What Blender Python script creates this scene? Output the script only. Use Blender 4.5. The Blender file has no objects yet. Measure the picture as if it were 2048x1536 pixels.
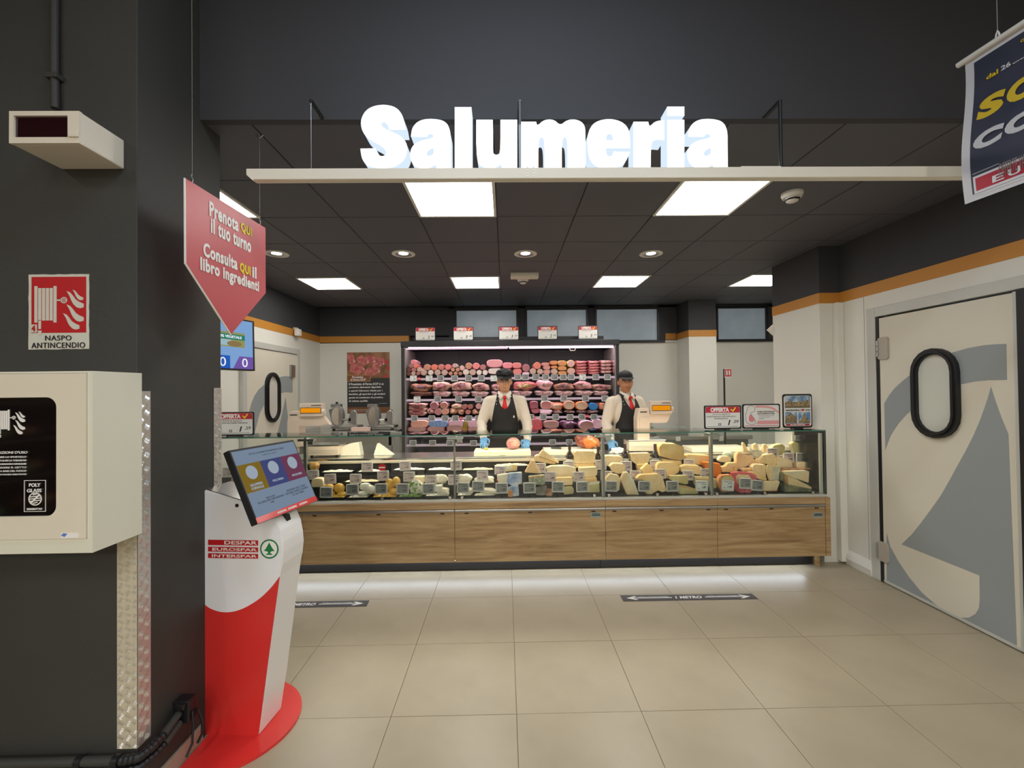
import bpy, bmesh, math, random
from mathutils import Vector, Matrix, noise
from mathutils.bvhtree import BVHTree
random.seed(7)
V = Vector
SC = bpy.context.scene
COL = SC.collection

# ------------------------------------------------------------------ camera, world, exposure
FPX, PITCH, YAW, ROLL, CAMH = 882.6, .0124, .0151, -.0112, 1.665
FW = V((math.sin(YAW)*math.cos(PITCH), math.cos(YAW)*math.cos(PITCH), math.sin(PITCH)))
_r = V((math.cos(YAW), -math.sin(YAW), 0)); _u = _r.cross(FW)
RT = _r*math.cos(ROLL) + _u*math.sin(ROLL); UP = _u*math.cos(ROLL) - _r*math.sin(ROLL)
CP = V((0, 0, CAMH))
cd = bpy.data.cameras.new('camera'); cam = bpy.data.objects.new('camera', cd); COL.objects.link(cam)
cd.sensor_width = 36; cd.lens = FPX/2048*36; cd.clip_start = .05
m3 = Matrix((RT, UP, -FW)).transposed()
cam.matrix_world = Matrix.Translation(CP) @ m3.to_4x4()
SC.camera = cam
w = bpy.data.worlds.new('world'); SC.world = w; w.use_nodes = True
w.node_tree.nodes['Background'].inputs[0].default_value = (.9, .93, 1, 1)
w.node_tree.nodes['Background'].inputs[1].default_value = .02
SC.view_settings.view_transform = 'Standard'; SC.view_settings.look = 'None'
SC.view_settings.exposure = 0.0; SC.view_settings.gamma = 1; SC.view_settings.use_curve_mapping = False
PANEL_E, MARKET_E, LETTER_E, SPOT_E, CASE_E, FRIDGE_E, KICK_E = 17.0, 9.0, 1.6, 25.0, 40.0, 16.0, 15.0

def ray(u, v): return FW + RT*((u-1024)/FPX) - UP*((v-768)/FPX)
def at(u, v, Y): d = ray(u, v); return CP + d*(Y/d.y)
def atX(u, v, X): d = ray(u, v); return CP + d*(X/d.x)
def atZ(u, v, Z): d = ray(u, v); return CP + d*((Z-CAMH)/d.z)
def hit(u, v, P, N): d = ray(u, v); return CP + d*((P-CP).dot(N)/d.dot(N))

# ------------------------------------------------------------------ materials
MATS = {}
def lin(c):
    return tuple((x/12.92 if x <= .04045 else ((x+.055)/1.055)**2.4) for x in c)
def rgb(r, g, b): return lin((r/255, g/255, b/255))
def mat(name, col, rough=.5, metal=0, emit=0, noise_=None, bump=None, coat=0, spec=.5, alpha=1, sss=0):
    if name in MATS: return MATS[name]
    m = bpy.data.materials.new(name); MATS[name] = m; m.use_nodes = True
    nt = m.node_tree; b = nt.nodes['Principled BSDF']
    b.inputs['Base Color'].default_value = (*col, 1); b.inputs['Roughness'].default_value = rough
    b.inputs['Metallic'].default_value = metal; b.inputs['Specular IOR Level'].default_value = spec
    b.inputs['Coat Weight'].default_value = coat; b.inputs['Coat Roughness'].default_value = .12
    if alpha < 1: b.inputs['Alpha'].default_value = alpha
    if emit:
        b.inputs['Emission Color'].default_value = (*col, 1); b.inputs['Emission Strength'].default_value = emit
    if noise_ or bump:
        tc = nt.nodes.new('ShaderNodeTexCoord')
    if noise_:
        sc, c2, lo, hi = noise_[:4]
        n = nt.nodes.new('ShaderNodeTexNoise'); n.inputs['Scale'].default_value = sc; n.inputs['Detail'].default_value = 4
        mp = nt.nodes.new('ShaderNodeMapping')
        if len(noise_) > 4: mp.inputs['Scale'].default_value = noise_[4]
        nt.links.new(tc.outputs['Object'], mp.inputs[0]); nt.links.new(mp.outputs[0], n.inputs['Vector'])
        r = nt.nodes.new('ShaderNodeValToRGB'); r.color_ramp.elements[0].position = lo; r.color_ramp.elements[1].position = hi
        r.color_ramp.elements[0].color = (*col, 1); r.color_ramp.elements[1].color = (*c2, 1)
        nt.links.new(n.outputs['Fac'], r.inputs[0]); nt.links.new(r.outputs[0], b.inputs['Base Color'])
    if bump:
        sc, st = bump[:2]
        n = nt.nodes.new('ShaderNodeTexNoise'); n.inputs['Scale'].default_value = sc; n.inputs['Detail'].default_value = 3
        nt.links.new(tc.outputs['Object'], n.inputs['Vector'])
        bp = nt.nodes.new('ShaderNodeBump'); bp.inputs['Strength'].default_value = st; bp.inputs['Distance'].default_value = .01
        nt.links.new(n.outputs['Fac'], bp.inputs['Height']); nt.links.new(bp.outputs[0], b.inputs['Normal'])
    return m
def emis(name, col, e):
    if name in MATS: return MATS[name]
    m = bpy.data.materials.new(name); MATS[name] = m; m.use_nodes = True; nt = m.node_tree
    nt.nodes.remove(nt.nodes['Principled BSDF']); em = nt.nodes.new('ShaderNodeEmission')
    em.inputs[0].default_value = (*col, 1); em.inputs[1].default_value = e
    nt.links.new(em.outputs[0], nt.nodes['Material Output'].inputs[0]); return m
def glass(name, tint=(.97, 1, .98), refl=1.45, extra=.0):
    m = bpy.data.materials.new(name); MATS[name] = m; m.use_nodes = True; nt = m.node_tree
    nt.nodes.remove(nt.nodes['Principled BSDF'])
    t = nt.nodes.new('ShaderNodeBsdfTransparent'); t.inputs[0].default_value = (*tint, 1)
    g = nt.nodes.new('ShaderNodeBsdfGlossy'); g.inputs['Roughness'].default_value = .02
    f = nt.nodes.new('ShaderNodeFresnel'); f.inputs[0].default_value = refl
    mx = nt.nodes.new('ShaderNodeMixShader')
    nt.links.new(f.outputs[0], mx.inputs[0]); nt.links.new(t.outputs[0], mx.inputs[1]); nt.links.new(g.outputs[0], mx.inputs[2])
    nt.links.new(mx.outputs[0], nt.nodes['Material Output'].inputs[0]); return m
def wood_mat():
    m = mat('oak_laminate', rgb(186, 158, 120), .42)
    nt = m.node_tree; b = nt.nodes['Principled BSDF']
    tc = nt.nodes.new('ShaderNodeTexCoord'); mp = nt.nodes.new('ShaderNodeMapping'); mp.inputs['Scale'].default_value = (1.1, 6, 16)
    n = nt.nodes.new('ShaderNodeTexNoise'); n.inputs['Scale'].default_value = 1.6; n.inputs['Detail'].default_value = 9; n.inputs['Roughness'].default_value = .62; n.inputs['Distortion'].default_value = .9
    r = nt.nodes.new('ShaderNodeValToRGB'); e = r.color_ramp.elements
    e[0].position = .28; e[0].color = (*rgb(128, 98, 64), 1); e[1].position = .66; e[1].color = (*rgb(182, 154, 112), 1)
    x = e.new(.45); x.color = (*rgb(160, 130, 90), 1)
    nt.links.new(tc.outputs['Object'], mp.inputs[0]); nt.links.new(mp.outputs[0], n.inputs['Vector'])
    nt.links.new(n.outputs['Fac'], r.inputs[0]); nt.links.new(r.outputs[0], b.inputs['Base Color']); return m
M = dict(
 black_paint=mat('black_paint', rgb(60, 60, 63), .75, bump=(60, .05)),
 pillar=mat('pillar_paint', rgb(56, 55, 51), .62, noise_=(2.5, rgb(61, 60, 56), .3, .7), bump=(45, .08)),
 ceil=mat('ceiling_tile_black', rgb(84, 84, 90), .6, bump=(160, .05)),
 grid=mat('ceiling_grid', rgb(36, 36, 38), .6),
 white_wall=mat('white_panel', rgb(226, 224, 214), .45),
 ochre=mat('ochre_band', rgb(196, 134, 52), .5),
 tile=mat('floor_tile', rgb(168, 156, 132), .32, noise_=(3, rgb(161, 149, 126), .35, .65), bump=(25, .015)),
 grout=mat('grout', rgb(120, 108, 92), .8),
 alu=mat('aluminium', rgb(176, 176, 174), .32, 1),
 alu_d=mat('brushed_aluminium_frame', rgb(196, 196, 188), .42, .15),
 steel=mat('stainless_steel', rgb(200, 198, 192), .25, 1),
 rubber=mat('black_rubber', rgb(22, 22, 23), .5),
 blackp=mat('black_plastic', rgb(26, 26, 28), .4),
 whitep=mat('white_plastic', rgb(226, 222, 212), .4),
 cream=mat('cream_metal', rgb(226, 217, 198), .38),
 cab=mat('cabinet_enamel', rgb(224, 222, 204), .38),
 beam=mat('beam_enamel', rgb(226, 220, 204), .3),
 grey_logo=mat('grey_logo_film', rgb(146, 152, 152), .45),
 red=mat('red_print', rgb(190, 28, 34), .4),
 red_s=mat('red_totem', rgb(216, 50, 46), .3, coat=.3),
 white_s=mat('white_totem', rgb(238, 238, 238), .25, coat=.3),
 print_w=mat('white_print', rgb(238, 236, 230), .5),
 print_k=mat('black_print', rgb(30, 30, 32), .5),
 print_g=mat('grey_print', rgb(96, 96, 96), .5),
 yellow=mat('yellow_print', rgb(232, 214, 30), .5),
 green=mat('green_print', rgb(20, 122, 66), .5),
 wood=wood_mat(),
 panel=emis('led_panel', (1, .97, .92), PANEL_E),
 glass=glass('clear_glass'), glassg=glass('top_glass', (.90, .96, .93), 1.5),
 gedge=mat('green_glass_edge', rgb(60, 120, 100), .15, spec=.8),
)

# ------------------------------------------------------------------ object helpers
LABELS = {}
def newob(name, data): o = bpy.data.objects.new(name, data); COL.objects.link(o); return o
def tag(o, label=None, cat=None, group=None, kind=None):
    if label:
        k = 2; base = label
        o['label'] = label
        if cat and not group and label in LABELS: print('DUPLICATE LABEL', label)
        LABELS[label] = 1
    if cat: o['category'] = cat
    if group: o['group'] = group
    if kind: o['kind'] = kind
    return o
def rootloc(p):
    L = V((0, 0, 0))
    while p: L += p.location; p = p.parent
    return L
def thing(name, label, cat, loc=(0, 0, 0), group=None):
    o = newob(name, None); o.location = loc; o.empty_display_size = .1; return tag(o, label, cat, group)
def finish(name, me, m, parent=None, smooth=False):
    if m: 
        for x in (m if isinstance(m, (list, tuple)) else [m]): me.materials.append(x)
    if smooth:
        for p in me.polygons: p.use_smooth = True
    if parent:
        me.transform(Matrix.Translation(-rootloc(parent))); o = newob(name, me); o.parent = parent
    else:
        xs = [v.co for v in me.vertices]
        c = V(((min(v.x for v in xs)+max(v.x for v in xs))/2, (min(v.y for v in xs)+max(v.y for v in xs))/2, min(v.z for v in xs)))
        me.transform(Matrix.Translation(-c)); o = newob(name, me); o.location = c
    return o
def obj(name, bm, m, parent=None, smooth=False, auto=None):
    bmesh.ops.recalc_face_normals(bm, faces=bm.faces)
    me = bpy.data.meshes.new(name); bm.to_mesh(me); bm.free()
    if auto is not None:
        me.polygons.foreach_set('use_smooth', [True]*len(me.polygons))
        me.set_sharp_from_angle(angle=math.radians(auto))
    return finish(name, me, m, parent, smooth)
def struct(name, bm, m, parent=None):
    o = obj(name, bm, m, parent)
    if not parent: o['kind'] = 'structure'
    return o
def B(): return bmesh.new()
def box(bm, a, b, bev=0, R=None):
    a = V(a); b = V(b)
    g = bmesh.ops.create_cube(bm, size=1); vs = g['verts']
    c = (a+b)/2; s = b-a
    for v in vs:
        p = V((v.co.x*s.x, v.co.y*s.y, v.co.z*s.z))
        if R: p = R @ p
        v.co = c+p
    if bev:
        es = list({e for v in vs for e in v.link_edges})
        bmesh.ops.bevel(bm, geom=es, offset=bev, segments=2, affect='EDGES', profile=.6)
    return bm
def cyl(bm, p0, p1, r0, r1=None, n=16, caps=True):
    p0 = V(p0); p1 = V(p1); r1 = r0 if r1 is None else r1
    d = (p1-p0); q = d.to_track_quat('Z', 'Y').to_matrix()
    A = [bm.verts.new(p0+q@V((r0*math.cos(t), r0*math.sin(t), 0))) for t in [2*math.pi*i/n for i in range(n)]]
    C = [bm.verts.new(p1+q@V((r1*math.cos(t), r1*math.sin(t), 0))) for t in [2*math.pi*i/n for i in range(n)]]
    for i in range(n): bm.faces.new((A[i], A[(i+1) % n], C[(i+1) % n], C[i]))
    if caps: bm.faces.new(A[::-1]); bm.faces.new(C)
    return bm
def tube(bm, pts, r, n=8, close=False):
    pts = [V(p) for p in pts]; rings = []; N = len(pts)
    up = V((0, 0, 1))
    for i, p in enumerate(pts):
        if close: d = pts[(i+1) % N]-pts[i-1]
        else: d = pts[min(i+1, N-1)]-pts[max(i-1, 0)]
        d.normalize(); a = d.cross(up)
        if a.length < .05: a = d.cross(V((0, 1, 0)))
        a.normalize(); b = d.cross(a); 
        if i and a.dot(pa) < 0: a = -a; b = -b
        pa = a
        rr = r[i] if isinstance(r, (list, tuple)) else r
        rings.append([bm.verts.new(p+(a*math.cos(t)+b*math.sin(t))*rr) for t in [2*math.pi*k/n for k in range(n)]])
    for i in range(N if close else N-1):
        A = rings[i]; C = rings[(i+1) % N]
        for k in range(n): bm.faces.new((A[k], A[(k+1) % n], C[(k+1) % n], C[k]))
    if not close: bm.faces.new(rings[0][::-1]); bm.faces.new(rings[-1])
    return bm
def slab(bm, pts, d, bev=0):
    """front polygon pts (world) extruded by vector d"""
    d = V(d); f = [bm.verts.new(V(p)) for p in pts]; k = [bm.verts.new(V(p)+d) for p in pts]; n = len(pts)
    fs = [bm.faces.new(f), bm.faces.new(k[::-1])]
    for i in range(n): fs.append(bm.faces.new((f[i], k[i], k[(i+1) % n], f[(i+1) % n])))
    if bev:
        es = list({e for x in fs for e in x.edges})
        bmesh.ops.bevel(bm, geom=es, offset=bev, segments=2, affect='EDGES', clamp_overlap=True)
    bm.normal_update()
    bmesh.ops.triangulate(bm, faces=[x for x in bm.faces if len(x.verts) > 4], ngon_method='EAR_CLIP')
    return bm
def rrect(w, h, r, n=5):
    o = []
    for cx, cy, a0 in ((w/2-r, h/2-r, 0), (-w/2+r, h/2-r, 90), (-w/2+r, -h/2+r, 180), (w/2-r, -h/2+r, 270)):
        for i in range(n+1):
            a = math.radians(a0+90*i/n); o.append((cx+r*math.cos(a), cy+r*math.sin(a)))
    return o
def plane_pts(O, ex, ey, pts): return [O+ex*x+ey*y for x, y in pts]
def ellip(n, rx, ry): return [(rx*math.cos(2*math.pi*i/n), ry*math.sin(2*math.pi*i/n)) for i in range(n)]
def ring(bm, outer, inner, d):
    d = V(d); n = len(outer)
    L = [[bm.verts.new(V(p)) for p in q] for q in (outer, inner)] + [[bm.verts.new(V(p)+d) for p in q] for q in (outer, inner)]
    for i in range(n):
        j = (i+1) % n
        bm.faces.new((L[0][i], L[0][j], L[1][j], L[1][i])); bm.faces.new((L[2][i], L[3][i], L[3][j], L[2][j]))
        bm.faces.new((L[0][i], L[2][i], L[2][j], L[0][j])); bm.faces.new((L[1][i], L[1][j], L[3][j], L[3][i]))
    return bm
def frame4(O, ex, ey):
    ez = ex.cross(ey); return Matrix.Translation(O) @ Matrix((ex, ey, ez)).transposed().to_4x4()
TXT = {}
def text_mesh(s, bold=0, depth=.02, space=1, shear=0):
    k = (s, bold, depth, space, shear)
    if k in TXT: return TXT[k]
    c = bpy.data.curves.new('t', 'FONT'); c.body = s; c.size = 1; c.offset = bold; c.extrude = depth/2; c.resolution_u = 4
    c.space_character = space; c.align_x = 'CENTER'; c.align_y = 'CENTER'; c.shear = shear; c.space_line = .95
    o = bpy.data.objects.new('t', c); me = bpy.data.meshes.new_from_object(o)
    bpy.data.objects.remove(o); bpy.data.curves.remove(c)
    me.materials.clear(); me.materials.append(None); 
    xs = [v.co.x for v in me.vertices]; ys = [v.co.y for v in me.vertices]
    me['w'] = max(xs)-min(xs); me['h'] = max(ys)-min(ys)
    me.transform(Matrix.Translation((-(max(xs)+min(xs))/2, -(max(ys)+min(ys))/2, 0)))
    TXT[k] = me; return me
def omat(o, m):
    o.material_slots[0].link = 'OBJECT'; o.material_slots[0].material = m
def text(s, O, ex, ey, w, h, m, parent, bold=.0, name='lettering', depth=.0015, space=1, shear=0, label=None):
    """text centred at O, fitted into w x h metres on the plane ex, ey"""
    me = text_mesh(s, bold, .02, space, shear); sx, sy = w/me['w'], h/me['h']
    o = newob(name, me); omat(o, m)
    o.parent = parent
    o.matrix_basis = Matrix.Translation(-rootloc(parent)) @ frame4(V(O)+ex.cross(ey)*depth/2, ex, ey) @ Matrix.Diagonal((sx, sy, depth/.02, 1))
    if label: o['label'] = label
    return o
def chaikin(L, it=2):
    L = [(p[0], p[1], len(p) > 2) for p in L]
    for _ in range(it):
        o = []; n = len(L)
        for i in range(n):
            p, q, r = L[i-1], L[i], L[(i+1) % n]
            if q[2]: o.append(q); continue
            o += [((p[0]+3*q[0])/4, (p[1]+3*q[1])/4, False), ((r[0]+3*q[0])/4, (r[1]+3*q[1])/4, False)]
        L = o
    return [(p[0], p[1]) for p in L]
X_, Y_, Z_ = V((1, 0, 0)), V((0, 1, 0)), V((0, 0, 1))
NEG = -Y_
def flat(name, pts, m, parent, d=None, t=.001):
    """thin flat print polygon in world space facing -Y (or along d)"""
    return obj(name, slab(B(), pts, (d or V((0, t, 0)))), m, parent)
def inst(me, name, loc, scale, m, parent=None, rot=None):
    o = newob(name, me)
    if m: omat(o, m)
    L = V(loc)-(rootloc(parent) if parent else V((0, 0, 0)))
    o.parent = parent; o.location = L; o.scale = scale
    if rot: o.rotation_euler = rot
    return o
ORD = 'leftmost second third fourth fifth sixth seventh eighth ninth tenth eleventh twelfth thirteenth fourteenth fifteenth sixteenth seventeenth eighteenth nineteenth twentieth twenty-first twenty-second twenty-third twenty-fourth'.split()
def nth(i): return ORD[0] if i == 0 else ORD[i] + ' from left'

# unit meshes shared by many products
def unit_super(seed, e1=.8, e2=.8, amp=.0, seg=20, rings=12):
    bm = B(); 
    def sp(x, e): return math.copysign(abs(x)**e, x)
    rows = []
    for i in range(1, rings):
        ph = -math.pi/2+math.pi*i/rings; rows.append([])
        for j in range(seg):
            th = 2*math.pi*j/seg
            p = V((sp(math.cos(ph), e1)*sp(math.cos(th), e2), sp(math.cos(ph), e1)*sp(math.sin(th), e2), sp(math.sin(ph), e1)))
            p *= 1+amp*noise.noise(p*1.6+V((seed*7.3, seed, 0)))
            rows[-1].append(bm.verts.new(p))
    a = bm.verts.new((0, 0, -1)); b = bm.verts.new((0, 0, 1))
    for i in range(len(rows)-1):
        for j in range(seg): bm.faces.new((rows[i][j], rows[i][(j+1) % seg], rows[i+1][(j+1) % seg], rows[i+1][j]))
    for j in range(seg): bm.faces.new((a, rows[0][(j+1) % seg], rows[0][j])); bm.faces.new((b, rows[-1][j], rows[-1][(j+1) % seg]))
    me = bpy.data.meshes.new('unit'); bm.to_mesh(me); bm.free(); me.materials.append(None)
    for p in me.polygons: p.use_smooth = True
    return me
def unit_roll(e=1):
    """cylinder along Y, radius 1, length 2, softened ends"""
    bm = B(); n = 20; prof = [(-1, 0), (-1, .82), (-.96, .94), (-.88, 1), (.88, 1), (1, .85), (1, 0)]; rows = []
    def sp(x): return math.copysign(abs(x)**e, x)
    for y, r in prof:
        rows.append([bm.verts.new((r*sp(math.cos(2*math.pi*k/n)), y, r*sp(math.sin(2*math.pi*k/n)))) for k in range(n)] if r else [bm.verts.new((0, y, 0))])
    for A, C in zip(rows, rows[1:]):
        for k in range(n):
            q = [A[k % len(A)], A[(k+1) % len(A)], C[(k+1) % len(C)], C[k % len(C)]]
            bm.faces.new(list(dict.fromkeys(q)))
    bmesh.ops.recalc_face_normals(bm, faces=bm.faces)
    me = bpy.data.meshes.new('unit'); bm.to_mesh(me); bm.free(); me.materials.append(None)
    me.polygons.foreach_set('use_smooth', [True]*len(me.polygons)); me.set_sharp_from_angle(angle=math.radians(50))
    return me
def unit_disk(e=1):
    bm = B(); n = 20
    def sp(x): return math.copysign(abs(x)**e, x)
    slab(bm, [(sp(math.cos(2*math.pi*k/n)), 0, sp(math.sin(2*math.pi*k/n))) for k in range(n)], (0, 1, 0))
    bmesh.ops.recalc_face_normals(bm, faces=bm.faces)
    me = bpy.data.meshes.new('unit'); bm.to_mesh(me); bm.free(); me.materials.append(None); return me
def unit_box(bev=.12):
    bm = B(); box(bm, (-1, -1, -1), (1, 1, 1), bev); me = bpy.data.meshes.new('unit'); bm.to_mesh(me); bm.free(); me.materials.append(None); return me
U = dict(roll=unit_roll(), oval=unit_roll(.65), disk=unit_disk(), odisk=unit_disk(.65), box=unit_box(), ball=unit_super(1, 1, 1),
         slabby=unit_super(3, .55, .5, .25))
for k in range(5): U['ham%d' % k] = unit_super(k+2, .85, .8, .34, 24, 14)

# ------------------------------------------------------------------ large lights (the market hall behind the camera, the lamps' own throw, an added bluish fascia fill)
def area(name, loc, size, power, col=(1, .96, .9), rot=(0, 0, 0)):
    l = bpy.data.lights.new(name, 'AREA'); l.shape = 'RECTANGLE'; l.size, l.size_y = size; l.energy = power; l.color = col
    o = newob(name, l); o.location = loc; o.rotation_euler = rot; return o
for x in (-3.4, -.6, 2.2):
    area('hall_and_fill_light', (x, -5.6, 3.9), (.5, 2.2), MARKET_E*14, (1, .965, .91))
    area('hall_and_fill_light', (x, -2.2, 3.92), (.2, 1.6), MARKET_E*5, (1, .965, .91))
area('hall_and_fill_light', (.1, .9, 3.94), (1.2, .12), MARKET_E*3.6, (.72, .84, 1))  # added bluish fill that tints the fascia, not one of the hall's lamps

# ------------------------------------------------------------------ room shell
T = .642; TX, TY = .0406, 2.2856
floor = struct('floor', box(B(), (-7, -7, -.12), (4.7, 7.4, -.004)), M['grout'])
me = bpy.data.meshes.new('tile'); bm = B(); box(bm, (0, 0, -.008), (T-.0028, T-.0028, 0), .0008); bm.to_mesh(me); bm.free(); me.materials.append(M['tile'])
for i in range(-5, 5):
    for j in range(-5, 8):
        o = newob('tile', me); o.parent = floor; o.location = V((TX+i*T, TY+j*T, random.uniform(-.0004, .0004)))-floor.location
struct('ceiling_hall', box(B(), (-7, -7, 4.0), (4.7, 2.2, 4.1)), M['black_paint'])
cl = struct('ceiling', box(B(), (-3.1, 2.2, 3.008), (4.7, 7.4, 3.1)), M['grid'])
CX, CYF = -.65, 3.3875
lamps = [(-3, 0), (0, 0), (3, 0), (-3, 4), (0, 4), (3, 4), (6, 4)]
me = bpy.data.meshes.new('ceiling_tile'); bm = B(); box(bm, (.004, .004, 3.0), (.596, .596, 3.02), .0015); bm.to_mesh(me); bm.free(); me.materials.append(M['ceil'])
for i in range(-4, 9):
    for j in range(-1, 7):
        if (i, j) in lamps: continue
        o = newob('ceiling_tile', me); o.parent = cl; o.location = V((CX+i*.6, CYF+(j-1)*.6, 0))-cl.location
pos = {(-3, 0): 'square ceiling light panel at the left, half hidden by the red sign', (0, 0): 'square ceiling light panel under the sign beam, left of centre',
 (3, 0): 'square ceiling light panel under the sign beam, right, beside the smoke detector', (-3, 4): 'leftmost square light panel of the far ceiling row',
 (0, 4): 'square light panel of the far ceiling row, left of the exit lamp', (3, 4): 'square light panel of the far ceiling row, right of the exit lamp', (6, 4): 'far right square ceiling light panel cut off by the black wall'}
for (i, j), lb in pos.items():
    x0, y0 = CX+i*.6, CYF+(j-1)*.6
    t = thing('ceiling_light', lb, 'light', (x0+.3, y0+.3, 2.998), 'ceiling light panels')
    obj('diffuser', box(B(), (x0+.022, y0+.022, 2.997), (x0+.578, y0+.578, 3.004)), M['panel'], t)
    ou = [(x0+.004, y0+.004, 2.994), (x0+.596, y0+.004, 2.994), (x0+.596, y0+.596, 2.994), (x0+.004, y0+.596, 2.994)]
    inn = [(x0+.024, y0+.024, 2.994), (x0+.576, y0+.024, 2.994), (x0+.576, y0+.576, 2.994), (x0+.024, y0+.576, 2.994)]
    obj('frame', ring(B(), ou, inn, (0, 0, .012)), M['whitep'], t)
# downlights
for k, u in enumerate((553, 807, 1051, 1302)):
    c = atZ(u, 507, 3.0); t = thing('downlight', 'round recessed spotlight in the black ceiling, ' + ('leftmost of four' if k == 0 else 'second of four from left' if k == 1 else 'third of four, above the exit lamp' if k == 2 else 'rightmost of four'), 'light', (c.x, c.y, 2.99), 'recessed spotlights')
    n = 28
    P = lambda r, z: [(c.x+r*math.cos(2*math.pi*i/n), c.y+r*math.sin(2*math.pi*i/n), z) for i in range(n)]
    obj('rim', ring(B(), P(.112, 2.992), P(.078, 2.990), (0, 0, .012)), M['whitep'], t, auto=40)
    bm = B(); ring(bm, P(.078, 2.990), P(.045, 3.0), (0, 0, .01)); obj('reflector', bm, M['alu'], t)
    obj('bulb', slab(B(), P(.045, 2.999), (0, 0, .01)), emis('spot_bulb', (1, .92, .8), SPOT_E), t)
    l = bpy.data.lights.new('downlight_beam', 'SPOT'); l.energy = 16; l.spot_size = 1.5; l.color = (1, .93, .82); l.shadow_soft_size = .05
    o = newob('downlight_beam', l); o.location = (c.x, c.y, 2.985)
# emergency lamp and smoke detectors
c = atZ(1049, 547, 3.0); t = thing('exit_lamp', 'flat cream emergency lamp on the black ceiling in front of the wall', 'lamp', (c.x, c.y, 2.95))
obj('housing', box(B(), (c.x-.16, c.y-.06, 2.945), (c.x+.16, c.y+.06, 3.0), .008), M['cream'], t)
obj('lens', box(B(), (c.x-.13, c.y-.064, 2.955), (c.x+.13, c.y-.058, 2.985), .003), M['whitep'], t)
def detector(u, v, lb, s=1):
    c = atZ(u, v-6*s, 3.0); t = thing('smoke_detector', lb, 'smoke detector', (c.x, c.y, 2.93))
    bm = B(); r = .062*s
    for a, b, z0, z1 in ((r*1.1, r*1.1, 3.0, 2.985), (r*1.1, r*.95, 2.985, 2.965), (r*.72, r*.6, 2.965, 2.942), (r*.6, r*.35, 2.942, 2.934)):
        cyl(bm, (c.x, c.y, z0), (c.x, c.y, z1), a, b, 24)
    obj('housing', bm, M['whitep'], t, auto=40)
    for k in range(8):
        a = math.pi*k/4+.2; R = Matrix.Rotation(a, 3, 'Z')
        q = V((c.x, c.y, 0))+R@V((r*.68, 0, 0)); bm = B(); box(bm, (q.x-.004, q.y-.016, 2.946), (q.x+.004, q.y+.016, 2.956), 0, None)
        bmesh.ops.rotate(bm, verts=bm.verts, cent=(q.x, q.y, 0), matrix=R); obj('vent', bm, M['blackp'], t)
detector(1584, 392, 'large white smoke detector on the ceiling at the right')
detector(1046, 563, 'small white smoke detector behind the exit lamp')

def wall3(name, a, b, t=(0, 0), zb=(2.452, 2.552), top=3.02, band=None):
    """a, b: opposite xy corners of the wall box; lower white panel, ochre band, black top"""
    lo = struct(name, box(B(), (a[0], a[1], 0), (b[0], b[1], zb[0])), M['white_wall'])
    e = .004
    obj('colour_band', box(B(), (a[0]-e, a[1]-e, zb[0]), (b[0]+e, b[1]+e, zb[1])), M['ochre'], lo)
    obj('upper_section', box(B(), (a[0], a[1], zb[1]), (b[0], b[1], top)), M['black_paint'], lo)
    return lo
WR = 3.19; WC = 3.0
# right wall with a hole for the swing door
dl, dr = 3.74, 2.655          # door opening along Y (far, near)
dz = 2.27
wr = struct('wall_right', box(B(), (WR, dl, 0), (WR+.12, 4.15, 2.452)), M['white_wall'])
obj('panel', box(B(), (WR, -7, 0), (WR+.12, dr, 2.452)), M['white_wall'], wr)
obj('panel', box(B(), (WR, dr, dz), (WR+.12, dl, 2.452)), M['white_wall'], wr)
obj('colour_band', box(B(), (WR-.004, -7, 2.452), (WR+.12, 4.15, 2.552)), M['ochre'], wr)
obj('upper_section', box(B(), (WR, -7, 2.552), (WR+.12, 4.15, 4.0)), M['black_paint'], wr)
obj('seam', box(B(), (WR-.0015, 3.86, .12), (WR, 3.863, 2.452)), M['grey_logo'], wr)
wc = wall3('wall_right_corner', (WC, 4.15), (WR+.12, 4.885))
struct('wall_right_back', box(B(), (4.6, 4.7, 0), (4.72, 7.2, 3.02)), M['white_wall'])
struct('wall_right_return', box(B(), (WR+.12, 4.7, 0), (4.6, 4.84, 3.02)), M['white_wall'])
# trim post in the corner
obj('corner_post', box(B(), (3.12, 4.09, .02), (WR, 4.15, 2.452), .01), M['white_wall'], wc)
bm = B(); prof = [(0, 0), (-.02, 0), (-.035, .06), (-.022, .1), (-.006, .125), (0, .13)]
def cove(name, x, y0, y1, s):
    bm = B(); slab(bm, [(x+p[0], y0, p[1]) for p in prof], (0, y1-y0, 0)); return struct(name, bm, M['white_wall'])
cove('baseboard_right', WR, dl+.07, 4.1, -1)
# left wall
wl = wall3('wall_left', (-3.1, 2.3), (-2.98, 7.15))
# back wall
BY = 7.15
wb = struct('wall_back', box(B(), (-3.1, BY, 0), (4.72, BY+.15, 2.44)), M['white_wall'])
obj('colour_band', box(B(), (-2.98, BY-.004, 2.452), (-1.55, BY+.1, 2.552)), M['ochre'], wb)
obj('upper_section', box(B(), (-2.98, BY, 2.552), (-.9, BY+.1, 3.02)), M['black_paint'], wb)
obj('upper_section', box(B(), (-2.98, BY+.1, 2.44), (4.6, BY+.15, 3.02)), M['black_paint'], wb)
obj('lower_edge', box(B(), (1.3, BY-.03, 2.40), (2.78, BY, 2.425), .004), M['white_wall'], wb)
obj('colour_band', box(B(), (2.62, BY-.006, 2.452), (2.79, BY+.1, 2.552)), M['ochre'], wb)
px0, px1 = at(1378, 700, 6.68).x, at(1433, 700, 6.68).x
pil = wall3('wall_pilaster', (px0, 6.68), (px1, BY), zb=(2.44, 2.54))
wins = [(913, 622, 1033, 683), (1054, 622, 1173, 682), (1193, 619, 1315, 678), (1435, 617, 1532, 679)]
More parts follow.
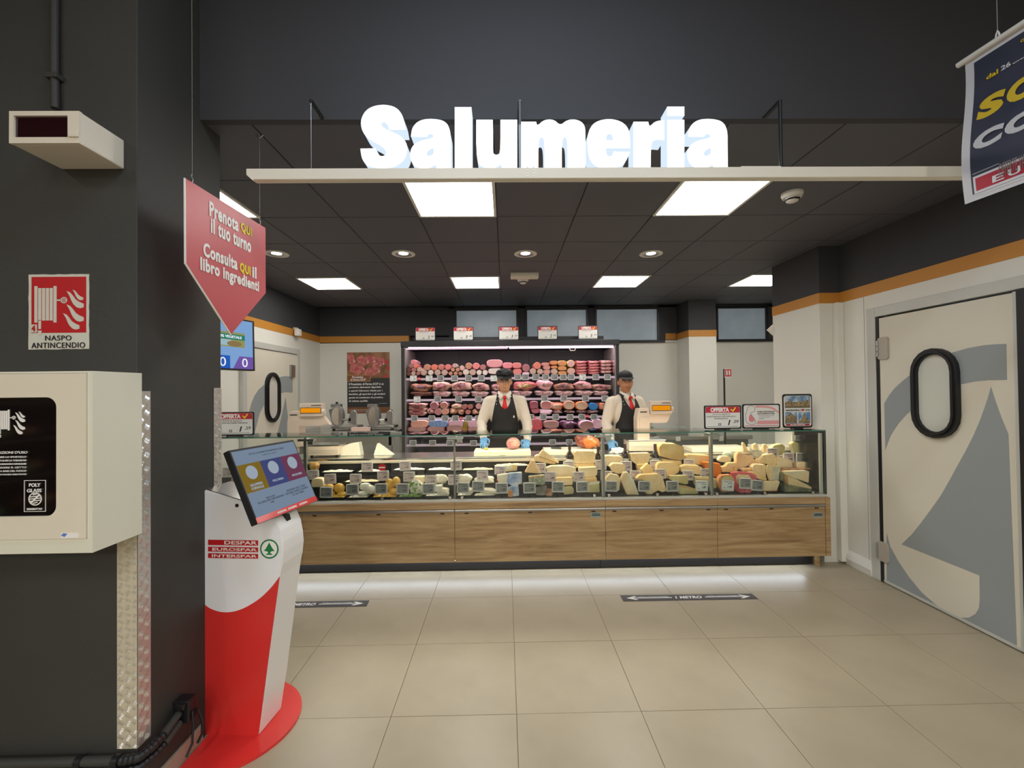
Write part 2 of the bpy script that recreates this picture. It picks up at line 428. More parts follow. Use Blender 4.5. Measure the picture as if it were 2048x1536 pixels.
mw = mat('frosted_pane', rgb(120, 136, 146), .35, spec=.8, noise_=(1.6, rgb(160, 168, 172), .35, .65))
_b = mw.node_tree.nodes['Principled BSDF']; _b.inputs['Emission Color'].default_value = (.5, .6, .68, 1); _b.inputs['Emission Strength'].default_value = .16
xs = []
for k, q in enumerate(wins):
    a = at(q[0], q[1], BY); b = at(q[2], q[3], BY); z0, z1 = 2.445, 2.95
    t = struct('window_%d' % (k+1), ring(B(), [(a.x-.03, BY-.02, z0-.03), (b.x+.03, BY-.02, z0-.03), (b.x+.03, BY-.02, z1+.03), (a.x-.03, BY-.02, z1+.03)],
        [(a.x, BY-.02, z0), (b.x, BY-.02, z0), (b.x, BY-.02, z1), (a.x, BY-.02, z1)], (0, .1, 0)), M['blackp'])
    obj('pane', box(B(), (a.x-.01, BY+.02, z0-.01), (b.x+.01, BY+.03, z1+.01)), mw, t)
    xs += [(a.x, b.x)]
bm = B()
edges = [-.9] + [v for p in xs for v in p] + [4.6]
for a, b in zip(edges[::2], edges[1::2]):
    if b-a > .07: box(bm, (a+(.03 if a > -.9 else 0), BY-.005, 2.44), (b-.03, BY+.1, 3.02))
box(bm, (-.9, BY-.005, 2.98), (4.6, BY+.1, 3.02)); 
obj('upper_section', bm, M['black_paint'], wb)
obj('sill', box(B(), (1.75, BY-.05, 2.40), (2.6, BY-.006, 2.44), .006), M['blackp'], wb)
obj('sill', box(B(), (px1, BY-.05, 2.40), (4.5, BY-.006, 2.44), .006), M['blackp'], wb)
# fascia above the department and the hall's far walls
struct('wall_fascia', box(B(), (-1.474, 2.157, 2.996), (WR, 2.2, 4.0)), M['black_paint'])
struct('wall_hall_back', box(B(), (-7, -7.1, 0), (4.7, -7, 4.0)), mat('hall_wall', rgb(205, 200, 190), .8))
struct('wall_hall_left', box(B(), (-7.1, -7, 0), (-7, 2.4, 4.0)), mat('hall_wall', rgb(205, 200, 190), .8))
PX, PY0, PY1 = -1.474, 1.79, 2.31
pillar = struct('wall_pillar', box(B(), (-7, PY0, 0), (PX, PY1, 4.0), .004), M['pillar'])
struct('wall_pillar_back', box(B(), (-3.1, PY1, 0), (-2.98, 2.4, 3.0)), M['black_paint'])

# ------------------------------------------------------------------ doors
M['cream_door'] = mat('door_leaf', rgb(214, 208, 190), .4)
sc7 = 508/952
DX = WR-.012
d1 = struct('door_1', box(B(), (DX, dr+.035, .02), (DX+.04, dl-.045, 2.235), .003), M['cream_door'])
obj('frame', box(B(), (WR-.02, dl-.012, 0), (WR+.02, dl+.075, dz+.06), .004), M['alu_d'], d1)
obj('frame', box(B(), (WR-.02, dr-.12, dz-.02), (WR+.02, dl-.012, dz+.06), .004), M['alu_d'], d1)
obj('seal', box(B(), (WR-.014, dl-.045, 0), (WR+.03, dl-.012, dz-.02)), M['rubber'], d1)
obj('seal', box(B(), (WR-.026, dr-.10, 0), (WR+.03, dr+.022, dz-.02)), M['rubber'], d1)
obj('edge_trim', box(B(), (DX-.004, dr+.022, .01), (DX+.03, dr+.05, 2.24), .002), M['alu_d'], d1)
obj('edge_trim', box(B(), (DX-.004, dr+.05, .008), (DX+.03, dl-.045, .028), .002), M['alu_d'], d1)
def l7(p): return atX(1540+p[0]*sc7, 500+p[1]*sc7, DX-.0012)
def clampd(p):
    p.y = max(min(p.y, dl-.047), dr+.05); p.z = max(p.z, .03); return p
P7 = lambda L: [clampd(l7(p)) for p in L]
RingL = [(428, 575), (448, 541), (470, 515), (495, 492), (520, 472), (560, 446), (600, 422), (640, 402), (680, 385), (740, 368), (800, 357), (845, 353), (885, 352), (888, 487), (820, 488), (770, 493), (718, 503), (670, 518), (620, 540), (580, 562), (545, 587), (510, 618), (480, 652), (452, 695), (432, 750)]
obj('logo_ring', slab(B(), P7(RingL), (.001, 0, 0)), M['grey_logo'], d1)
obj('logo_tree', slab(B(), P7([(828, 512), (838, 545), (850, 580), (868, 630), (893, 690), (925, 1490), (715, 1381), (745, 1378), (770, 1364), (783, 1342), (786, 1310), (785, 1220), (492, 1103), (530, 1067), (560, 1030), (600, 976), (640, 920), (672, 864), (700, 812), (732, 755), (760, 700), (782, 650), (800, 602), (816, 555)]), (.001, 0, 0)), M['grey_logo'], d1)
obj('logo_corner', slab(B(), P7([(437, 1060), (450, 1110), (480, 1165), (520, 1225), (570, 1285), (625, 1335), (437, 1245)]), (.001, 0, 0)), M['grey_logo'], d1)
def oval_window(par, c, rx, ry, X, s, pane):
    """stadium shaped port window; c=(y,z) centre"""
    def st(w, h, n=10):
        o = []
        for i in range(n+1): a = math.pi*i/n; o.append((w*math.cos(a), h-w+w*math.sin(a)))
        for i in range(n+1): a = math.pi+math.pi*i/n; o.append((w*math.cos(a), -(h-w)+w*math.sin(a)))
        return o
    q = lambda L, x: [(x, c[0]+p[0], c[1]+p[1]) for p in L]
    bm = B(); ring(bm, q(st(rx, ry), X-.03*s), q(st(rx-.045, ry-.045), X-.03*s), (.03*s, 0, 0)); ring(bm, q(st(rx-.02, ry-.02), X-.042*s), q(st(rx-.038, ry-.038), X-.042*s), (.02*s, 0, 0))
    o = obj('port_window', bm, M['rubber'], par, auto=40)
    obj('pane', slab(B(), q(st(rx-.04, ry-.04), X-.006*s), (.004*s, 0, 0)), pane, o)
pane1 = mat('port_pane', rgb(206, 208, 196), .12, spec=.6)
a = atX(1828, 785, DX); b = atX(1922, 785, DX); tz = atX(1875, 696, DX).z; bz = atX(1880, 877, DX).z
oval_window(d1, ((a.y+b.y)/2, (tz+bz)/2), (a.y-b.y)/2, (tz-bz)/2, DX, 1, pane1)
for v0, v1 in ((676, 718), (1080, 1128)):
    a = atX(1757, v0, DX); b = atX(1779, v1, DX)
    bm = B(); hp_ = rrect(abs(a.y-b.y), a.z-b.z, .022, 5); slab(bm, [(DX-.014, (a.y+b.y)/2+p[0], (a.z+b.z)/2+p[1]) for p in hp_], (.014, 0, 0), .002)
    o = obj('hinge', bm, mat('hinge_grey', rgb(176, 168, 154), .45), d1); 
    for k in range(3):
        z = b.z+(a.z-b.z)*(.25+.25*k); cyl_ = cyl(B(), (DX-.02, a.y-.005, z-.02), (DX-.02, a.y-.005, z+.02), .008); obj('knuckle', cyl_, M['alu'], o)
# left door
LX = -2.98
la, lb_ = atX(594, 703, LX), atX(481, 703, LX)
d2 = struct('door_2', box(B(), (LX, lb_.y+.05, .02), (LX+.03, la.y-.07, 2.19), .003), M['cream_door'])
obj('frame', box(B(), (LX, la.y-.075, 0), (LX+.045, la.y, 2.27), .004), M['alu_d'], d2)
obj('frame', box(B(), (LX, lb_.y-.03, 0), (LX+.045, lb_.y+.05, 2.27), .004), M['alu_d'], d2)
obj('frame', box(B(), (LX, lb_.y+.05, 2.195), (LX+.045, la.y-.075, 2.27), .004), M['alu_d'], d2)
s5 = 440/2048
def l5(p, x=.0315): return atX(380+p[0]*s5, 620+p[1]*s5, LX+x)
obj('logo_ring', slab(B(), [l5(p) for p in [(555, 930), (575, 860), (600, 800), (640, 740), (695, 690), (760, 650), (830, 625), (880, 615), (955, 620), (955, 770), (890, 765), (830, 778), (770, 805), (700, 865), (650, 960), (600, 1150), (510, 1150)]], (.001, 0, 0)), M['grey_logo'], d2)
obj('logo_tree', slab(B(), [l5(p) for p in [(890, 810), (900, 900), (912, 1000), (918, 1150), (815, 1150), (850, 1000)]], (.001, 0, 0)), M['grey_logo'], d2)
a = l5((827, 800)); b = l5((695, 800)); tz = l5((765, 582)).z; bz = l5((760, 1045)).z
oval_window(d2, ((a.y+b.y)/2, (tz+bz)/2), (a.y-b.y)/2, (tz-bz)/2, LX+.03, -1, mat('port_pane_bright', rgb(206, 202, 192), .2))
a = atX(583, 730, LX+.03); b = atX(588, 755, LX+.03)
obj('hinge', box(B(), (LX+.03, a.y-.06, b.z), (LX+.06, a.y+.05, a.z), .005), M['alu'], d2)

# ------------------------------------------------------------------ pillar things (left foreground)
# diamond-plate corner guards
def plate(name, O, ex, ey, wd, ht, base, bar, par=None, lab=None, red_from=None):
    ez = ex.cross(ey)
    t = thing('corner_guard', lab, 'corner guard', O)
    obj('sheet', slab(B(), plane_pts(O+ez*.002, ex, ey, [(0, 0), (wd, 0), (wd, ht), (0, ht)]), -ez*.0018), base, t)
    def bars(name, m, rows, odd):
        bm = B(); c = .0285
        for j in rows:
            for i in range(int(wd/c)+1):
                if odd is not None and (i+j) % 2 != odd: continue
                for k in range(-2, 3):
                    a = math.radians(62 if (i+j) % 2 else -28)
                    d = V((math.cos(a), math.sin(a))); nrm = V((-d.y, d.x))
                    q = V(((i+.5)*c, (j+.5)*c))+nrm*k*.0050
                    if q.x < .005 or q.x > wd-.005: continue
                    L, W = .0122, .0014
                    P = O+ez*.002
                    f = lambda x, y, z: P+ex*(q.x+d.x*x+nrm.x*y)+ey*(q.y+d.y*x+nrm.y*y)+ez*z
                    vs = [bm.verts.new(f(-L, 0, 0)), bm.verts.new(f(0, -W, 0)), bm.verts.new(f(L, 0, 0)), bm.verts.new(f(0, W, 0)), bm.verts.new(f(-L*.3, 0, .0011)), bm.verts.new(f(L*.3, 0, .0011))]
                    for q4 in ((0, 1, 4), (1, 5, 4), (1, 2, 5), (2, 3, 5), (3, 4, 5), (3, 0, 4)): bm.faces.new([vs[z] for z in q4])
        if len(bm.verts): o = obj(name, bm, m, t); o['kind'] = 'stuff'
    n = int(ht/.0285); bars('raised_tread', bar, range(n), None)
    if red_from:
        bm = B(); c = .022
        for j in range(int(red_from/c)):
            for i in range(int(wd/c)+1):
                if (i+j) % 2 == 0 and (i+.5)*c < wd-.005:
                    q = (i*c+.001, j*c); e = min(q[0]+c, wd)
                    slab(bm, plane_pts(O+ez*.0026, ex, ey, [(q[0], q[1]), (e, q[1]+.006), (e, q[1]+c), (q[0], q[1]+c-.006)]), -ez*.0004)
        obj('red_reflection', bm, M['red'], t).name = 'red_patch'
    return t
alu_sh = mat('tread_plate_steel', rgb(206, 200, 192), .36, .6)
cre_sh = mat('tread_plate_cream', rgb(204, 194, 170), .45, .1)
hi_bar = mat('tread_bar', rgb(222, 220, 216), .22, .9)
zb_, zt_ = atX(296, 1474, PX).z, 1.675
plate('corner_guard', V((PX+.001, PY0, .26)), Y_, Z_, .062, zt_-.26, alu_sh, hi_bar, lab='diamond tread steel strip on the side of the black pillar, beside the hose cabinet', red_from=0)
plate('corner_guard', V((PX-.078, PY0-.001, .26)), X_, Z_, .078, .88, cre_sh, hi_bar, lab='cream diamond tread strip on the front of the black pillar below the hose cabinet')
a = atX(427, 900, PX); plate('corner_guard', V((PX+.001, a.y, .26)), Y_, Z_, PY1-a.y, 1.69-.26, alu_sh, hi_bar, lab='diamond tread steel strip at the far corner of the black pillar, above the kiosk')
# red reflections are real: the totem's red side is mirrored in the plate
# hose cabinet
cf = 1.575
t = thing('fire_hose_cabinet', 'white enamelled fire hose wall cabinet with rounded dark window on the pillar', 'fire hose cabinet', (-1.85, cf, 1.106))
x1 = at(183, 900, cf).x
xd_c, zt_c, zb_c = at(172, 900, cf).x+.0012, at(100, 747, cf).z+.0012, at(100, 1078, cf).z-.0012
def cabinet_body():
    bm = B()
    for a_, b_ in (((-2.25, PY0-.02, 1.108), (x1, PY0, 1.747)), ((-2.25, cf+.004, 1.108), (x1, PY0-.02, zb_c)), ((-2.25, cf+.004, zt_c), (x1, PY0-.02, 1.747)), ((-2.25, cf+.004, zb_c), (-2.15, PY0-.02, zt_c)), ((xd_c, cf+.004, zb_c), (x1, PY0-.02, zt_c))): box(bm, a_, b_)
    return bm
obj('body', cabinet_body(), M['cab'], t)
xd = at(172, 900, cf).x; zt = at(100, 747, cf).z; zb = at(100, 1078, cf).z
X0c = -2.16
winp = rrect(.55, 0, 0) 
wx1 = at(113, 900, cf).x; wz1 = at(50, 795, cf).z; wz0 = at(50, 1033, cf).z
cx_, cz_ = (X0c+.07+wx1)/2, (wz0+wz1)/2
hole = [(cx_+p[0], cf-.001, cz_+p[1]) for p in rrect(wx1-X0c-.07, wz1-wz0, .035, 6)]
n = len(hole); outer = []
W2, H2 = (xd-X0c)/2, (zt-zb)/2; cxo, czo = (xd+X0c)/2, (zt+zb)/2
for p in rrect(2*W2, 2*H2, .0015, 6): outer.append((cxo+p[0], cf-.001, czo+p[1]))
d = obj('door', ring(B(), outer, hole, (0, .012, 0)), M['cream'], t)
mdark = mat('cabinet_pane', rgb(16, 12, 12), .06, spec=.9, coat=.6)
obj('window_pane', slab(B(), [(p[0], cf+.006, p[2]) for p in hole], (0, .003, 0)), mdark, t)
reel_c = V((-1.85, 1.69, 1.42))
obj('hose_reel', tube(B(), [(reel_c.x+.2*math.cos(k*.4), reel_c.y, reel_c.z+.2*math.sin(k*.4)) for k in range(16)], .03, 8), M['red'], t, auto=60)
O = at(22, 815, cf)
def reel(parent, c, s, m):
    """hose reel pictogram, centre c (world), size s (width in m), facing -Y"""
    P = lambda x, z: (c.x+x*s, c.y, c.z+z*s)
    bm = B()
    for i in range(6):
        x = -.5+i*.075; h = .38 if i in (0, 5) else .34
        slab(bm, [P(x, -h+.05), P(x+.06, -h+.05), P(x+.06, h+.02), P(x, h+.02)], (0, .001, 0), 0)
    slab(bm, [P(-.42, -.46), P(-.37, -.46), P(-.37, -.28), P(-.42, -.28)], (0, .001, 0)); slab(bm, [P(-.42, -.58), P(-.37, -.58), P(-.355, -.49), P(-.435, -.49)], (0, .001, 0))
    slab(bm, [P(-.06, .1), P(.02, .1), P(.02, .13), P(-.06, .13)], (0, .001, 0))
    ring(bm, [P(.08+.065*math.cos(a*.3927), .115+.065*math.sin(a*.3927)) for a in range(16)], [P(.08+.045*math.cos(a*.3927), .115+.045*math.sin(a*.3927)) for a in range(16)], (0, .001, 0))
    slab(bm, [P(.07, .06), P(.09, .06), P(.09, .17), P(.07, .17)], (0, .0008, 0)); slab(bm, [P(.03, .105), P(.13, .105), P(.13, .125), P(.03, .125)], (0, .0009, 0))
    for dx, dz, k in ((0, 0, 1), (.0, -.27, 1), (-.06, -.43, .95), (.17, .14, .62)):
        L = [(.13, .30), (.2, .27), (.26, .2), (.31, .13), (.38, .08), (.47, .04), (.47, -.03), (.4, -.05), (.33, -.03), (.27, .03), (.23, .1), (.19, .2)]
        slab(bm, [P(min(dx+x*k, .47), dz+z*k) for x, z in L], (0, .001, 0))
    return obj('hose_reel_symbol', bm, m, parent)
reel(t, V((at(27, 835, cf).x-.012, cf+.004, at(27, 842, cf).z)), .10, M['print_w'])
def tx(s, u, v, Yp, wpx, hpx, m, par, bold=0, **k):
    c = at(u, v, Yp); sc = Yp/FPX
    return text(s, c, X_, Z_, wpx*sc, hpx*sc, m, par, bold, **k)
tx("ISTRUZIONI D'USO", 38-20, 905, cf+.004, 72, 5, M['print_w'], t, .01)
for k, s in enumerate(("APRIRE LO SPORTELLO", "SROTOLARE LA TUBAZIONE", "APRIRE EROGATORE E CONTROLLARE", "DIRIGERE IL GETTO", "ALLA BASE DEL FUOCO", "VERSO L'ACQUA SULLE FIAMME")):
    tx(s, 22, 914+k*7, cf+.004, 60, 3.4, M['print_w'], t, .01)
tx('POLY', 70, 970, cf+.004, 22, 7, M['print_w'], t, .02); tx('GLASS', 69, 981, cf+.004, 28, 7, M['print_w'], t, .02); tx('ZIGGIOTTO', 69, 1018, cf+.004, 30, 4, M['print_w'], t, .03)
c = at(70, 998, cf+.004); s = cf/FPX
bm = B(); ring(bm, [c+X_*math.cos(a*.3)*13*s+Z_*math.sin(a*.3)*13*s for a in range(21)], [c+X_*math.cos(a*.3)*11*s+Z_*math.sin(a*.3)*11*s for a in range(21)], (0, .001, 0))
for k in range(-2, 3):
    w_ = math.sqrt(max(0, 121-(k*5)**2))
    slab(bm, [c+X_*(-w_*s)+Z_*(k*4.2-1.2)*s, c+X_*(w_*s)+Z_*(k*4.2+.8)*s, c+X_*(w_*s)+Z_*(k*4.2+2.8)*s, c+X_*(-w_*s)+Z_*(k*4.2+.8)*s], (0, .001, 0))
slab(bm, [c+X_*(-10*s)+Z_*(-8*s), c+X_*(-8*s)+Z_*(-10*s), c+X_*(10*s)+Z_*(8*s), c+X_*(8*s)+Z_*(10*s)], (0, -.0005, 0))
obj('emblem', bm, M['print_w'], t)
c = at(69.5, 992, cf+.004); R_ = [(c.x+p[0]*s, c.y, c.z+p[1]*s) for p in ((-21, -31), (21, -31), (21, 31), (-21, 31))]; R2 = [(c.x+p[0]*s, c.y, c.z+p[1]*s) for p in ((-20, -30), (20, -30), (20, 30), (-20, 30))]
obj('emblem_frame', ring(B(), R_, R2, (0, .001, 0)), M['print_w'], t)
c = at(140, 1071, cf-.002); obj('maker_sticker', slab(B(), [(c.x+p[0]*s, c.y, c.z+p[1]*s) for p in ((-18, -5), (16, -5), (16, 5), (-18, 5))], (0, .001, 0)), M['print_w'], t)
c = at(129, 1071, cf-.003); obj('maker_sticker_mark', slab(B(), [(c.x+p[0]*s, c.y, c.z+p[1]*s) for p in ((-7, 0), (-2, 4.5), (5, 3), (0, -3))], (0, .001, 0)), mat('pale_blue_print', rgb(96, 130, 200), .5), t)
# fire sign
ys = PY0-.001
a = at(57, 549, ys); b = at(178, 698, ys)
t = thing('fire_hose_sign', 'red and white NASPO ANTINCENDIO sign with hose reel and flames on the pillar', 'sign', ((a.x+b.x)/2, ys, b.z))
Lp = []
random.seed(3)
for i in range(14): Lp.append((a.x+(b.x-a.x)*i/14+0, ys, a.z+random.uniform(-.001, .001)))
for i in range(16): Lp.append((b.x+random.uniform(-.0012, .001), ys, a.z+(b.z-a.z)*i/16))
for i in range(14): Lp.append((b.x+(a.x-b.x)*i/14, ys, b.z+random.uniform(-.0012, .0012)))
for i in range(16): Lp.append((a.x+random.uniform(-.001, .0012), ys, b.z+(a.z-b.z)*i/16))
obj('board', slab(B(), Lp, (0, .002, 0)), mat('sign_white', rgb(210, 208, 194), .5), t)
a = at(63, 554, ys-.001); b = at(172, 665, ys-.001)
flat('red_field', [(a.x, ys-.001, b.z), (b.x, ys-.001, b.z), (b.x, ys-.001, a.z), (a.x, ys-.001, a.z)], M['red'], t)
reel(t, V((at(122, 608, ys).x-.003, ys-.002, at(122, 612, ys).z)), .2, mat('sign_white', rgb(210, 208, 194), .5))
a = at(68, 658, ys-.003); flat('number_field', [(a.x-.011, a.y, a.z-.014), (a.x+.011, a.y, a.z-.014), (a.x+.011, a.y, a.z+.018), (a.x-.011, a.y, a.z+.018)], mat('sign_white', rgb(210, 208, 194), .5), t)
tx('4', 67, 657, ys-.004, 7, 12, M['red'], t, .02); tx('NASPO', 117, 676, ys-.001, 51, 10, M['print_k'], t, .004, space=1.1); tx('ANTINCENDIO', 117, 690.5, ys-.001, 104, 11, M['print_k'], t, .004, space=1.1)
# alarm box
af = 1.60
a = at(18, 222, af); b = at(158, 286, af)
t = thing('alarm_light_box', 'white alarm box with dark red lens high on the black pillar', 'alarm', ((a.x+b.x)/2, af, b.z))
obj('housing', box(B(), (a.x, af+.01, b.z), (b.x, PY0, a.z), .006), M['cream'], t)
bz_ = .008
a2 = at(27, 231, af); b2 = at(135, 274, af)
o1 = [(a.x, af, b.z), (b.x, af, b.z), (b.x, af, a.z), (a.x, af, a.z)]; i1 = [(a2.x, af, b2.z), (b2.x, af, b2.z), (b2.x, af, a2.z), (a2.x, af, a2.z)]
obj('bezel', ring(B(), o1, i1, (0, .012, 0)), M['cream'], t)
obj('lens', box(B(), (a2.x, af+.007, b2.z), (b2.x, af+.0095, a2.z)), mat('dark_red_lens', rgb(38, 8, 14), .05, spec=.9, coat=.8), t)
c = at(146, 267, af-.004); obj('latch', box(B(), (c.x-.018, af-.006, c.z-.012), (c.x+.018, af, c.z+.012), .003), M['cream'], t)
c = at(107, 200, PY0-.02)
tag(obj('conduit', tube(B(), [(c.x, PY0-.016, 4.0), (c.x, PY0-.016, 3.0), (c.x+.003, PY0-.016, at(107, 222, PY0).z+.0)], .014, 10), M['pillar'], None, auto=60), 'black conduit pipe coming down to the white alarm box', 'pipe')
tag(obj('conduit_clip', box(B(), (c.x-.024, PY0-.034, at(107, 165, PY0).z), (c.x+.024, PY0, at(107, 155, PY0).z), .003), M['pillar'], None), 'small black clip holding the conduit above the alarm box', 'clip')
# pipes along the foot of the pillar
def low_pipe(z, off, lab, r=.0175):
    pts = [(-4, PY0-off, z), (-2.0, PY0-off, z), (PX-.06, PY0-off, z), (PX-.02, PY0-off+.0, z), (PX+off*.7, PY0-off*.7, z), (PX+off, PY0+.02, z), (PX+off, PY0+.08, z+.004), (PX+off-.008, 1.965, z+.02)]
    t = thing('pipe', lab, 'pipe', (-2, PY0-off, z-r))
    obj('run', tube(B(), pts[:3], r, 14), M['pillar'], t, auto=60)
    seg = B(); P = [V(p) for p in pts[2:7]]; Q = []
    for a_, b_ in zip(P, P[1:]):
        for k in range(6): Q.append(a_.lerp(b_, k/6))
    rr = [r*(.92+.16*(i % 2)) for i in range(len(Q))]
    obj('flexible_sleeve', tube(seg, Q, rr, 12), M['blackp'], t)
    obj('run', tube(B(), pts[6:], r*.9, 12), M['pillar'], t, auto=60)
    for x in (-1.66, -1.52): 
        obj('coupling', cyl(B(), (x-.012, PY0-off, z), (x+.012, PY0-off, z), r*1.25, n=14), M['blackp'], t, auto=40)
low_pipe(.245, .04, 'upper black pipe running along the foot of the pillar')
low_pipe(.206, .042, 'lower black pipe running along the foot of the pillar')
bx = V((PX+.05, 2.13, .2)); t = thing('junction_box', 'black cable junction box low on the pillar behind the kiosk', 'junction box', bx)
obj('box', box(B(), (PX, 1.975, .215), (PX+.07, 2.03, .312), .006), M['blackp'], t)
obj('plug', box(B(), (PX+.02, 1.955, .285), (PX+.06, 1.975, .308), .004), M['blackp'], t)
tag(obj('power_cable', tube(B(), [(PX+.074, 1.99, .26), (PX+.082, 1.985, .2), (PX+.084, 1.975, .13), (PX+.076, 1.95, .09)], .005, 8), M['blackp'], None, auto=60), 'thin black power cable hanging from the junction box beside the pipes', 'cable')
tag(obj('power_cable', tube(B(), [(PX+.076, 2.02, .25), (PX+.092, 2.03, .19), (PX+.09, 2.03, .13), (PX+.080, 2.015, .10)], .006, 8), M['blackp'], None, auto=60), 'second black cable beside the kiosk, looping near the junction box', 'cable')
struct('baseboard_pillar', box(B(), (PX, PY0-.0, 0), (PX+.014, 2.15, .085), .003), mat('skirting', rgb(170, 160, 142), .4))
struct('baseboard_pillar_front', box(B(), (-4, PY0-.012, 0), (PX+.012, PY0, .08), .003), mat('skirting', rgb(170, 160, 142), .4))

# ------------------------------------------------------------------ sign beam with the glowing letters
BF = 2.0
a = at(492, 337, BF); e = at(1925, 334, BF)
zt, zb = 2.665, 2.612
zt = a.z; zb = at(492, 359, BF).z
t = thing('sign_beam', 'long cream metal beam hanging under the fascia, carrying the big letters', 'beam', (0, BF, zb))
bm = B(); slab(bm, [(a.x, BF, zt), (a.x, BF, zb+.022), (a.x+.028, BF, zb), (3.0, BF, zb), (3.0, BF, zt)], (0, .04, 0), .002)
obj('beam', bm, M['beam'], t)
c = at(1055, 345, BF-.001)
for k in range(2):
    bm = B()
    for j in range(4): box(bm, (c.x+k*.028-.003, BF-.0015, zb+.008+j*.013), (c.x+k*.028+.003, BF, zb+.016+j*.013))
    obj('perforation', bm, M['print_w'], t)
obj('upper_lip', box(B(), (at(1485, 333, BF).x, BF+.01, zt), (at(1565, 333, BF).x, BF+.05, zt+.008), .001), M['beam'], t)
for k, (u, v) in enumerate(((622, 222), (1040, 222), (1560, 222))):
    c = at(u, v, BF+.03); r = thing('suspension_rod', ('thin wire holding the left end of the sign beam', 'metal rod between the letters u and m holding the sign beam', 'black rod right of the letters holding the sign beam')[k], 'rod', (c.x, c.y, zt))
    obj('rod', cyl(B(), (c.x, c.y, zt), (c.x, c.y, c.z+.05), (.0015, .007, .008)[k], n=8), M['alu'] if k < 2 else M['blackp'], r)
    obj('bracket', box(B(), (c.x-.008, c.y-.006, c.z+.04), (c.x+.008, 2.157, c.z+.052), .002), M['blackp'], r)
wires = thing('illuminated_sign', 'glowing white three dimensional letters reading Salumeria standing on the beam', 'sign', (0, BF+.02, zt))
l_front = emis('letter_face', (.98, .99, 1), LETTER_E*1.6); l_side = emis('letter_side', (.72, .86, 1), LETTER_E*.62)

def loops_mesh(loops, depth):
    c = bpy.data.curves.new('t', 'CURVE'); c.dimensions = '2D'; c.fill_mode = 'BOTH'; c.extrude = depth/2
    for L in loops:
        sp_ = c.splines.new('POLY'); sp_.points.add(len(L)-1); sp_.use_cyclic_u = True
        for p, q in zip(sp_.points, L): p.co = (q[0], q[1], 0, 1)
    o = bpy.data.objects.new('t', c); me = bpy.data.meshes.new_from_object(o); bpy.data.objects.remove(o); bpy.data.curves.remove(c); return me
S = True
La = [[(765, 192, S), (700, 190, S), (706, 150), (738, 122), (790, 117), (842, 127), (862, 165), (862, 225), (863, 319, S), (806, 320, S), (801, 303), (780, 320), (735, 323), (704, 302), (695, 262), (706, 228), (738, 208), (790, 197), (794, 187), (784, 179), (771, 182)], [(794, 236), (776, 243), (764, 256), (765, 269), (780, 271), (795, 260)]]
GL = [[[(611, 162, S), (678, 162, S), (668, 105), (638, 68), (580, 58), (522, 74), (494, 118), (498, 165), (525, 200), (575, 226), (600, 248), (598, 266), (580, 273), (562, 263), (556, 239, S), (493, 240, S), (500, 288), (530, 315), (590, 323), (645, 312), (682, 275), (686, 222), (660, 188), (600, 163), (578, 148), (580, 134), (592, 130), (606, 142)]],
 La, [[(880, 70, S), (948, 70, S), (948, 320, S), (880, 320, S)]],
 [[(968, 122, S), (1035, 122, S), (1035, 250), (1040, 264), (1056, 266), (1067, 255), (1067, 122, S), (1135, 122, S), (1135, 320, S), (1073, 320, S), (1070, 300), (1045, 323), (1000, 320), (968, 295)]],
 [[(1152, 130, S), (1213, 130, S), (1217, 148), (1245, 122), (1285, 120), (1312, 146), (1340, 122), (1380, 120), (1412, 140), (1415, 185), (1415, 318, S), (1342, 318, S), (1342, 205), (1330, 190), (1318, 205), (1318, 318, S), (1248, 318, S), (1248, 205), (1235, 190), (1222, 206), (1222, 318, S), (1152, 318, S)]],
 [[(1598, 238, S), (1596, 165), (1568, 130), (1512, 116), (1452, 130), (1426, 170), (1422, 225), (1432, 290), (1465, 318), (1515, 324), (1572, 310), (1598, 254, S), (1530, 252, S), (1526, 268), (1512, 274), (1500, 264), (1498, 238, S)], [(1500, 206, S), (1500, 186), (1512, 178), (1526, 186), (1528, 206, S)]],
 [[(1612, 130, S), (1672, 130, S), (1677, 152), (1700, 128), (1738, 123, S), (1738, 205, S), (1700, 202), (1683, 218), (1682, 318, S), (1612, 318, S)]],
 [[(1750, 122, S), (1820, 122, S), (1820, 318, S), (1750, 318, S)], [(1750, 68, S), (1820, 68, S), (1820, 106, S), (1750, 106, S)]],
 [[tuple([p[0]+1135]+list(p[1:])) for p in L] for L in La]]
Yf = BF+.005; dp = .085
for G in GL:
    loops = []
    for L in G:
        Q = []
        for x, y in chaikin(L):
            w_ = at(480+x*.48828, 180+y*.48828, Yf); Q.append((w_.x, max(w_.z, zt+.0008)))
        loops.append(Q)
    me = loops_mesh(loops, dp)
    me.transform(frame4(V((0, Yf+dp/2, 0)), X_, Z_))
    me.materials.clear(); me.materials.append(l_front); me.materials.append(l_side)
    for p in me.polygons: p.material_index = 0 if p.normal.y < -.8 else 1
    me.transform(Matrix.Translation(-wires.location)); o = newob('letter', me); o.parent = wires

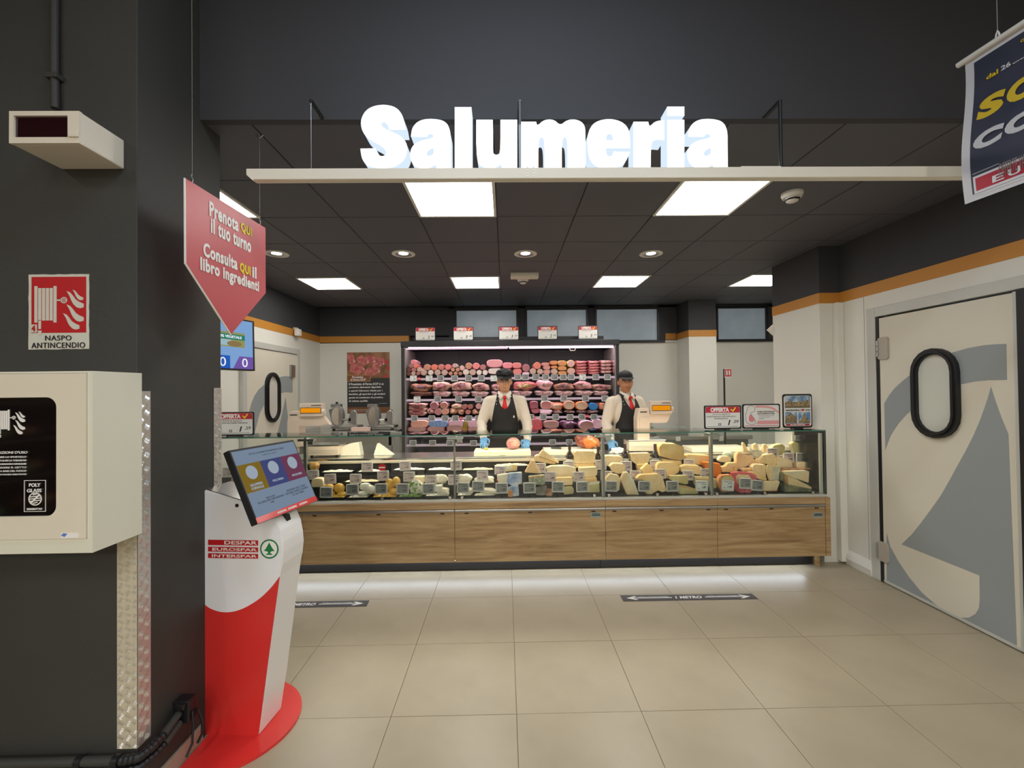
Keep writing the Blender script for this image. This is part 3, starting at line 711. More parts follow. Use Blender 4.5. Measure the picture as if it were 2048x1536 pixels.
# ------------------------------------------------------------------ red hanging arrow sign
t0 = at(372, 357, 1.77)
RX = t0.x
def red_pt(u, v): return hit(u, v, V((RX, 1.77, 2)), V((1, -.03, 0)))
outl = [red_pt(*p) for p in ((372, 357), (531, 456), (531.5, 586), (463, 668), (373, 527))]
nrm = V((1, -.03, 0)).normalized()
t = thing('hanging_sign', 'red arrow-shaped hanging sign with white and yellow text, pointing down at the kiosk', 'sign', outl[3])
obj('board', slab(B(), outl, -nrm*.006), mat('red_board', rgb(196, 74, 80), .42), t)
exr = (outl[1]-outl[0]); exr.z = 0; exr.normalize()
o_edge = obj('edge', slab(B(), [p-nrm*.0005 for p in [outl[0], outl[0]-exr*.006, outl[4]-exr*.006-Z_*.002, outl[3]-Z_*.008, outl[3], outl[4]]], -nrm*.005), M['whitep'], t)
def rt(s, p0, p1, h, m, b=.036):
    """text between two pixels (baseline-centre left and right)"""
    A, C = red_pt(*p0), red_pt(*p1); c = (A+C)/2
    text(s, c+nrm*.001, exr, Z_, (C-A).length, h, m, t, b, space=1.12)
kk = 1.9/FPX
rt('Prenota', (418, 418), (476, 449), .066, M['print_w']); rt('QUI', (481, 456), (503, 465), .052, M['yellow'])
rt('il tuo turno', (421, 452), (501, 491), .068, M['print_w'])
rt('Consulta', (406, 498), (474, 528), .060, M['print_w']); rt('QUI', (479, 536), (500, 543), .052, M['yellow']); rt('il', (504, 543), (512, 547), .058, M['print_w'])
rt('libro ingredienti', (400, 533), (517, 574), .072, M['print_w'])
for k, (u, v, zz) in enumerate(((386, 363, 4.0), (521, 447, 3.0))):
    c = red_pt(u, v)-nrm*.003; r = thing('sign_hanger', ('clear thread and clip at the near corner of the red arrow sign', 'clear thread and clip at the far corner of the red arrow sign')[k], 'hanger', c)
    obj('clip', tube(B(), [c-Z_*.006, c+Z_*.006+X_*.004, c+Z_*.014, c+Z_*.022-X_*.003, c+Z_*.03], .0022, 6), M['alu'], r)
    obj('thread', cyl(B(), c+Z_*.03, V((c.x, c.y, zz)), .0007, n=5), mat('thread', rgb(150, 150, 150), .5), r)
    if k: obj('ceiling_hook', tube(B(), [V((c.x-.02, c.y, 2.99)), V((c.x, c.y, 2.975)), V((c.x+.02, c.y, 2.99))], .003, 6), M['alu'], r)

# ------------------------------------------------------------------ banner at the right
t = thing('hanging_banner', 'navy promotional banner with yellow and white lettering hanging at the right', 'banner', at(1930, 423, 1.84))
bd = V((.105, -1, 0)).normalized()       # runs towards the camera
b0 = at(1922, 130, 1.84); bn = V((-1, -.105, 0)).normalized()
def bp_(u, v): return hit(u, v, b0, bn)
BHt, BW = .60, .72
def bcurve(s, h):                      # s along, h 0 bottom..1 top
    base = b0+bd*(s*BW)-Z_*(BHt*(1-h))
    return base+bn*(-.012*math.sin(h*math.pi*1.0)+.010*math.sin(h*5.5))*(1)-bd*(.010*(math.sin(h*4)-.2))*(1-s)
def bgrid(s0, s1, h0, h1, off, m, name, nx=6, ny=14, th=.0006):
    bm = B(); G = [[bm.verts.new(bcurve(s0+(s1-s0)*i/nx, h0+(h1-h0)*j/ny)+bn*off) for i in range(nx+1)] for j in range(ny+1)]
    for j in range(ny):
        for i in range(nx): bm.faces.new((G[j][i], G[j][i+1], G[j+1][i+1], G[j+1][i]))
    return obj(name, bm, m, t, smooth=True)
bgrid(0, 1, 0, 1, 0, mat('banner_border', rgb(206, 204, 206), .5), 'sheet')
navy = mat('banner_navy', rgb(44, 48, 66), .5, noise_=(7, rgb(56, 58, 74), .35, .7))
bgrid(.045, .955, .045, .965, .001, navy, 'printed_field')
bar = obj('top_rail', cyl(B(), b0-bd*.012+Z_*.006, b0+bd*(BW+.012)+Z_*.006, .0115, n=18), M['whitep'], t, auto=40)
for s_ in (.18, .82):
    c = b0+bd*(BW*s_)+Z_*.015
    obj('clip', tube(B(), [c-Z_*.006-bd*.008, c+Z_*.016-bd*.004, c+Z_*.028, c+Z_*.016+bd*.004, c-Z_*.006+bd*.008], .003, 6), M['whitep'], t)
    obj('cord', cyl(B(), c+Z_*.026, V((c.x, c.y, 4.0)), .0012, n=5), mat('thread', rgb(150, 150, 150), .5), t)
def bt(s, u0, v0, u1, v1, h, m, bold=.02, shear=0, **k):
    A, C = bp_(u0, v0), bp_(u1, v1); L = (C-A).length
    return text(s, (A+C)/2+bn*.014, bd, Z_, L, h, m, t, bold, shear=shear, **k)
bcoord = lambda s, h: b0+bd*(s*BW)-Z_*(BHt*(1-h))
def btx(s, sc, h, wd, ht, m, bold=.02, shear=0):
    c = bcurve(sc, h)+bn*.003
    # letters follow the sheet one by one so that they stay on the wave
    text(s, c, bd, Z_, wd, ht, m, t, bold, shear=shear)
yel = mat('banner_yellow', rgb(222, 190, 36), .5); ban_w = mat('banner_white', rgb(214, 214, 216), .5)
yel_w = mat('worn_yellow', rgb(222, 190, 36), .5, noise_=(9, rgb(50, 50, 60), .58, .62, (18, 18, 1.2))); ban_ww = mat('worn_white', rgb(214, 214, 216), .5, noise_=(9, rgb(50, 52, 66), .56, .60, (18, 18, 1.2)))
def bsm(u, v): p = bp_(u, v)-b0; return p.dot(bd)/BW, 1+p.z/BHt
def bpx(txt, u0, v0, u1, v1, m, bold=.02, shear=0, pitch=0, full=None):
    (s0, h0), (s1, h1) = bsm(u0, v0), bsm(u1, v1); wd = (s1-s0)*BW; ht = abs(h0-h1)*BHt
    for k, ch in enumerate(full or [txt]): btx(ch, (s0+s1)/2+k*pitch*wd/BW, (h0+h1)/2, wd, ht, m, bold, shear)
bpx('OFFERTE', 2034, 82, 2075, 62, yel); bpx('dal', 1966, 161, 1989, 138, yel); bpx('26', 1995, 143, 2014, 122, ban_w); bpx('Ottobre', 2018, 127, 2085, 90, ban_w)
bpx('', 1951, 243, 2009, 172, yel_w, .06, .15, 1.03, 'SOTTO'); bpx('', 1951, 303, 2013, 240, ban_ww, .06, .15, 1.0, 'COSTO')
bpx('OFFERTE VALIDE FINO AL', 2001, 328, 2120, 308, mat('banner_grey', rgb(130, 120, 116), .5), 0)
def bband(s0, s1, h0, h1, off, m, name): bgrid(s0, s1, h0, h1, off, m, name, 4, 3)
hA, hB = bsm(1963, 353)[1], bsm(1963, 379)[1]
bband(.055, .18, hA+.035, hA+.038, .0015, ban_w, 'rule'); bband(.055, .94, hB-.035, hB-.032, .0015, ban_w, 'rule'); bband(.055, .94, hB-.016, hA+.016, .0015, ban_w, 'logo_frame'); bband(.066, .93, hB, hA, .002, mat('banner_red', rgb(176, 30, 52), .5), 'logo_field')
bpx('', 1988, 366, 2011, 343, ban_w, .02, 0, 1.35, 'EUROSPAR')

# ------------------------------------------------------------------ queue display behind the pillar
TR, BR, TL_, BL_ = at(517, 645, 3.22), at(510, 742, 3.18), at(445, 632, 2.93), at(445, 738.5, 2.92)
TL_ = TR+(TL_-TR)*2.2; BL_ = BR+(BL_-BR)*2.2
ex = (TR-TL_).normalized(); ey = (TR-BR); ey = (ey-ex*ey.dot(ex)).normalized(); ez = ex.cross(ey)
W_, H_ = (TR-TL_).length, (TR-BR).length
t = thing('queue_display', 'blue queue number screen with black bezel, half hidden behind the pillar', 'screen', BR)
q = lambda a, b, o: BR-ex*(W_*(1-a))+ey*(H_*b)+ez*o
def qr(a0, a1, b0_, b1, o, m, name, th=.001): obj(name, slab(B(), [q(a0, b0_, o), q(a1, b0_, o), q(a1, b1, o), q(a0, b1, o)], -ez*th), m, t)
qr(0, 1, 0, 1, 0, M['blackp'], 'housing', .05)
qr(.015, .975, .03, .97, .0006, emis('screen_sky', rgb(124, 160, 206), 1.0), 'display')
qr(.2, .87, .44, .72, .0012, emis('screen_khaki', rgb(150, 150, 90), .9), 'picture_strip'); qr(.2, .87, .58, .68, .0018, emis('screen_green', rgb(40, 128, 110), .9), 'green_strip'); qr(.2, .70, .46, .57, .0018, emis('screen_grey', rgb(160, 190, 200), .9), 'grey_strip')
text('100% VEGETALE', q(.68, .63, .002), ex, ey, W_*.3, H_*.05, emis('screen_white', (.8, .85, .9), 1), t, .02)
obj('plate_picture', slab(B(), [q(.74, .50, .002)+ex*x+ey*y for x, y in ellip(18, W_*.09, H_*.055)], -ez*.0008), emis('screen_brown', rgb(140, 120, 80), .9), t)
qr(.2, .685, .03, .27, .0012, emis('screen_blue', rgb(40, 90, 180), 1), 'number_tile'); 
obj('number_tile', slab(B(), [q(.72, .03, .0012), q(.975, .03, .0012), q(.975, .27, .0012), q(.80, .27, .0012)], -ez*.001), emis('screen_purple', rgb(110, 84, 160), 1), t)
for s_ in (.598, .865): text('0', q(s_, .15, .002), ex, ey, W_*.07, H_*.17, emis('screen_white', (.8, .85, .9), 1), t)
c = q(.5, .9, -.05); obj('hanger_pole', cyl(B(), c, V((c.x, c.y, 3.0)), .015), M['blackp'], t)

# ------------------------------------------------------------------ totem kiosk
KA = math.radians(5); kx = V((math.cos(KA), -math.sin(KA), 0)); ky = V((math.sin(KA), math.cos(KA), 0))
K0 = V((-1.205, 2.165, 0)); KT = .18
hk = lambda u, v, o=0: hit(u, v, K0-ky*o, ky)
t = thing('queue_kiosk', 'white and red ticket totem with tilted touch screen in front of the pillar', 'kiosk', (-1.34, 2.25, 0))
prof = [hk(*p) for p in ((408, 1475), (518, 1478), (530, 1388), (545, 1272), (560, 1153), (564.5, 1130), (567, 1106), (566, 1085), (561, 1062), (553, 1040), (541, 1022), (520, 1010), (496, 1006), (409.5, 979))]
for p in prof: 
    if p.z < .014: p.z = .014
obj('body', slab(B(), prof, ky*KT, .003), M['white_s'], t)
obj('side_panel', slab(B(), [p-ky*.0 for p in [hk(*p) for p in ((409, 1470), (516, 1473), (559, 1154), (565.5, 1106), (560, 1062), (550, 1038), (536, 1021), (496, 1008), (410, 981))]], -ky*.004, .001), mat('white_totem_side', rgb(234, 234, 236), .3, coat=.3), t)
obj('red_graphic', slab(B(), [hk(*p, .005) for p in chaikin([(408.5, 1208.5, 1), (420, 1218), (446, 1226), (478, 1222), (516, 1201), (543, 1175), (559.5, 1152.5, 1), (543, 1272, 1), (516.5, 1473, 1), (408.5, 1470, 1)], 3)], ky*.0006), M['red_s'], t)
obj('top_plate', slab(B(), [hk(410, 978.5)+ky*.0, hk(497, 1005)+ky*0, hk(497, 1005)+ky*KT, hk(410, 978.5)+ky*KT], Z_*.003), M['steel'], t)
c = hk(474, 1011, .005); obj('camera_dot', cyl(B(), c, c-ky*.002, .009, n=16), M['blackp'], t)
def kt(s, u0, v0, u1, v1, m, b=.02):
    A, C = hk(u0, v0, .0075), hk(u1, v1, .0075); text(s, (A+C)/2, kx, Z_, (C-A).dot(kx), (A.z-C.z), m, t, b)
for (v0, v1, s, u) in ((1079.5, 1091.5, 'DESPAR', 449), (1093.5, 1104.5, 'EUROSPAR', 425), (1106.5, 1117.5, 'INTERSPAR', 424)):
    A, C = hk(416, v0, .006), hk(516, v1, .006)
    obj('logo_bar', slab(B(), [A, V((C.x, C.y, A.z)), C, V((A.x, A.y, C.z))], ky*.0008), M['red'], t)
    kt(s, u, v0+2, 514, v1-2, M['print_w'], .012)
c = hk(538.5, 1098, .006); rr_ = (hk(557, 1098, .006)-c).length
circ = lambda r, n=32: [c+kx*r*math.cos(2*math.pi*i/n)+Z_*r*math.sin(2*math.pi*i/n) for i in range(n)]
obj('logo_disc', slab(B(), circ(rr_*.86), ky*.0004), M['print_w'], t); obj('logo_circle', ring(B(), circ(rr_), circ(rr_*.84), ky*.0008), M['green'], t)
tree = [(0, .68), (.16, .38), (.34, .08), (.6, -.22), (.42, -.2), (.24, -.24), (.12, -.34), (.1, -.42), (.3, -.5), (.34, -.6), (-.34, -.6), (-.3, -.5), (-.1, -.42), (-.12, -.34), (-.24, -.24), (-.42, -.2), (-.6, -.22), (-.34, .08), (-.16, .38)]
obj('logo_tree', slab(B(), [c-ky*.0008+kx*x*rr_+Z_*z*rr_ for x, z in tree], ky*.0008), M['green'], t)
# base plate
bp = [V((-1.455, 1.89, 0))]
for k in range(25):
    a_ = math.radians(-90+180*k/24); bp.append(V((-1.455+.385*math.cos(a_), 2.25+.345*math.sin(a_), 0)))
bp.append(V((-1.475, 2.59, 0)))
obj('base_plate', slab(B(), [V((p.x, p.y, .014)) for p in bp[1:-1]], (0, 0, -.0136), .001), M['red_s'], t)
# scanner and slot on the front
def kf(u, v, o): 
    return hit(u, v, K0+kx*o, V((kx.x, kx.y, 0)))
fr = hk(562, 1070).dot(kx)-K0.dot(kx)
n_ = V((kx.x, kx.y, 0))
def kpatch(name, L, o, m): obj(name, slab(B(), [kf(u, v, fr+o) for u, v in L], -kx*.03), m, t)
kpatch('scanner_window', [(570, 1029), (579, 1027), (584, 1045), (575, 1048)], -.012, M['rubber'])
kpatch('ticket_slot', [(577, 1089), (598, 1076), (598, 1079), (577, 1092)], .007, M['rubber'])
obj('reader_disc', cyl(B(), kf(583, 1061, fr-.004), kf(583, 1061, fr+.004), .011, n=20), M['cream'], t)
# touch screen
SA, ST, SW, SH = .212, .426, .437, .362
sp = V((-1.272, 2.045, 1.40)); sw = V((math.sin(SA), math.cos(SA), 0)); se = V((math.cos(SA), -math.sin(SA), 0)); sd = se*math.sin(ST)-Z_*math.cos(ST); sn = sw.cross(-sd).normalized()
scr = obj('touch_screen', slab(B(), [sp, sp+sw*SW, sp+sw*SW+sd*SH, sp+sd*SH], -sn*.034, .002), M['blackp'], t)
def sq(a0, a1, b0_, b1, o, m, name):
    P = lambda a_, b_: sp+sw*(SW*a_)+sd*(SH*b_)+sn*o
    return obj(name, slab(B(), [P(a0, b0_), P(a1, b0_), P(a1, b1), P(a0, b1)], -sn*.0006), m, scr)
def obj_sub(*a): pass
sq(.02, .98, .03, .925, .0008, emis('totem_screen', rgb(124, 140, 160), .85), 'display')
sq(.01, .99, .925, .998, .0008, M['red_s'], 'lower_strip')
for k, (nm, cc) in enumerate((('SALUMERIA\nFORMAGGI', (128, 104, 40)), ('PESCHERIA', (68, 74, 120)), ('MACELLERIA', (112, 62, 84)))):
    x0, x1_ = .02+k*.32, .02+(k+1)*.32; sq(x0, x1_, .22, .60, .0016, emis('tile_%d' % k, rgb(*cc), .85), 'menu_tile')
    P = sp+sw*(SW*(x0+x1_)/2)+sd*(SH*.345)+sn*.0022
    obj('menu_icon', slab(B(), [P+sw*x+sd*y for x, y in ellip(24, .034, .034)], -sn*.0005), emis('icon_pale', rgb(160, 172, 186), .85), scr)
    text(nm, sp+sw*(SW*(x0+x1_)/2)+sd*(SH*(.53 if k else .535))+sn*.002, sw, -sd, .075, .03 if k == 0 else .011, emis('icon_pale', rgb(160, 172, 186), .85), scr, 0)
tk = emis('screen_text', rgb(86, 96, 112), .85)
for s_, a_, b_, wd, ht in (('TOCCA LO SCHERMO PER PRENDERE IL TURNO', .5, .10, .24, .009), ('scegli il tuo reparto', .52, .145, .10, .007), ('VISITA IL SITO\nPER CONSULTARE IL LIBRO INGREDIENTI\nonline', .3, .76, .17, .034), ('INQUADRA QUI IL CODICE\nPER ESSERE AVVISATO QUANDO\nE IL TUO TURNO', .72, .76, .17, .04)):
    text(s_, sp+sw*(SW*a_)+sd*(SH*b_)+sn*.0015, sw, -sd, wd, ht, tk, scr, 0)
for s_, a_ in (('DESPAR', .38), ('EUROSPAR', .55), ('INTERSPAR', .74)): text(s_, sp+sw*(SW*a_)+sd*(SH*.962)+sn*.001, sw, -sd, .062, .010, M['print_w'], scr, .02)
c = sp+sw*(SW*.5)+sd*(SH*.5)-sn*.03
obj('screen_mount', slab(B(), [hk(497, 1006)+ky*.05+Z_*.0, hk(545, 1030)+ky*.05, hk(545, 1030)+ky*.13, hk(497, 1006)+ky*.13], V((-.03, 0, .1))), M['blackp'], t)

# ------------------------------------------------------------------ floor stickers
def sticker(pts, lab, txt_c, full=True):
    t = thing('floor_sticker', lab, 'sticker', (pts[0].x, pts[0].y, .0005), 'distance stickers on the floor')
    obj('film', slab(B(), [V((p.x, p.y, .0018)) for p in pts], (0, 0, -.0013)), mat('sticker_black', rgb(44, 38, 38), .4), t)
    L, R_ = (pts[0]+pts[3])/2, (pts[1]+pts[2])/2; c = (L+R_)/2; dx = (R_-L).normalized(); dy = Z_.cross(dx); hw = (R_-L).length/2; hh = (pts[0]-pts[3]).length/2
    c.z = .002
    text('1 METRO', c, dx, dy, hw*.40, hh*.80, M['print_w'], t, .03, depth=.0006, shear=.2)
    for s in (-1, 1):
        def P(x, y): return c+dx*(s*x*hw)+dy*(y*hh)
        bm = B(); slab(bm, [P(.25, .1), P(.86, .1), P(.86, -.1), P(.25, -.1)], -Z_*.0004)
        slab(bm, [P(.93, 0), P(.80, .62), P(.76, .5), P(.85, 0)], -Z_*.0004); slab(bm, [P(.93, 0), P(.80, -.62), P(.76, -.5), P(.85, 0)], -Z_*.0004)
        obj('arrow', bm, M['print_w'], t)
        text('MANTIENI LA DISTANZA DI SICUREZZA', c+dx*(s*.52*hw)+dy*(.32*hh), dx, dy, hw*.46, hh*.2, M['print_w'], t, 0, depth=.0006)
sticker([atZ(1240, 1191, 0), atZ(1503, 1187.5, 0), atZ(1517, 1198.5, 0), atZ(1247, 1203, 0)], 'black 1 METRO distance sticker with arrows on the floor, the right one', None)
R1, R2_ = atZ(739, 1201, 0), atZ(733, 1213, 0); dxx = V((-1.02, -.0, 0))
sticker([R1+dxx, R1, R2_, R2_+dxx], 'black 1 METRO distance sticker on the floor, left one half hidden by the kiosk', None)

# ------------------------------------------------------------------ OFFERTA boards
def offer(u0, v0, u1, v1, Yp, euro, cents, lines, lab, group=None, rail=None, rot=0):
    a = at(u0, v0, Yp); b = at(u1, v1, Yp); cx, cz = (a.x+b.x)/2, (a.z+b.z)/2; W_, H_ = b.x-a.x, a.z-b.z
    base = rail if rail is not None else b.z
    t = thing('offer_sign', lab, 'sign', (cx, Yp, base), group)
    cz = base+.006+H_/2
    P = lambda x, z, o=0: V((cx+x*W_, Yp-o, cz+z*H_))
    r = H_*.07
    obj('frame', slab(B(), [V((cx+p[0], Yp, cz+p[1])) for p in rrect(W_, H_, r)], (0, .008, 0)), M['blackp'], t)
    obj('foot', box(B(), (cx-W_*.2, Yp+.001, base), (cx+W_*.2, Yp+.03, base+.006)), M['blackp'], t)
    obj('sheet', slab(B(), [V((cx+p[0], Yp-.001, cz+p[1])) for p in rrect(W_*.93, H_*.90, r)], (0, .001, 0)), mat('sheet_white', rgb(226, 224, 218), .4), t)
    return t, P, W_, H_
def offer_std(*a, **k):
    t, P, W_, H_ = offer(*a, **k); euro, cents, lines = a[5], a[6], a[7]
    obj('red_header', slab(B(), [P(x, z, .0016) for x, z in ((-.46, .19), (.46, .19), (.46, .40), (.42, .445), (-.42, .445), (-.46, .40))], (0, .0006, 0)), mat('header_red', rgb(190, 40, 60), .45), t)
    text('OFFERTA', P(-.08, .315, .0018), X_, Z_, W_*.50, H_*.19, M['print_w'], t, .05)
    obj('tick', slab(B(), [P(x, z, .0022) for x, z in ((.20, .33), (.24, .345), (.27, .28), (.33, .42), (.36, .40), (.275, .21))], (0, .0006, 0)), M['yellow'], t)
    for k_, l in enumerate(lines): text(l, P(-.05, .12-.09*k_, .0012), X_, Z_, W_*.78*min(1, len(l)/22), H_*.055, M['print_g'], t, .0)
    text(euro, P(.17, -.23, .0012), X_, Z_, W_*.07, H_*.22, M['print_k'], t, .03, shear=.25)
    text('.'+cents, P(.345, -.19, .0012), X_, Z_, W_*.15, H_*.13, M['print_k'], t, .0, shear=.2)
    obj('mark', ring(B(), [P(x, z, .0018) for x, z in ((-.12, -.36), (-.05, -.36), (-.05, -.26), (-.12, -.26))], [P(x, z, .0018) for x, z in ((-.105, -.34), (-.065, -.34), (-.065, -.28), (-.105, -.28))], (0, .0006, 0)), M['print_k'], t)
    obj('rule', slab(B(), [P(-.43, -.405, .0018), P(.40, -.405, .0018), P(.40, -.392, .0018), P(-.43, -.392, .0018)], (0, .0006, 0)), M['print_k'], t)
    return t

# ------------------------------------------------------------------ serve-over counter
CF, GX0, GX1 = 3.97, -2.75, at(1650, 930, 4.0).x
ZL = .655
ct = thing('display_counter', 'long serve-over counter with oak front and glass case full of cheese', 'counter', (0, CF, 0))
edges = [GX0, -1.82, -.467, .887, 1.90, 2.885]
for a_, b_ in zip(edges, edges[1:]):
    obj('front_panel', box(B(), (a_+.0015, CF, .126), (b_-.0015, CF+.018, .572), .0012), M['wood'], ct)
    obj('bumper_rail', box(B(), (a_, CF-.012, .574), (b_, CF+.012, .596), .006), M['alu'], ct)
    obj('ledge', box(B(), (a_+.0005, CF-.006, .598), (b_-.0005, CF+.06, ZL+.0), .003), M['wood'], ct)
    for f_ in (.08, .5, .92):
        x = a_+(b_-a_)*f_; obj('latch', box(B(), (x-.018, CF-.004, .556), (x+.018, CF, .566), .001), M['blackp'], ct)
obj('end_panel', box(B(), (2.887, CF-.005, .126), (2.93, 4.80, ZL+.0), .002), M['wood'], ct)
for u in (1192, 1636):
    c = at(u, 1030, CF-.002); o = obj('maker_badge', box(B(), (c.x-.045, CF-.002, c.z-.022), (c.x+.045, CF, c.z+.022), .001), mat('badge_teal', rgb(150, 170, 165), .4), ct)
    text('COSTAN', c+Z_*.008-Y_*.001, X_, Z_, .075, .014, M['print_k'], o, .04); obj('stripe', box(B(), (c.x-.04, CF-.0028, c.z-.010), (c.x+.04, CF-.002, c.z-.004)), M['print_k'], o)
obj('toe_kick', box(B(), (GX0, 4.09, .012), (.86, 4.12, .11), .004), M['blackp'], ct); obj('toe_kick', box(B(), (.862, 4.09, .012), (2.84, 4.12, .118), .004), M['blackp'], ct)
obj('carcass', box(B(), (GX0, 4.13, .06), (2.885, 4.84, .64)), M['blackp'], ct)
for x in (GX0+.1, .86, 2.82): obj('foot', box(B(), (x-.03, 4.125, 0), (x+.03, 4.18, .06), .002), M['blackp'], ct)
obj('foot', box(B(), (2.855, 4.05, 0), (2.885, 4.085, .126), .002), M['wood'], ct)
obj('kick_light', box(B(), (GX0+.1, 4.055, .108), (2.75, 4.075, .122)), emis('kick_led', (.82, .9, 1), KICK_E), ct)
obj('kick_light_channel', box(B(), (GX0+.05, 4.03, .122), (2.8, 4.085, .126)), M['alu'], ct)
# case: rail, deck steps, back wall, work shelf
obj('glass_rail', box(B(), (GX0, 3.992, ZL), (GX1, 4.03, ZL+.022), .003), M['alu_d'], ct)
DK = [(4.03, 4.20, .675), (4.20, 4.31, .765), (4.31, 4.46, .845)]
deckm = mat('deck_black', rgb(34, 34, 36), .35)
for y0, y1, z in DK: obj('deck_step', box(B(), (GX0, y0, .64), (GX1-.01, y1, z), .002), deckm, ct)
obj('back_wall', box(B(), (GX0, 4.46, .64), (GX1-.01, 4.48, .944)), M['blackp'], ct)
obj('work_shelf', box(B(), (GX0, 4.462, .946), (GX1-.01, 4.86, .988), .004), M['steel'], ct)
obj('shelf_lip', box(B(), (GX0, 4.452, .940), (GX1-.01, 4.462, .966), .003), mat('lip_cream', rgb(196, 186, 166), .4), ct)
obj('rear_panel', box(B(), (GX0, 4.842, .1), (2.885, 4.858, .944)), M['whitep'], ct)
GT = 1.262
posts = [-1.81, -.467, .887, 1.882]
gx = [GX0]+posts+[GX1]
for a_, b_ in zip(gx, gx[1:]):
    obj('front_glass', box(B(), (a_+.002, 4.0, ZL+.022), (b_-.002, 4.006, GT-.012)), M['glass'], ct)
    o = obj('top_glass', box(B(), (a_+.001, 3.995, GT-.008), (b_-.001, 4.42, GT)), M['glassg'], ct)
    obj('polished_edge', box(B(), (a_+.001, 3.992, GT-.009), (b_-.001, 3.9955, GT+.0005)), M['gedge'], ct)
for k, x in enumerate(posts):
    wd = (.016, .010, .020, .018)[k]
    obj('post', box(B(), (x-wd, 4.012, ZL+.022), (x-.001, 4.045, GT-.04), .003), M['alu'], ct)
    obj('post', box(B(), (x+.001, 4.014, ZL+.022), (x+wd*.6, 4.04, GT-.04), .003), M['alu'], ct)
    obj('top_bracket', box(B(), (x-.07, 4.01, GT-.045), (x+.075, 4.07, GT-.026), .003), M['alu'], ct)
    obj('bracket_arm', box(B(), (x-.012, 4.012, GT-.026), (x+.012, 4.40, GT-.012), .002), M['alu'], ct)
    obj('hinge_block', box(B(), (x+.02, 4.008, GT-.075), (x+.07, 4.03, GT-.047), .003), M['alu'], ct)
obj('end_glass', box(B(), (GX1-.007, 4.007, ZL+.022), (GX1, 4.46, GT-.009)), M['glassg'], ct)
obj('polished_edge', box(B(), (GX1-.001, 3.992, ZL+.02), (GX1+.006, 4.0, GT)), mat('dark_glass_edge', rgb(24, 40, 38), .2), ct)
obj('post', box(B(), (GX1-.03, 4.41, ZL), (GX1-.01, 4.44, GT-.012), .003), M['alu_d'], ct)
obj('post', box(B(), (GX1-.035, 4.012, ZL+.022), (GX1-.012, 4.035, GT-.03), .003), M['alu_d'], ct)
for u in (626, 764, 900, 924, 1189, 1218, 1315, 1412, 1434, 1530, 1626):
    c = at(u, 998, 4.0); obj('glass_clip', box(B(), (c.x-.012, 3.994, ZL+.022), (c.x+.012, 4.02, ZL+.05), .003), M['steel'], ct)
obj('lamp_profile', box(B(), (-1.8, 4.36, GT-.030), (2.82, 4.40, GT-.013), .003), M['alu'], ct)
obj('lamp_strip', box(B(), (-1.79, 4.365, GT-.034), (2.81, 4.395, GT-.0305)), emis('case_led', (1, .86, .66), CASE_E), ct)

# boards standing on the glass top
SY = 4.16
offer_std(428, 820, 508, 866, 4.12, '1', '59', ('TUTTI AL BANCO', 'RICOTTA DI CAPRA PREMIUM'), 'OFFERTA price board on the counter behind the left pillar, reading 1.59', rail=GT+.001)
offer_std(1408, 810, 1483, 856, SY, '1', '09', ('TUTTI AL BANCO', 'GORGONZOLA DOP GIM KG1.5', 'INVERNIZZI'), 'large OFFERTA price board on the right of the glass counter, reading 1.09', rail=GT+.001)
t, P, W_, H_ = offer(1484.5, 808, 1561, 856, SY, '', '', (), 'pink notice board with drawing of an expectant mother on the glass counter', rail=GT+.001)
pk = mat('pink_print', rgb(226, 158, 158), .5); pk2 = mat('rose_print', rgb(220, 130, 136), .5)
obj('pink_band', slab(B(), [P(x, z, .0016) for x, z in ((-.1, -.18), (.46, -.18), (.46, -.33), (-.13, -.33))], (0, .0006, 0)), pk, t)
obj('pink_band', slab(B(), [P(x, z, .0016) for x, z in ((-.44, -.375), (.44, -.375), (.44, -.41), (-.44, -.41))], (0, .0006, 0)), pk2, t)
obj('pink_arc', slab(B(), [P(x, z, .0016) for x, z in chaikin([(-.15, .43, 1), (.1, .43), (.3, .38), (.46, .18, 1), (.46, .1, 1), (.28, .30), (.1, .35), (-.15, .35, 1)], 2)], (0, .0006, 0)), pk, t)
obj('outline', tube(B(), [P(x, z, .0022) for x, z in chaikin([(-.18, .40), (-.28, .44), (-.36, .38), (-.38, .22), (-.42, .1), (-.42, -.15), (-.38, -.3), (-.24, -.35), (-.16, -.3), (-.15, -.2), (-.2, -.08), (-.25, .02), (-.3, .1), (-.27, .16), (-.19, .18), (-.17, .28)], 2)], .0014, 6, True), M['print_k'], t)
obj('belly', slab(B(), [P(x, z, .0024) for x, z in chaikin([(-.33, .05), (-.25, .08), (-.24, -.02), (-.19, -.1), (-.19, -.2), (-.26, -.24), (-.34, -.2)], 2)], (0, .0006, 0)), pk2, t)
for k, (s_, z) in enumerate((("DIAMO PRECEDENZA", .18), ("ALLE DONNE IN ATTESA", .10))): text(s_, P(.12, z, .0012), X_, Z_, W_*.46, H_*.05, M['print_k'], t, .02)
for z, wd in ((.02, .4), (-.04, .28), (-.1, .14)): text('siamo felici di servirvi per prime', P(-.07+wd/2, z, .0012), X_, Z_, W_*wd, H_*.03, M['print_g'], t)
t, P, W_, H_ = offer(1565, 789, 1625, 856, SY+.01, '', '', (), 'upright picture board with three building views reading MASSAFRA I love YOU', rail=GT+.001)
def pic(name, x0, z0, x1_, z1, m, o=.0016): return obj(name, slab(B(), [P(x0, z0, o), P(x1_, z0, o), P(x1_, z1, o), P(x0, z1, o)], (0, .0005, 0)), m, t)
skyb = mat('photo_sky', rgb(96, 136, 176), .5, noise_=(14, rgb(190, 200, 206), .45, .6)); sto = mat('photo_stone', rgb(176, 154, 112), .5, noise_=(60, rgb(108, 90, 66), .4, .6)); grn = mat('photo_ground', rgb(110, 100, 72), .5)
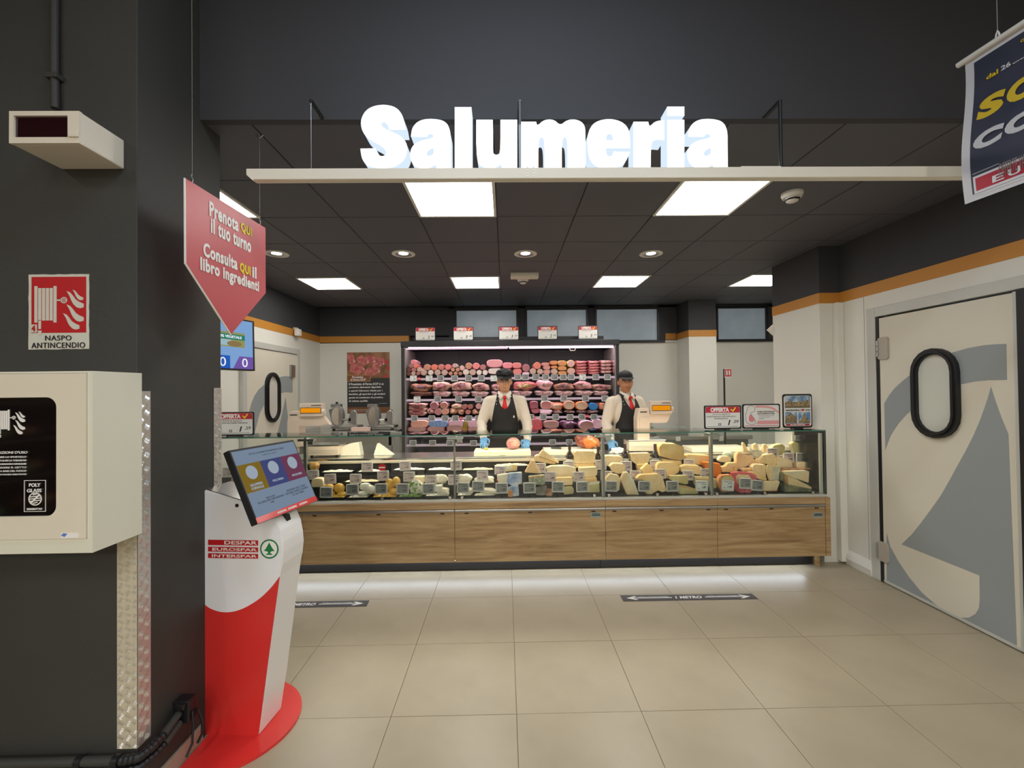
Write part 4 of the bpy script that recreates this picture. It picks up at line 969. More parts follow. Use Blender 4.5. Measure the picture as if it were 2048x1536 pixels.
pic('photo', -.43, .09, .43, .44, skyb); pic('photo', -.43, -.38, -.01, -.03, skyb); pic('photo', .02, -.38, .43, -.03, skyb)
obj('castle', slab(B(), [P(x, z, .0022) for x, z in ((-.42, .12), (.42, .12), (.42, .28), (.32, .33), (.2, .27), (.1, .30), (.0, .26), (-.2, .26), (-.22, .30), (-.34, .30), (-.36, .26), (-.42, .26))], (0, .0005, 0)), sto, t)
pic('castle_ground', -.43, .09, .43, .14, grn, .0026)
obj('temple', slab(B(), [P(x, z, .0022) for x, z in ((-.42, -.36), (-.03, -.36), (-.03, -.17), (-.12, -.15), (-.21, -.07), (-.24, -.04), (-.27, -.07), (-.36, -.15), (-.42, -.17))], (0, .0005, 0)), sto, t)
for k in range(6): pic('column_gap', -.385+k*.058, -.35, -.36+k*.058, -.20, grn, .0026)
obj('tower', slab(B(), [P(x, z, .0022) for x, z in ((.03, -.36), (.42, -.36), (.42, -.27), (.34, -.27), (.33, -.2), (.27, -.17), (.26, -.10), (.23, -.06), (.20, -.10), (.19, -.17), (.14, -.22), (.12, -.28), (.03, -.28))], (0, .0005, 0)), sto, t)
text('MASSAFRA I', P(-.14, .02, .0012), X_, Z_, W_*.52, H_*.045, M['print_k'], t, .04); text('YOU', P(.34, .02, .0012), X_, Z_, W_*.18, H_*.045, M['print_k'], t, .04)
obj('heart', slab(B(), [P(.18+x*.06, .02+z*.05, .002) for x, z in ((0, -.7), (.8, .2), (.7, .7), (.3, .8), (0, .45), (-.3, .8), (-.7, .7), (-.8, .2))], (0, .0005, 0)), M['red'], t)
pic('lower_strip', -.40, -.44, .40, -.385, mat('strip_red', rgb(180, 40, 44), .5), .002); text('EUROSPAR', P(0, -.412, .0024), X_, Z_, W_*.5, H_*.035, M['print_w'], t, .03)
# ------------------------------------------------------------------ wall refrigerator
RF = 6.36; FX0, FX1 = at(802, 700, 6.3).x, at(1238, 700, 6.3).x; FT = at(1000, 681, 6.3).z
fr_ = thing('refrigerated_shelf', 'tall open black refrigerated wall display with lit shelves of cured meat', 'refrigerator', (0, 6.3, 0))
dk = mat('fridge_black', rgb(40, 38, 42), .45)
inner = mat('fridge_side', rgb(150, 146, 140), .35)
for s_, x in ((1, FX0), (-1, FX1)):
    obj('side_wall', box(B(), (min(x, x+s_*.04), 6.30, 0), (max(x, x+s_*.04), 7.12, FT), .004), dk, fr_)
    obj('inner_liner', box(B(), (min(x+s_*.041, x+s_*.05), 6.33, .2), (max(x+s_*.041, x+s_*.05), 7.05, FT-.1)), inner, fr_)
obj('back_panel', box(B(), (FX0+.05, 7.05, .1), (FX1-.05, 7.1, FT-.02)), dk, fr_)
obj('canopy', box(B(), (FX0, 6.27, FT-.08), (FX1, 7.1, FT), .006), dk, fr_)
obj('canopy_box', box(B(), (FX0+.12, 6.6, FT+.0), (FX1-.15, 7.0, FT+.09), .004), dk, fr_)
obj('base', box(B(), (FX0+.04, 6.32, .02), (FX1-.04, 7.05, .55), .006), dk, fr_)
zt_ = FT-.105
obj('lamp_tube', cyl(B(), (FX0+.06, 6.34, zt_), (.04, 6.34, zt_), .012, n=12), emis('fridge_tube', (1, .70, .86), FRIDGE_E*.055), fr_)
obj('lamp_tube', cyl(B(), (.06, 6.34, zt_+.005), (FX1-.07, 6.34, zt_+.005), .017, n=12), emis('fridge_tube_bright', (1, .78, .90), FRIDGE_E*.10), fr_)
c = at(1145, 699, 6.34); obj('lamp_clip', tube(B(), [(c.x-.05, 6.34, zt_-.01), (c.x-.03, 6.34, zt_-.045), (c.x+.03, 6.34, zt_-.045), (c.x+.05, 6.34, zt_-.01)], .007, 8), M['whitep'], fr_)
obj('canopy_fill_strip', box(B(), (FX0+.08, 6.40, FT-.0845), (FX1-.08, 6.43, FT-.0805)), emis('canopy_fill_glow', (1, .80, .90), FRIDGE_E*1.5), fr_)  # added glowing strip, brightens the top shelf beyond what the tubes give
railm = mat('shelf_rail', rgb(206, 186, 204), .35)
SZ = [at(1000, v, RF).z for v in (755, 797, 834, 868)]+[at(1000, 885, 6.3).z-.02]
for k, z in enumerate(SZ):
    obj('shelf', box(B(), (FX0+.055, RF, z-.012), (FX1-.055, 7.0, z+.004)), dk, fr_)
    obj('shelf_rail', box(B(), (FX0+.055, RF-.02, z-.028), (FX1-.055, RF-.002, z+.004), .002), railm, fr_)
    if k: pass
    obj('shelf_lamp', box(B(), (FX0+.1, RF+.03, z-.020), (FX1-.1, RF+.045, z-.013)), emis('shelf_led', (1, .80, .90), FRIDGE_E*.9), fr_)
for x in (at(916, 750, 7.04).x, at(1060, 750, 7.04).x): obj('upright', box(B(), (x-.012, 7.03, .5), (x+.012, 7.05, FT-.1)), M['blackp'], fr_)
prs = [(830, 871, '2', '49', ('GRAN BISCOTTO',)), (906, 947, '0', '89', ('MORTADELLA',)), (997, 1038, '1', '29', ('PROSCIUTTO COTTO',)), (1075, 1115, '2', '49', ('CRUDO DI PARMA',)), (1156, 1196, '0', '79', ('SALAME MILANO',))]
for k, (u0, u1, e_, c_, l_) in enumerate(prs):
    offer_std(u0, 650.5-k*.5, u1, 677.5-k*.5, 6.31, e_, c_, l_, 'small OFFERTA board on top of the refrigerated display, ' + ('leftmost' if k == 0 else 'rightmost' if k == 4 else nth(k)), rail=FT+.001)

# ------------------------------------------------------------------ product materials
def meat(name, c1, c2, sc=14, rough=.28, coat=.35): return mat(name, c1, rough, noise_=(sc, c2, .38, .62), coat=coat)
def rimmeat(name, c1, c2, c3, e0=.62, e1=.86):
    m = mat(name, c1, .2, coat=.6); nt = m.node_tree; b = nt.nodes['Principled BSDF']; N = nt.nodes.new
    tc = N('ShaderNodeTexCoord'); sx = N('ShaderNodeVectorMath'); sx.operation = 'MULTIPLY'; sx.inputs[1].default_value = (1, .25, 1)
    n = N('ShaderNodeTexNoise'); n.inputs['Scale'].default_value = 2.6; n.inputs['Detail'].default_value = 5; n.inputs['Distortion'].default_value = 1.2
    ln = N('ShaderNodeVectorMath'); ln.operation = 'LENGTH'; ad = N('ShaderNodeMath'); ad.operation = 'MULTIPLY_ADD'; ad.inputs[1].default_value = .8
    r1 = N('ShaderNodeValToRGB'); r1.color_ramp.elements[0].position = .42; r1.color_ramp.elements[1].position = .6; r1.color_ramp.elements[0].color = (*c1, 1); r1.color_ramp.elements[1].color = (*c2, 1)
    r2 = N('ShaderNodeMapRange'); r2.inputs[1].default_value = e0+.4; r2.inputs[2].default_value = e1+.4; mx = N('ShaderNodeMix'); mx.data_type = 'RGBA'; mx.inputs[7].default_value = (*c3, 1)
    bp = N('ShaderNodeBump'); bp.inputs['Strength'].default_value = .5; bp.inputs['Distance'].default_value = .05
    L = nt.links.new
    L(tc.outputs['Object'], sx.inputs[0]); L(tc.outputs['Object'], n.inputs['Vector']); L(sx.outputs[0], ln.inputs[0]); L(n.outputs['Fac'], ad.inputs[0]); L(ln.outputs['Value'], ad.inputs[2])
    L(n.outputs['Fac'], r1.inputs[0]); L(ad.outputs[0], r2.inputs[0]); L(r2.outputs[0], mx.inputs[0]); L(r1.outputs[0], mx.inputs[6]); L(mx.outputs[2], b.inputs['Base Color']); L(n.outputs['Fac'], bp.inputs['Height']); L(bp.outputs[0], b.inputs['Normal']); return m
C = dict(
 brown=meat('casing_brown', rgb(122, 82, 66), rgb(176, 132, 112), 20), pale=meat('casing_pale', rgb(196, 160, 150), rgb(222, 200, 190), 30),
 speck=meat('cut_speckled', rgb(222, 192, 178), rgb(170, 118, 100), 45), white=meat('casing_white', rgb(232, 216, 208), rgb(214, 190, 184), 12),
 beige=meat('cut_beige', rgb(206, 146, 122), rgb(188, 122, 104), 10), coral=meat('cut_coral', rgb(216, 110, 92), rgb(226, 140, 120), 10),
 pinkgrey=meat('cut_pinkgrey', rgb(208, 130, 122), rgb(190, 112, 104), 16), redm=meat('cut_red', rgb(214, 96, 100), rgb(232, 150, 146), 14),
 redwhite=meat('cut_redwhite', rgb(196, 86, 92), rgb(236, 206, 206), 30), mauve=meat('cut_mauve', rgb(188, 120, 124), rgb(160, 96, 100), 36),
 pinkslab=meat('cut_mortadella', rgb(222, 128, 140), rgb(236, 170, 176), 22), pink=meat('cut_pink', rgb(226, 110, 126), rgb(240, 160, 168), 12),
 brick=meat('cut_brick', rgb(190, 96, 90), rgb(228, 170, 160), 30), orange=meat('cut_orange', rgb(206, 112, 62), rgb(224, 150, 96), 14),
 yrim=meat('rim_yellow', rgb(230, 200, 130), rgb(214, 176, 104), 10), bacon=meat('bacon', rgb(226, 150, 150), rgb(178, 62, 74), 18, .25),
 bacon2=rimmeat('bacon_dark', rgb(110, 40, 42), rgb(160, 78, 74), rgb(226, 180, 164), .75, .92), rind=meat('ham_rind', rgb(190, 130, 96), rgb(226, 176, 150), 8),
 cured=rimmeat('ham_cured', rgb(92, 48, 50), rgb(150, 90, 84), rgb(196, 140, 108)), ham=rimmeat('ham_marbled', rgb(124, 44, 54), rgb(206, 140, 146), rgb(232, 190, 166)),
 hamy=rimmeat('ham_yellow', rgb(150, 96, 78), rgb(230, 200, 130), rgb(222, 120, 120)), hamp=rimmeat('ham_pink', rgb(150, 92, 84), rgb(230, 190, 176), rgb(240, 176, 178), .45, .75),
 pack=rimmeat('vacuum_pack', rgb(150, 96, 98), rgb(200, 160, 160), rgb(212, 176, 172), .7, .95), dark=meat('cut_dark', rgb(92, 48, 44), rgb(150, 96, 84), 12),
 salami=meat('cut_salami', rgb(142, 50, 50), rgb(200, 120, 116), 40), bag=meat('bag_red', rgb(120, 24, 44), rgb(190, 90, 110), 12, .2, .7),
 hamo=rimmeat('ham_orange_wrap', rgb(210, 170, 140), rgb(220, 180, 150), rgb(232, 140, 104), .5, .7), or2=meat('wrap_orange', rgb(226, 116, 40), rgb(236, 160, 100), 6),
 turkey=meat('cut_turkey', rgb(214, 184, 156), rgb(200, 166, 138), 8), blue=meat('wrap_blue', rgb(36, 110, 176), rgb(60, 140, 200), 6),
 bpack=meat('pack_blue', rgb(60, 120, 200), rgb(170, 200, 230), 7), opack=meat('pack_orange', rgb(230, 150, 120), rgb(246, 200, 180), 7),
 ppack=meat('pack_pink', rgb(232, 160, 190), rgb(250, 226, 236), 8), rpack=meat('pack_red', rgb(196, 30, 46), rgb(236, 120, 130), 6),
 yb=meat('pack_yellow_black', rgb(30, 28, 24), rgb(214, 180, 40), 9), purp=meat('pack_dark_purple', rgb(40, 18, 34), rgb(120, 70, 96), 12, .15, .8),
 mgrey=meat('cut_mortadella_grey', rgb(190, 152, 142), rgb(170, 120, 116), 18), bluep=meat('pack_navy', rgb(44, 60, 120), rgb(90, 110, 170), 6),
 # cheese
 parm=meat('cheese_parmesan', rgb(246, 220, 174), rgb(236, 204, 152), 40, .5, 0), parmr=meat('rind_parmesan', rgb(196, 150, 84), rgb(176, 130, 70), 20, .55, 0),
 ivory=meat('cheese_ivory', rgb(246, 224, 184), rgb(238, 210, 164), 12, .45, .1), yel=meat('cheese_yellow', rgb(248, 216, 158), rgb(240, 200, 134), 9, .4, .2),
 peach=meat('cheese_peach', rgb(244, 202, 152), rgb(234, 184, 130), 9, .4, .2), white_c=meat('cheese_white', rgb(240, 232, 210), rgb(226, 214, 188), 9, .4, .2),
 olive=meat('cheese_olive', rgb(206, 194, 142), rgb(188, 174, 120), 12, .5, 0), pec=meat('cheese_pecorino', rgb(222, 192, 130), rgb(196, 160, 98), 7, .5, .2),
 cheddar=meat('cheese_orange', rgb(240, 140, 28), rgb(232, 120, 16), 9, .35, .2), bluec=meat('cheese_blue', rgb(186, 186, 156), rgb(120, 136, 116), 40, .5, .1),
 mould=meat('rind_mould', rgb(150, 144, 104), rgb(104, 104, 80), 16, .8, 0), rindo=meat('rind_orange', rgb(206, 132, 72), rgb(226, 168, 110), 8, .5, 0),
 film=meat('plastic_wrap', rgb(236, 226, 200), rgb(206, 200, 180), 22, .12, .8), plastic=meat('tray_smoke', rgb(96, 92, 86), rgb(150, 140, 130), 9, .2, .6),
 scam=meat('scamorza', rgb(226, 180, 74), rgb(214, 160, 56), 6, .3, .4), leaf=meat('salad_leaf', rgb(70, 120, 36), rgb(150, 180, 84), 20, .4, 0),
 mozz=meat('mozzarella', rgb(240, 236, 222), rgb(228, 222, 204), 5, .25, .5), blwh=meat('pack_blue_white', rgb(112, 146, 200), rgb(234, 234, 236), 9, .3, .3),
 prosc=meat('ham_cut_brown', rgb(150, 90, 60), rgb(200, 150, 120), 16), greenp=meat('pack_green_print', rgb(226, 226, 212), rgb(96, 140, 90), 14, .25, .5))
def prod(lab, cat, mesh, c, sc, m, cut=None, cutm=None, name='cured_meat', group=None, rot=None):
    o = inst(U[mesh], name, c, sc, C[m], None, rot)
    tag(o, lab, cat, group)
    if cut:
        k = newob('cut_face', U[cut]); omat(k, C[cutm]); k.parent = o
        k.scale = (.84, .012/sc[1]*.25, .84); k.location = (0, -1.004, 0)
    return o
A5 = lambda x, y: (800+x*.11721, 700+y*.11721); A6 = lambda x, y: (1020+x*.11721, 700+y*.11721)
PX6 = RF/FPX*.11721
# (frame, cx, cy, rx, ry, mesh, body, cut, description, category)
R = 'roll'; O_ = 'oval'
rows = [
 ('lowest on the top fridge shelf', [
  (5, 148, 400, 38, 38, R, 'brown', 'dark', 'small brown salami end', 'salami'), (5, 228, 400, 40, 38, R, 'pale', 'speck', 'small pale salami end', 'salami'), (5, 310, 400, 38, 36, R, 'brown', 'mauve', 'small mauve salami end', 'salami'),
  (5, 402, 385, 55, 52, R, 'white', 'speck', 'round speckled salami end', 'salami'), (5, 522, 385, 50, 48, R, 'white', 'white', 'round white salami end', 'salami'), (5, 637, 385, 53, 52, R, 'white', 'speck', 'round speckled salami end', 'salami'),
  (5, 757, 385, 55, 52, R, 'white', 'speck', 'round speckled salami end', 'salami'), (5, 862, 400, 38, 36, R, 'brown', 'beige', 'small brown sausage end', 'sausage'), (5, 948, 400, 38, 36, R, 'brown', 'beige', 'small brown sausage end', 'sausage'), (5, 1028, 400, 38, 36, R, 'brown', 'brown', 'small brown sausage end', 'sausage'),
  (5, 1125, 380, 56, 54, R, 'white', 'white', 'round cream salami end', 'salami'), (5, 1240, 380, 57, 54, R, 'white', 'speck', 'round cream salami end', 'salami'), (5, 1350, 385, 47, 48, R, 'white', 'white', 'small white salami end', 'salami'), (5, 1452, 385, 48, 48, R, 'white', 'white', 'small white salami end', 'salami'),
  (5, 1625, 362, 122, 54, O_, 'white', 'white', 'broad white cooked ham end', 'ham'), (5, 1830, 372, 70, 50, O_, 'pink', 'redm', 'oval pink ham end half behind the cap', 'ham'), (6, 126, 370, 78, 50, O_, 'redm', 'redm', 'oval red mortadella end', 'mortadella'),
  (6, 272, 400, 62, 22, O_, 'ppack', None, 'flat pale pink vacuum pack', 'pack'), (6, 393, 365, 57, 55, R, 'pale', 'speck', 'round speckled cooked sausage end', 'sausage'), (6, 515, 370, 54, 50, R, 'pale', 'speck', 'round speckled cooked sausage end', 'sausage'),
  (6, 628, 375, 62, 40, O_, 'pale', 'brick', 'pinkish sliced loaf end', 'cold cut'), (6, 755, 368, 60, 52, R, 'pale', 'speck', 'speckled grey sausage end', 'sausage'), (6, 893, 395, 74, 34, O_, 'yrim', 'orange', 'yellow rimmed orange loaf end', 'cold cut'), (6, 1045, 362, 70, 60, R, 'yrim', 'redwhite', 'yellow rimmed round roll end with pink centre', 'cold cut')]),
 ('mid-stack on the top fridge shelf', [
  (5, 148, 335, 37, 36, R, 'brown', 'dark', 'small dark salami end', 'salami'), (5, 228, 335, 40, 38, R, 'pale', 'mauve', 'small pale salami end', 'salami'), (5, 327, 335, 45, 40, R, 'pale', 'speck', 'small speckled salami end', 'salami'),
  (5, 902, 335, 38, 37, R, 'brown', 'beige', 'small brown sausage end', 'sausage'), (5, 985, 335, 38, 37, R, 'brown', 'beige', 'small brown sausage end', 'sausage'),
  (6, 628, 300, 62, 34, O_, 'pale', 'brick', 'pink striped loaf end', 'cold cut'), (6, 755, 292, 58, 26, O_, 'orange', 'orange', 'flat orange loaf end', 'cold cut'), (6, 893, 312, 75, 38, O_, 'yrim', 'orange', 'yellow rimmed orange loaf end', 'cold cut')]),
 ('uppermost on the top fridge shelf', [
  (5, 185, 270, 42, 38, R, 'pale', 'mauve', 'small mauve sausage end', 'sausage'), (5, 268, 272, 42, 38, R, 'redm', 'coral', 'small coral red sausage end', 'sausage'), (5, 230, 205, 55, 42, R, 'redwhite', 'pink', 'pink marbled sausage end ', 'sausage'),
  (5, 460, 296, 60, 56, R, 'beige', 'beige', 'beige cooked sausage end', 'sausage'), (5, 583, 297, 56, 55, R, 'coral', 'coral', 'round coral sausage end', 'sausage'), (5, 700, 293, 55, 53, R, 'pinkgrey', 'pinkgrey', 'round pinkish grey sausage end', 'sausage'), (5, 817, 293, 54, 53, R, 'redm', 'redm', 'round red mortadella end', 'mortadella'),
  (5, 935, 265, 46, 38, R, 'film', 'redwhite', 'red and white filmed sausage end', 'sausage'), (5, 1056, 308, 42, 46, R, 'film', 'redwhite', 'red and white filmed sausage end', 'sausage'), (5, 1170, 272, 58, 58, R, 'beige', 'beige', 'tall beige cooked sausage end', 'sausage'), (5, 1298, 275, 62, 58, R, 'pink', 'redm', 'large pink mortadella end with white fat', 'mortadella'), (5, 1415, 295, 52, 50, R, 'pinkgrey', 'mauve', 'round mauve salami end', 'salami'),
  (5, 1615, 230, 138, 70, O_, 'pinkslab', 'pinkslab', 'very wide pink mortadella slab end', 'mortadella'), (5, 1835, 264, 86, 54, O_, 'pink', 'pink', 'oval bright pink ham end', 'ham'), (6, 118, 265, 78, 52, O_, 'redm', 'redm', 'oval red mortadella end', 'mortadella'), (6, 272, 306, 68, 68, R, 'mauve', 'mauve', 'tall mauve head cheese end', 'cold cut'),
  (6, 465, 268, 66, 64, R, 'coral', 'coral', 'round coral orange sausage end', 'sausage'), (6, 603, 243, 66, 32, O_, 'pinkgrey', 'brick', 'flat pink brick shaped end', 'cold cut'), (6, 750, 217, 70, 36, O_, 'orange', 'orange', 'flat orange loaf end', 'cold cut'), (6, 890, 225, 72, 48, O_, 'yrim', 'orange', 'yellow rimmed orange loaf end', 'cold cut'), (6, 1040, 232, 68, 64, R, 'yrim', 'redwhite', 'yellow rimmed round roll end with pink centre', 'cold cut')]),
 ('on top in the second fridge row', [
  (5, 350, 640, 178, 66, 'ham1', 'cured', None, 'long dark cured ham', 'ham'), (5, 690, 622, 152, 76, 'ham0', 'ham', None, 'marbled cured ham with white rind', 'ham'), (5, 1035, 618, 176, 80, 'ham2', 'ham', None, 'large marbled red cured ham', 'ham'), (5, 1370, 635, 138, 72, 'ham3', 'ham', None, 'marbled ham half with white fat edge', 'ham'),
  (5, 1660, 635, 100, 56, 'ham4', 'hamp', None, 'pink ham half hidden by the left man', 'ham'), (6, 250, 615, 186, 76, 'ham0', 'hamy', None, 'long ham with yellow fat', 'ham'), (6, 600, 597, 138, 86, 'ham1', 'hamp', None, 'tall rounded pink and white ham', 'ham'), (6, 925, 625, 176, 64, 'ham2', 'cured', None, 'flat brownish cured ham', 'ham'), (6, 1250, 605, 140, 72, 'ham3', 'hamp', None, 'pale pink ham with dark cut', 'ham'), (6, 1580, 632, 165, 52, 'ham4', 'ham', None, 'flat ham with red stripes beside the right man', 'ham')]),
 ('underneath in the second fridge row', [
  (5, 345, 748, 195, 50, 'ham4', 'dark', None, 'long dark smoked piece', 'ham'), (5, 708, 752, 155, 46, 'slabby', 'pack', None, 'vacuum packed ham', 'ham'), (5, 1035, 752, 152, 46, 'slabby', 'pack', None, 'vacuum packed ham', 'ham'), (5, 1357, 752, 150, 46, 'slabby', 'pack', None, 'vacuum packed ham', 'ham'), (5, 1650, 752, 90, 46, 'slabby', 'pack', None, 'vacuum packed ham', 'ham'),
  (6, 210, 740, 168, 44, 'slabby', 'pack', None, 'vacuum packed ham', 'ham'), (6, 586, 740, 158, 44, 'slabby', 'pack', None, 'vacuum packed ham', 'ham'), (6, 932, 740, 156, 44, 'slabby', 'pack', None, 'vacuum packed ham', 'ham'), (6, 1270, 738, 152, 44, 'slabby', 'pack', None, 'vacuum packed ham', 'ham'), (6, 1560, 738, 130, 42, 'slabby', 'pack', None, 'vacuum packed ham', 'ham')]),
 ('at the top of the third fridge row', [
  (5, 290, 945, 165, 38, 'slabby', 'bacon2', None, 'flat dark red bacon slab', 'bacon'), (5, 580, 940, 72, 76, R, 'hamp', 'mauve', 'large rolled pancetta end', 'pancetta'), (5, 748, 945, 70, 62, R, 'hamp', 'beige', 'rolled pancetta end with beige spiral', 'pancetta'), (5, 955, 965, 88, 46, 'ham2', 'turkey', None, 'flat beige meat piece', 'cold cut'),
  (5, 1098, 972, 52, 46, R, 'brown', 'salami', 'dark red salami cut', 'salami'), (5, 1198, 972, 48, 44, R, 'brown', 'salami', 'dark red salami cut', 'salami'), (5, 1340, 962, 54, 52, R, 'brown', 'redwhite', 'marbled red coppa cut', 'salami'), (6, 410, 945, 76, 76, O_, 'bag', 'bag', 'dark red bag shaped pack', 'pack'), (6, 620, 940, 96, 74, O_, 'film', 'bacon', 'red striped pack in clear film', 'pack'),
  (6, 800, 960, 136, 66, 'ham1', 'hamo', None, 'orange skinned roast turkey', 'cold cut'), (6, 1010, 942, 102, 82, R, 'hamo', 'turkey', 'round pink orange roast with beige cut', 'cold cut'), (6, 1225, 952, 112, 78, R, 'or2', 'turkey', 'round orange roast with beige cut', 'cold cut'), (6, 1425, 965, 82, 64, R, 'blue', 'blue', 'round bright blue wrapped loaf', 'pack'), (6, 1575, 960, 50, 60, O_, 'hamo', None, 'pink roast beside the right man', 'cold cut')]),
 ('in the middle of the third fridge row', [(5, 290, 1018, 165, 38, 'slabby', 'bacon2', None, 'flat brownish red bacon slab', 'bacon')]),
 ('at the bottom of the third fridge row', [
  (5, 290, 1085, 165, 38, 'slabby', 'bacon2', None, 'flat deep red bacon slab', 'bacon'), (5, 515, 1052, 66, 54, 'ham3', 'hamp', None, 'pink mottled meat piece', 'cold cut'), (5, 650, 1057, 63, 60, R, 'pale', 'mauve', 'pancetta roll end', 'pancetta'), (5, 768, 1055, 64, 60, R, 'pale', 'beige', 'pancetta roll end', 'pancetta'), (5, 905, 1052, 66, 54, 'ham0', 'rind', None, 'brown round cured piece', 'cold cut'), (5, 1035, 1052, 70, 54, 'ham1', 'rind', None, 'brown round cured piece', 'cold cut'),
  (5, 1160, 1060, 50, 46, R, 'brown', 'salami', 'dark red salami cut', 'salami'), (5, 1275, 1060, 60, 48, 'ham2', 'rind', None, 'beige coppa piece', 'cold cut'), (5, 1390, 1060, 48, 46, R, 'pale', 'beige', 'beige roll end beside the left man', 'salami'), (6, 435, 1035, 76, 54, R, 'bag', 'bag', 'dark red round cut meat', 'cold cut'), (6, 610, 1055, 112, 42, 'slabby', 'ppack', None, 'flat pink shiny pack', 'pack'),
  (6, 815, 1060, 86, 34, 'ham2', 'pack', None, 'flat packed roast', 'pack'), (6, 1025, 1058, 86, 34, 'ham3', 'pack', None, 'flat packed roast', 'pack'), (6, 1235, 1058, 86, 34, 'ham4', 'pack', None, 'flat packed roast', 'pack'), (6, 1420, 1058, 84, 34, 'ham0', 'pack', None, 'flat packed roast', 'pack')]),
 ('standing in the fourth fridge row', [
  (5, 330, 1255, 150, 72, O_, 'opack', None, 'wide orange pink printed pack', 'pack'), (5, 650, 1245, 160, 80, O_, 'bpack', None, 'bright blue printed pack', 'pack'), (5, 965, 1245, 142, 70, O_, 'ppack', None, 'pink and white printed pack', 'pack'), (5, 1110, 1300, 46, 90, O_, 'yb', None, 'narrow yellow and black pack', 'pack'), (5, 1265, 1255, 110, 80, O_, 'ppack', None, 'pale pink pack beside the left man', 'pack'),
  (6, 450, 1275, 104, 100, O_, 'rpack', None, 'red and white printed pack', 'pack'), (6, 705, 1272, 136, 68, 'oval', 'mgrey', 'mgrey', 'oval mottled mortadella half', 'mortadella'), (6, 1000, 1280, 150, 80, 'ham1', 'purp', None, 'black and purple shiny pack', 'pack'), (6, 1310, 1285, 140, 86, R, 'ppack', 'mgrey', 'large round grey mortadella cut', 'mortadella'), (6, 1490, 1260, 80, 84, O_, 'ppack', None, 'pink pack beside the right man', 'pack')]),
 ('lying in the fourth fridge row', [
  (5, 285, 1352, 156, 46, 'oval', 'mauve', 'mgrey', 'low mottled mortadella half', 'mortadella'), (5, 610, 1352, 150, 52, 'oval', 'mauve', 'mgrey', 'low oval mortadella half', 'mortadella'), (5, 935, 1335, 142, 62, 'oval', 'mauve', 'mgrey', 'large oval mortadella half', 'mortadella'), (5, 1245, 1352, 92, 48, 'oval', 'mauve', 'mgrey', 'oval mortadella half beside the left man', 'mortadella'), (6, 705, 1362, 112, 22, 'oval', 'mauve', 'mgrey', 'thin mottled mortadella slice block', 'mortadella')]),
 ('on the lowest fridge shelf', [(5, 900, 1625, 90, 26, 'ham1', 'rind', None, 'brown round cured shank', 'ham'), (5, 1010, 1610, 50, 34, 'ham2', 'rind', None, 'small brown cured knuckle', 'ham')]),
]
import collections
for li, (where, L) in enumerate(rows):
    L = sorted(L, key=lambda q: (A5 if q[0] == 5 else A6)(q[1], 0)[0])
    cnt = collections.Counter(q[8] for q in L); seen = collections.Counter()
    for fr__, x, y, rx, ry, mesh, body, cut, desc, cat in L:
        u, v = (A5 if fr__ == 5 else A6)(x, y)
        back = .09 if 'back' in where else 0
        dep = .16 if mesh in (R, O_) else .10
        if body in ('ppack', 'opack', 'bpack', 'rpack', 'yb') and cut is None: dep = .05
        Yf = RF+.02+back
        sc = Yf/FPX*.11721; c = at(u, v, Yf)
        si_ = 0 if 'top fridge' in where else 1 if 'second' in where else 2 if 'third' in where else 3 if 'fourth' in where else 4
        hz = ry*sc; lo_, hi_ = SZ[si_]+.006, (SZ[si_-1]-.034 if si_ else 9)
        z0_, z1_ = max(c.z-hz, lo_), min(c.z+hz, hi_)
        c.z = (z0_+z1_)/2; ry = (z1_-z0_)/2/sc
        if 'lying' in where: dep = .04
        k = seen[desc]; seen[desc] += 1
        place = '' if cnt[desc] == 1 else (', leftmost,' if k == 0 else ', %s of these,' % ORD[k])
        lab = desc + place + ' ' + where
        o = prod(lab, cat, mesh, (c.x, Yf+dep, c.z), (rx*sc, dep, ry*sc), body, {'roll': 'disk', 'oval': 'odisk'}.get(mesh) if cut else None, cut,
             {'salami': 'salami', 'sausage': 'sausage', 'ham': 'cured_ham', 'mortadella': 'mortadella', 'cold cut': 'cold_cut', 'pack': 'meat_pack', 'bacon': 'bacon_slab', 'pancetta': 'rolled_pancetta'}[cat])
# sliced bacon blocks at the right of the top shelf
for ci, (x, ys_, rx) in enumerate(((1222, (207, 255, 303, 350, 396), 102), (1432, (207, 255, 300, 345, 390), 102), (1645, (200, 255, 312, 372), 102), (1800, (200, 255, 312, 368), 36))):
    for k, y in enumerate(ys_):
        u, v = A6(x, y); c = at(u, v, RF+.02); sc = PX6
        prod('pink bacon slab, %s down in the %s stack, top fridge shelf' % (('first', 'second', 'third', 'fourth', 'fifth')[k], ('first', 'second', 'third', 'narrow last')[ci]), 'bacon', 'slabby', (c.x, RF+.16, c.z), (rx*sc, .14, 27*sc), 'bacon' if ci < 2 else 'hamp', name='bacon_slab')

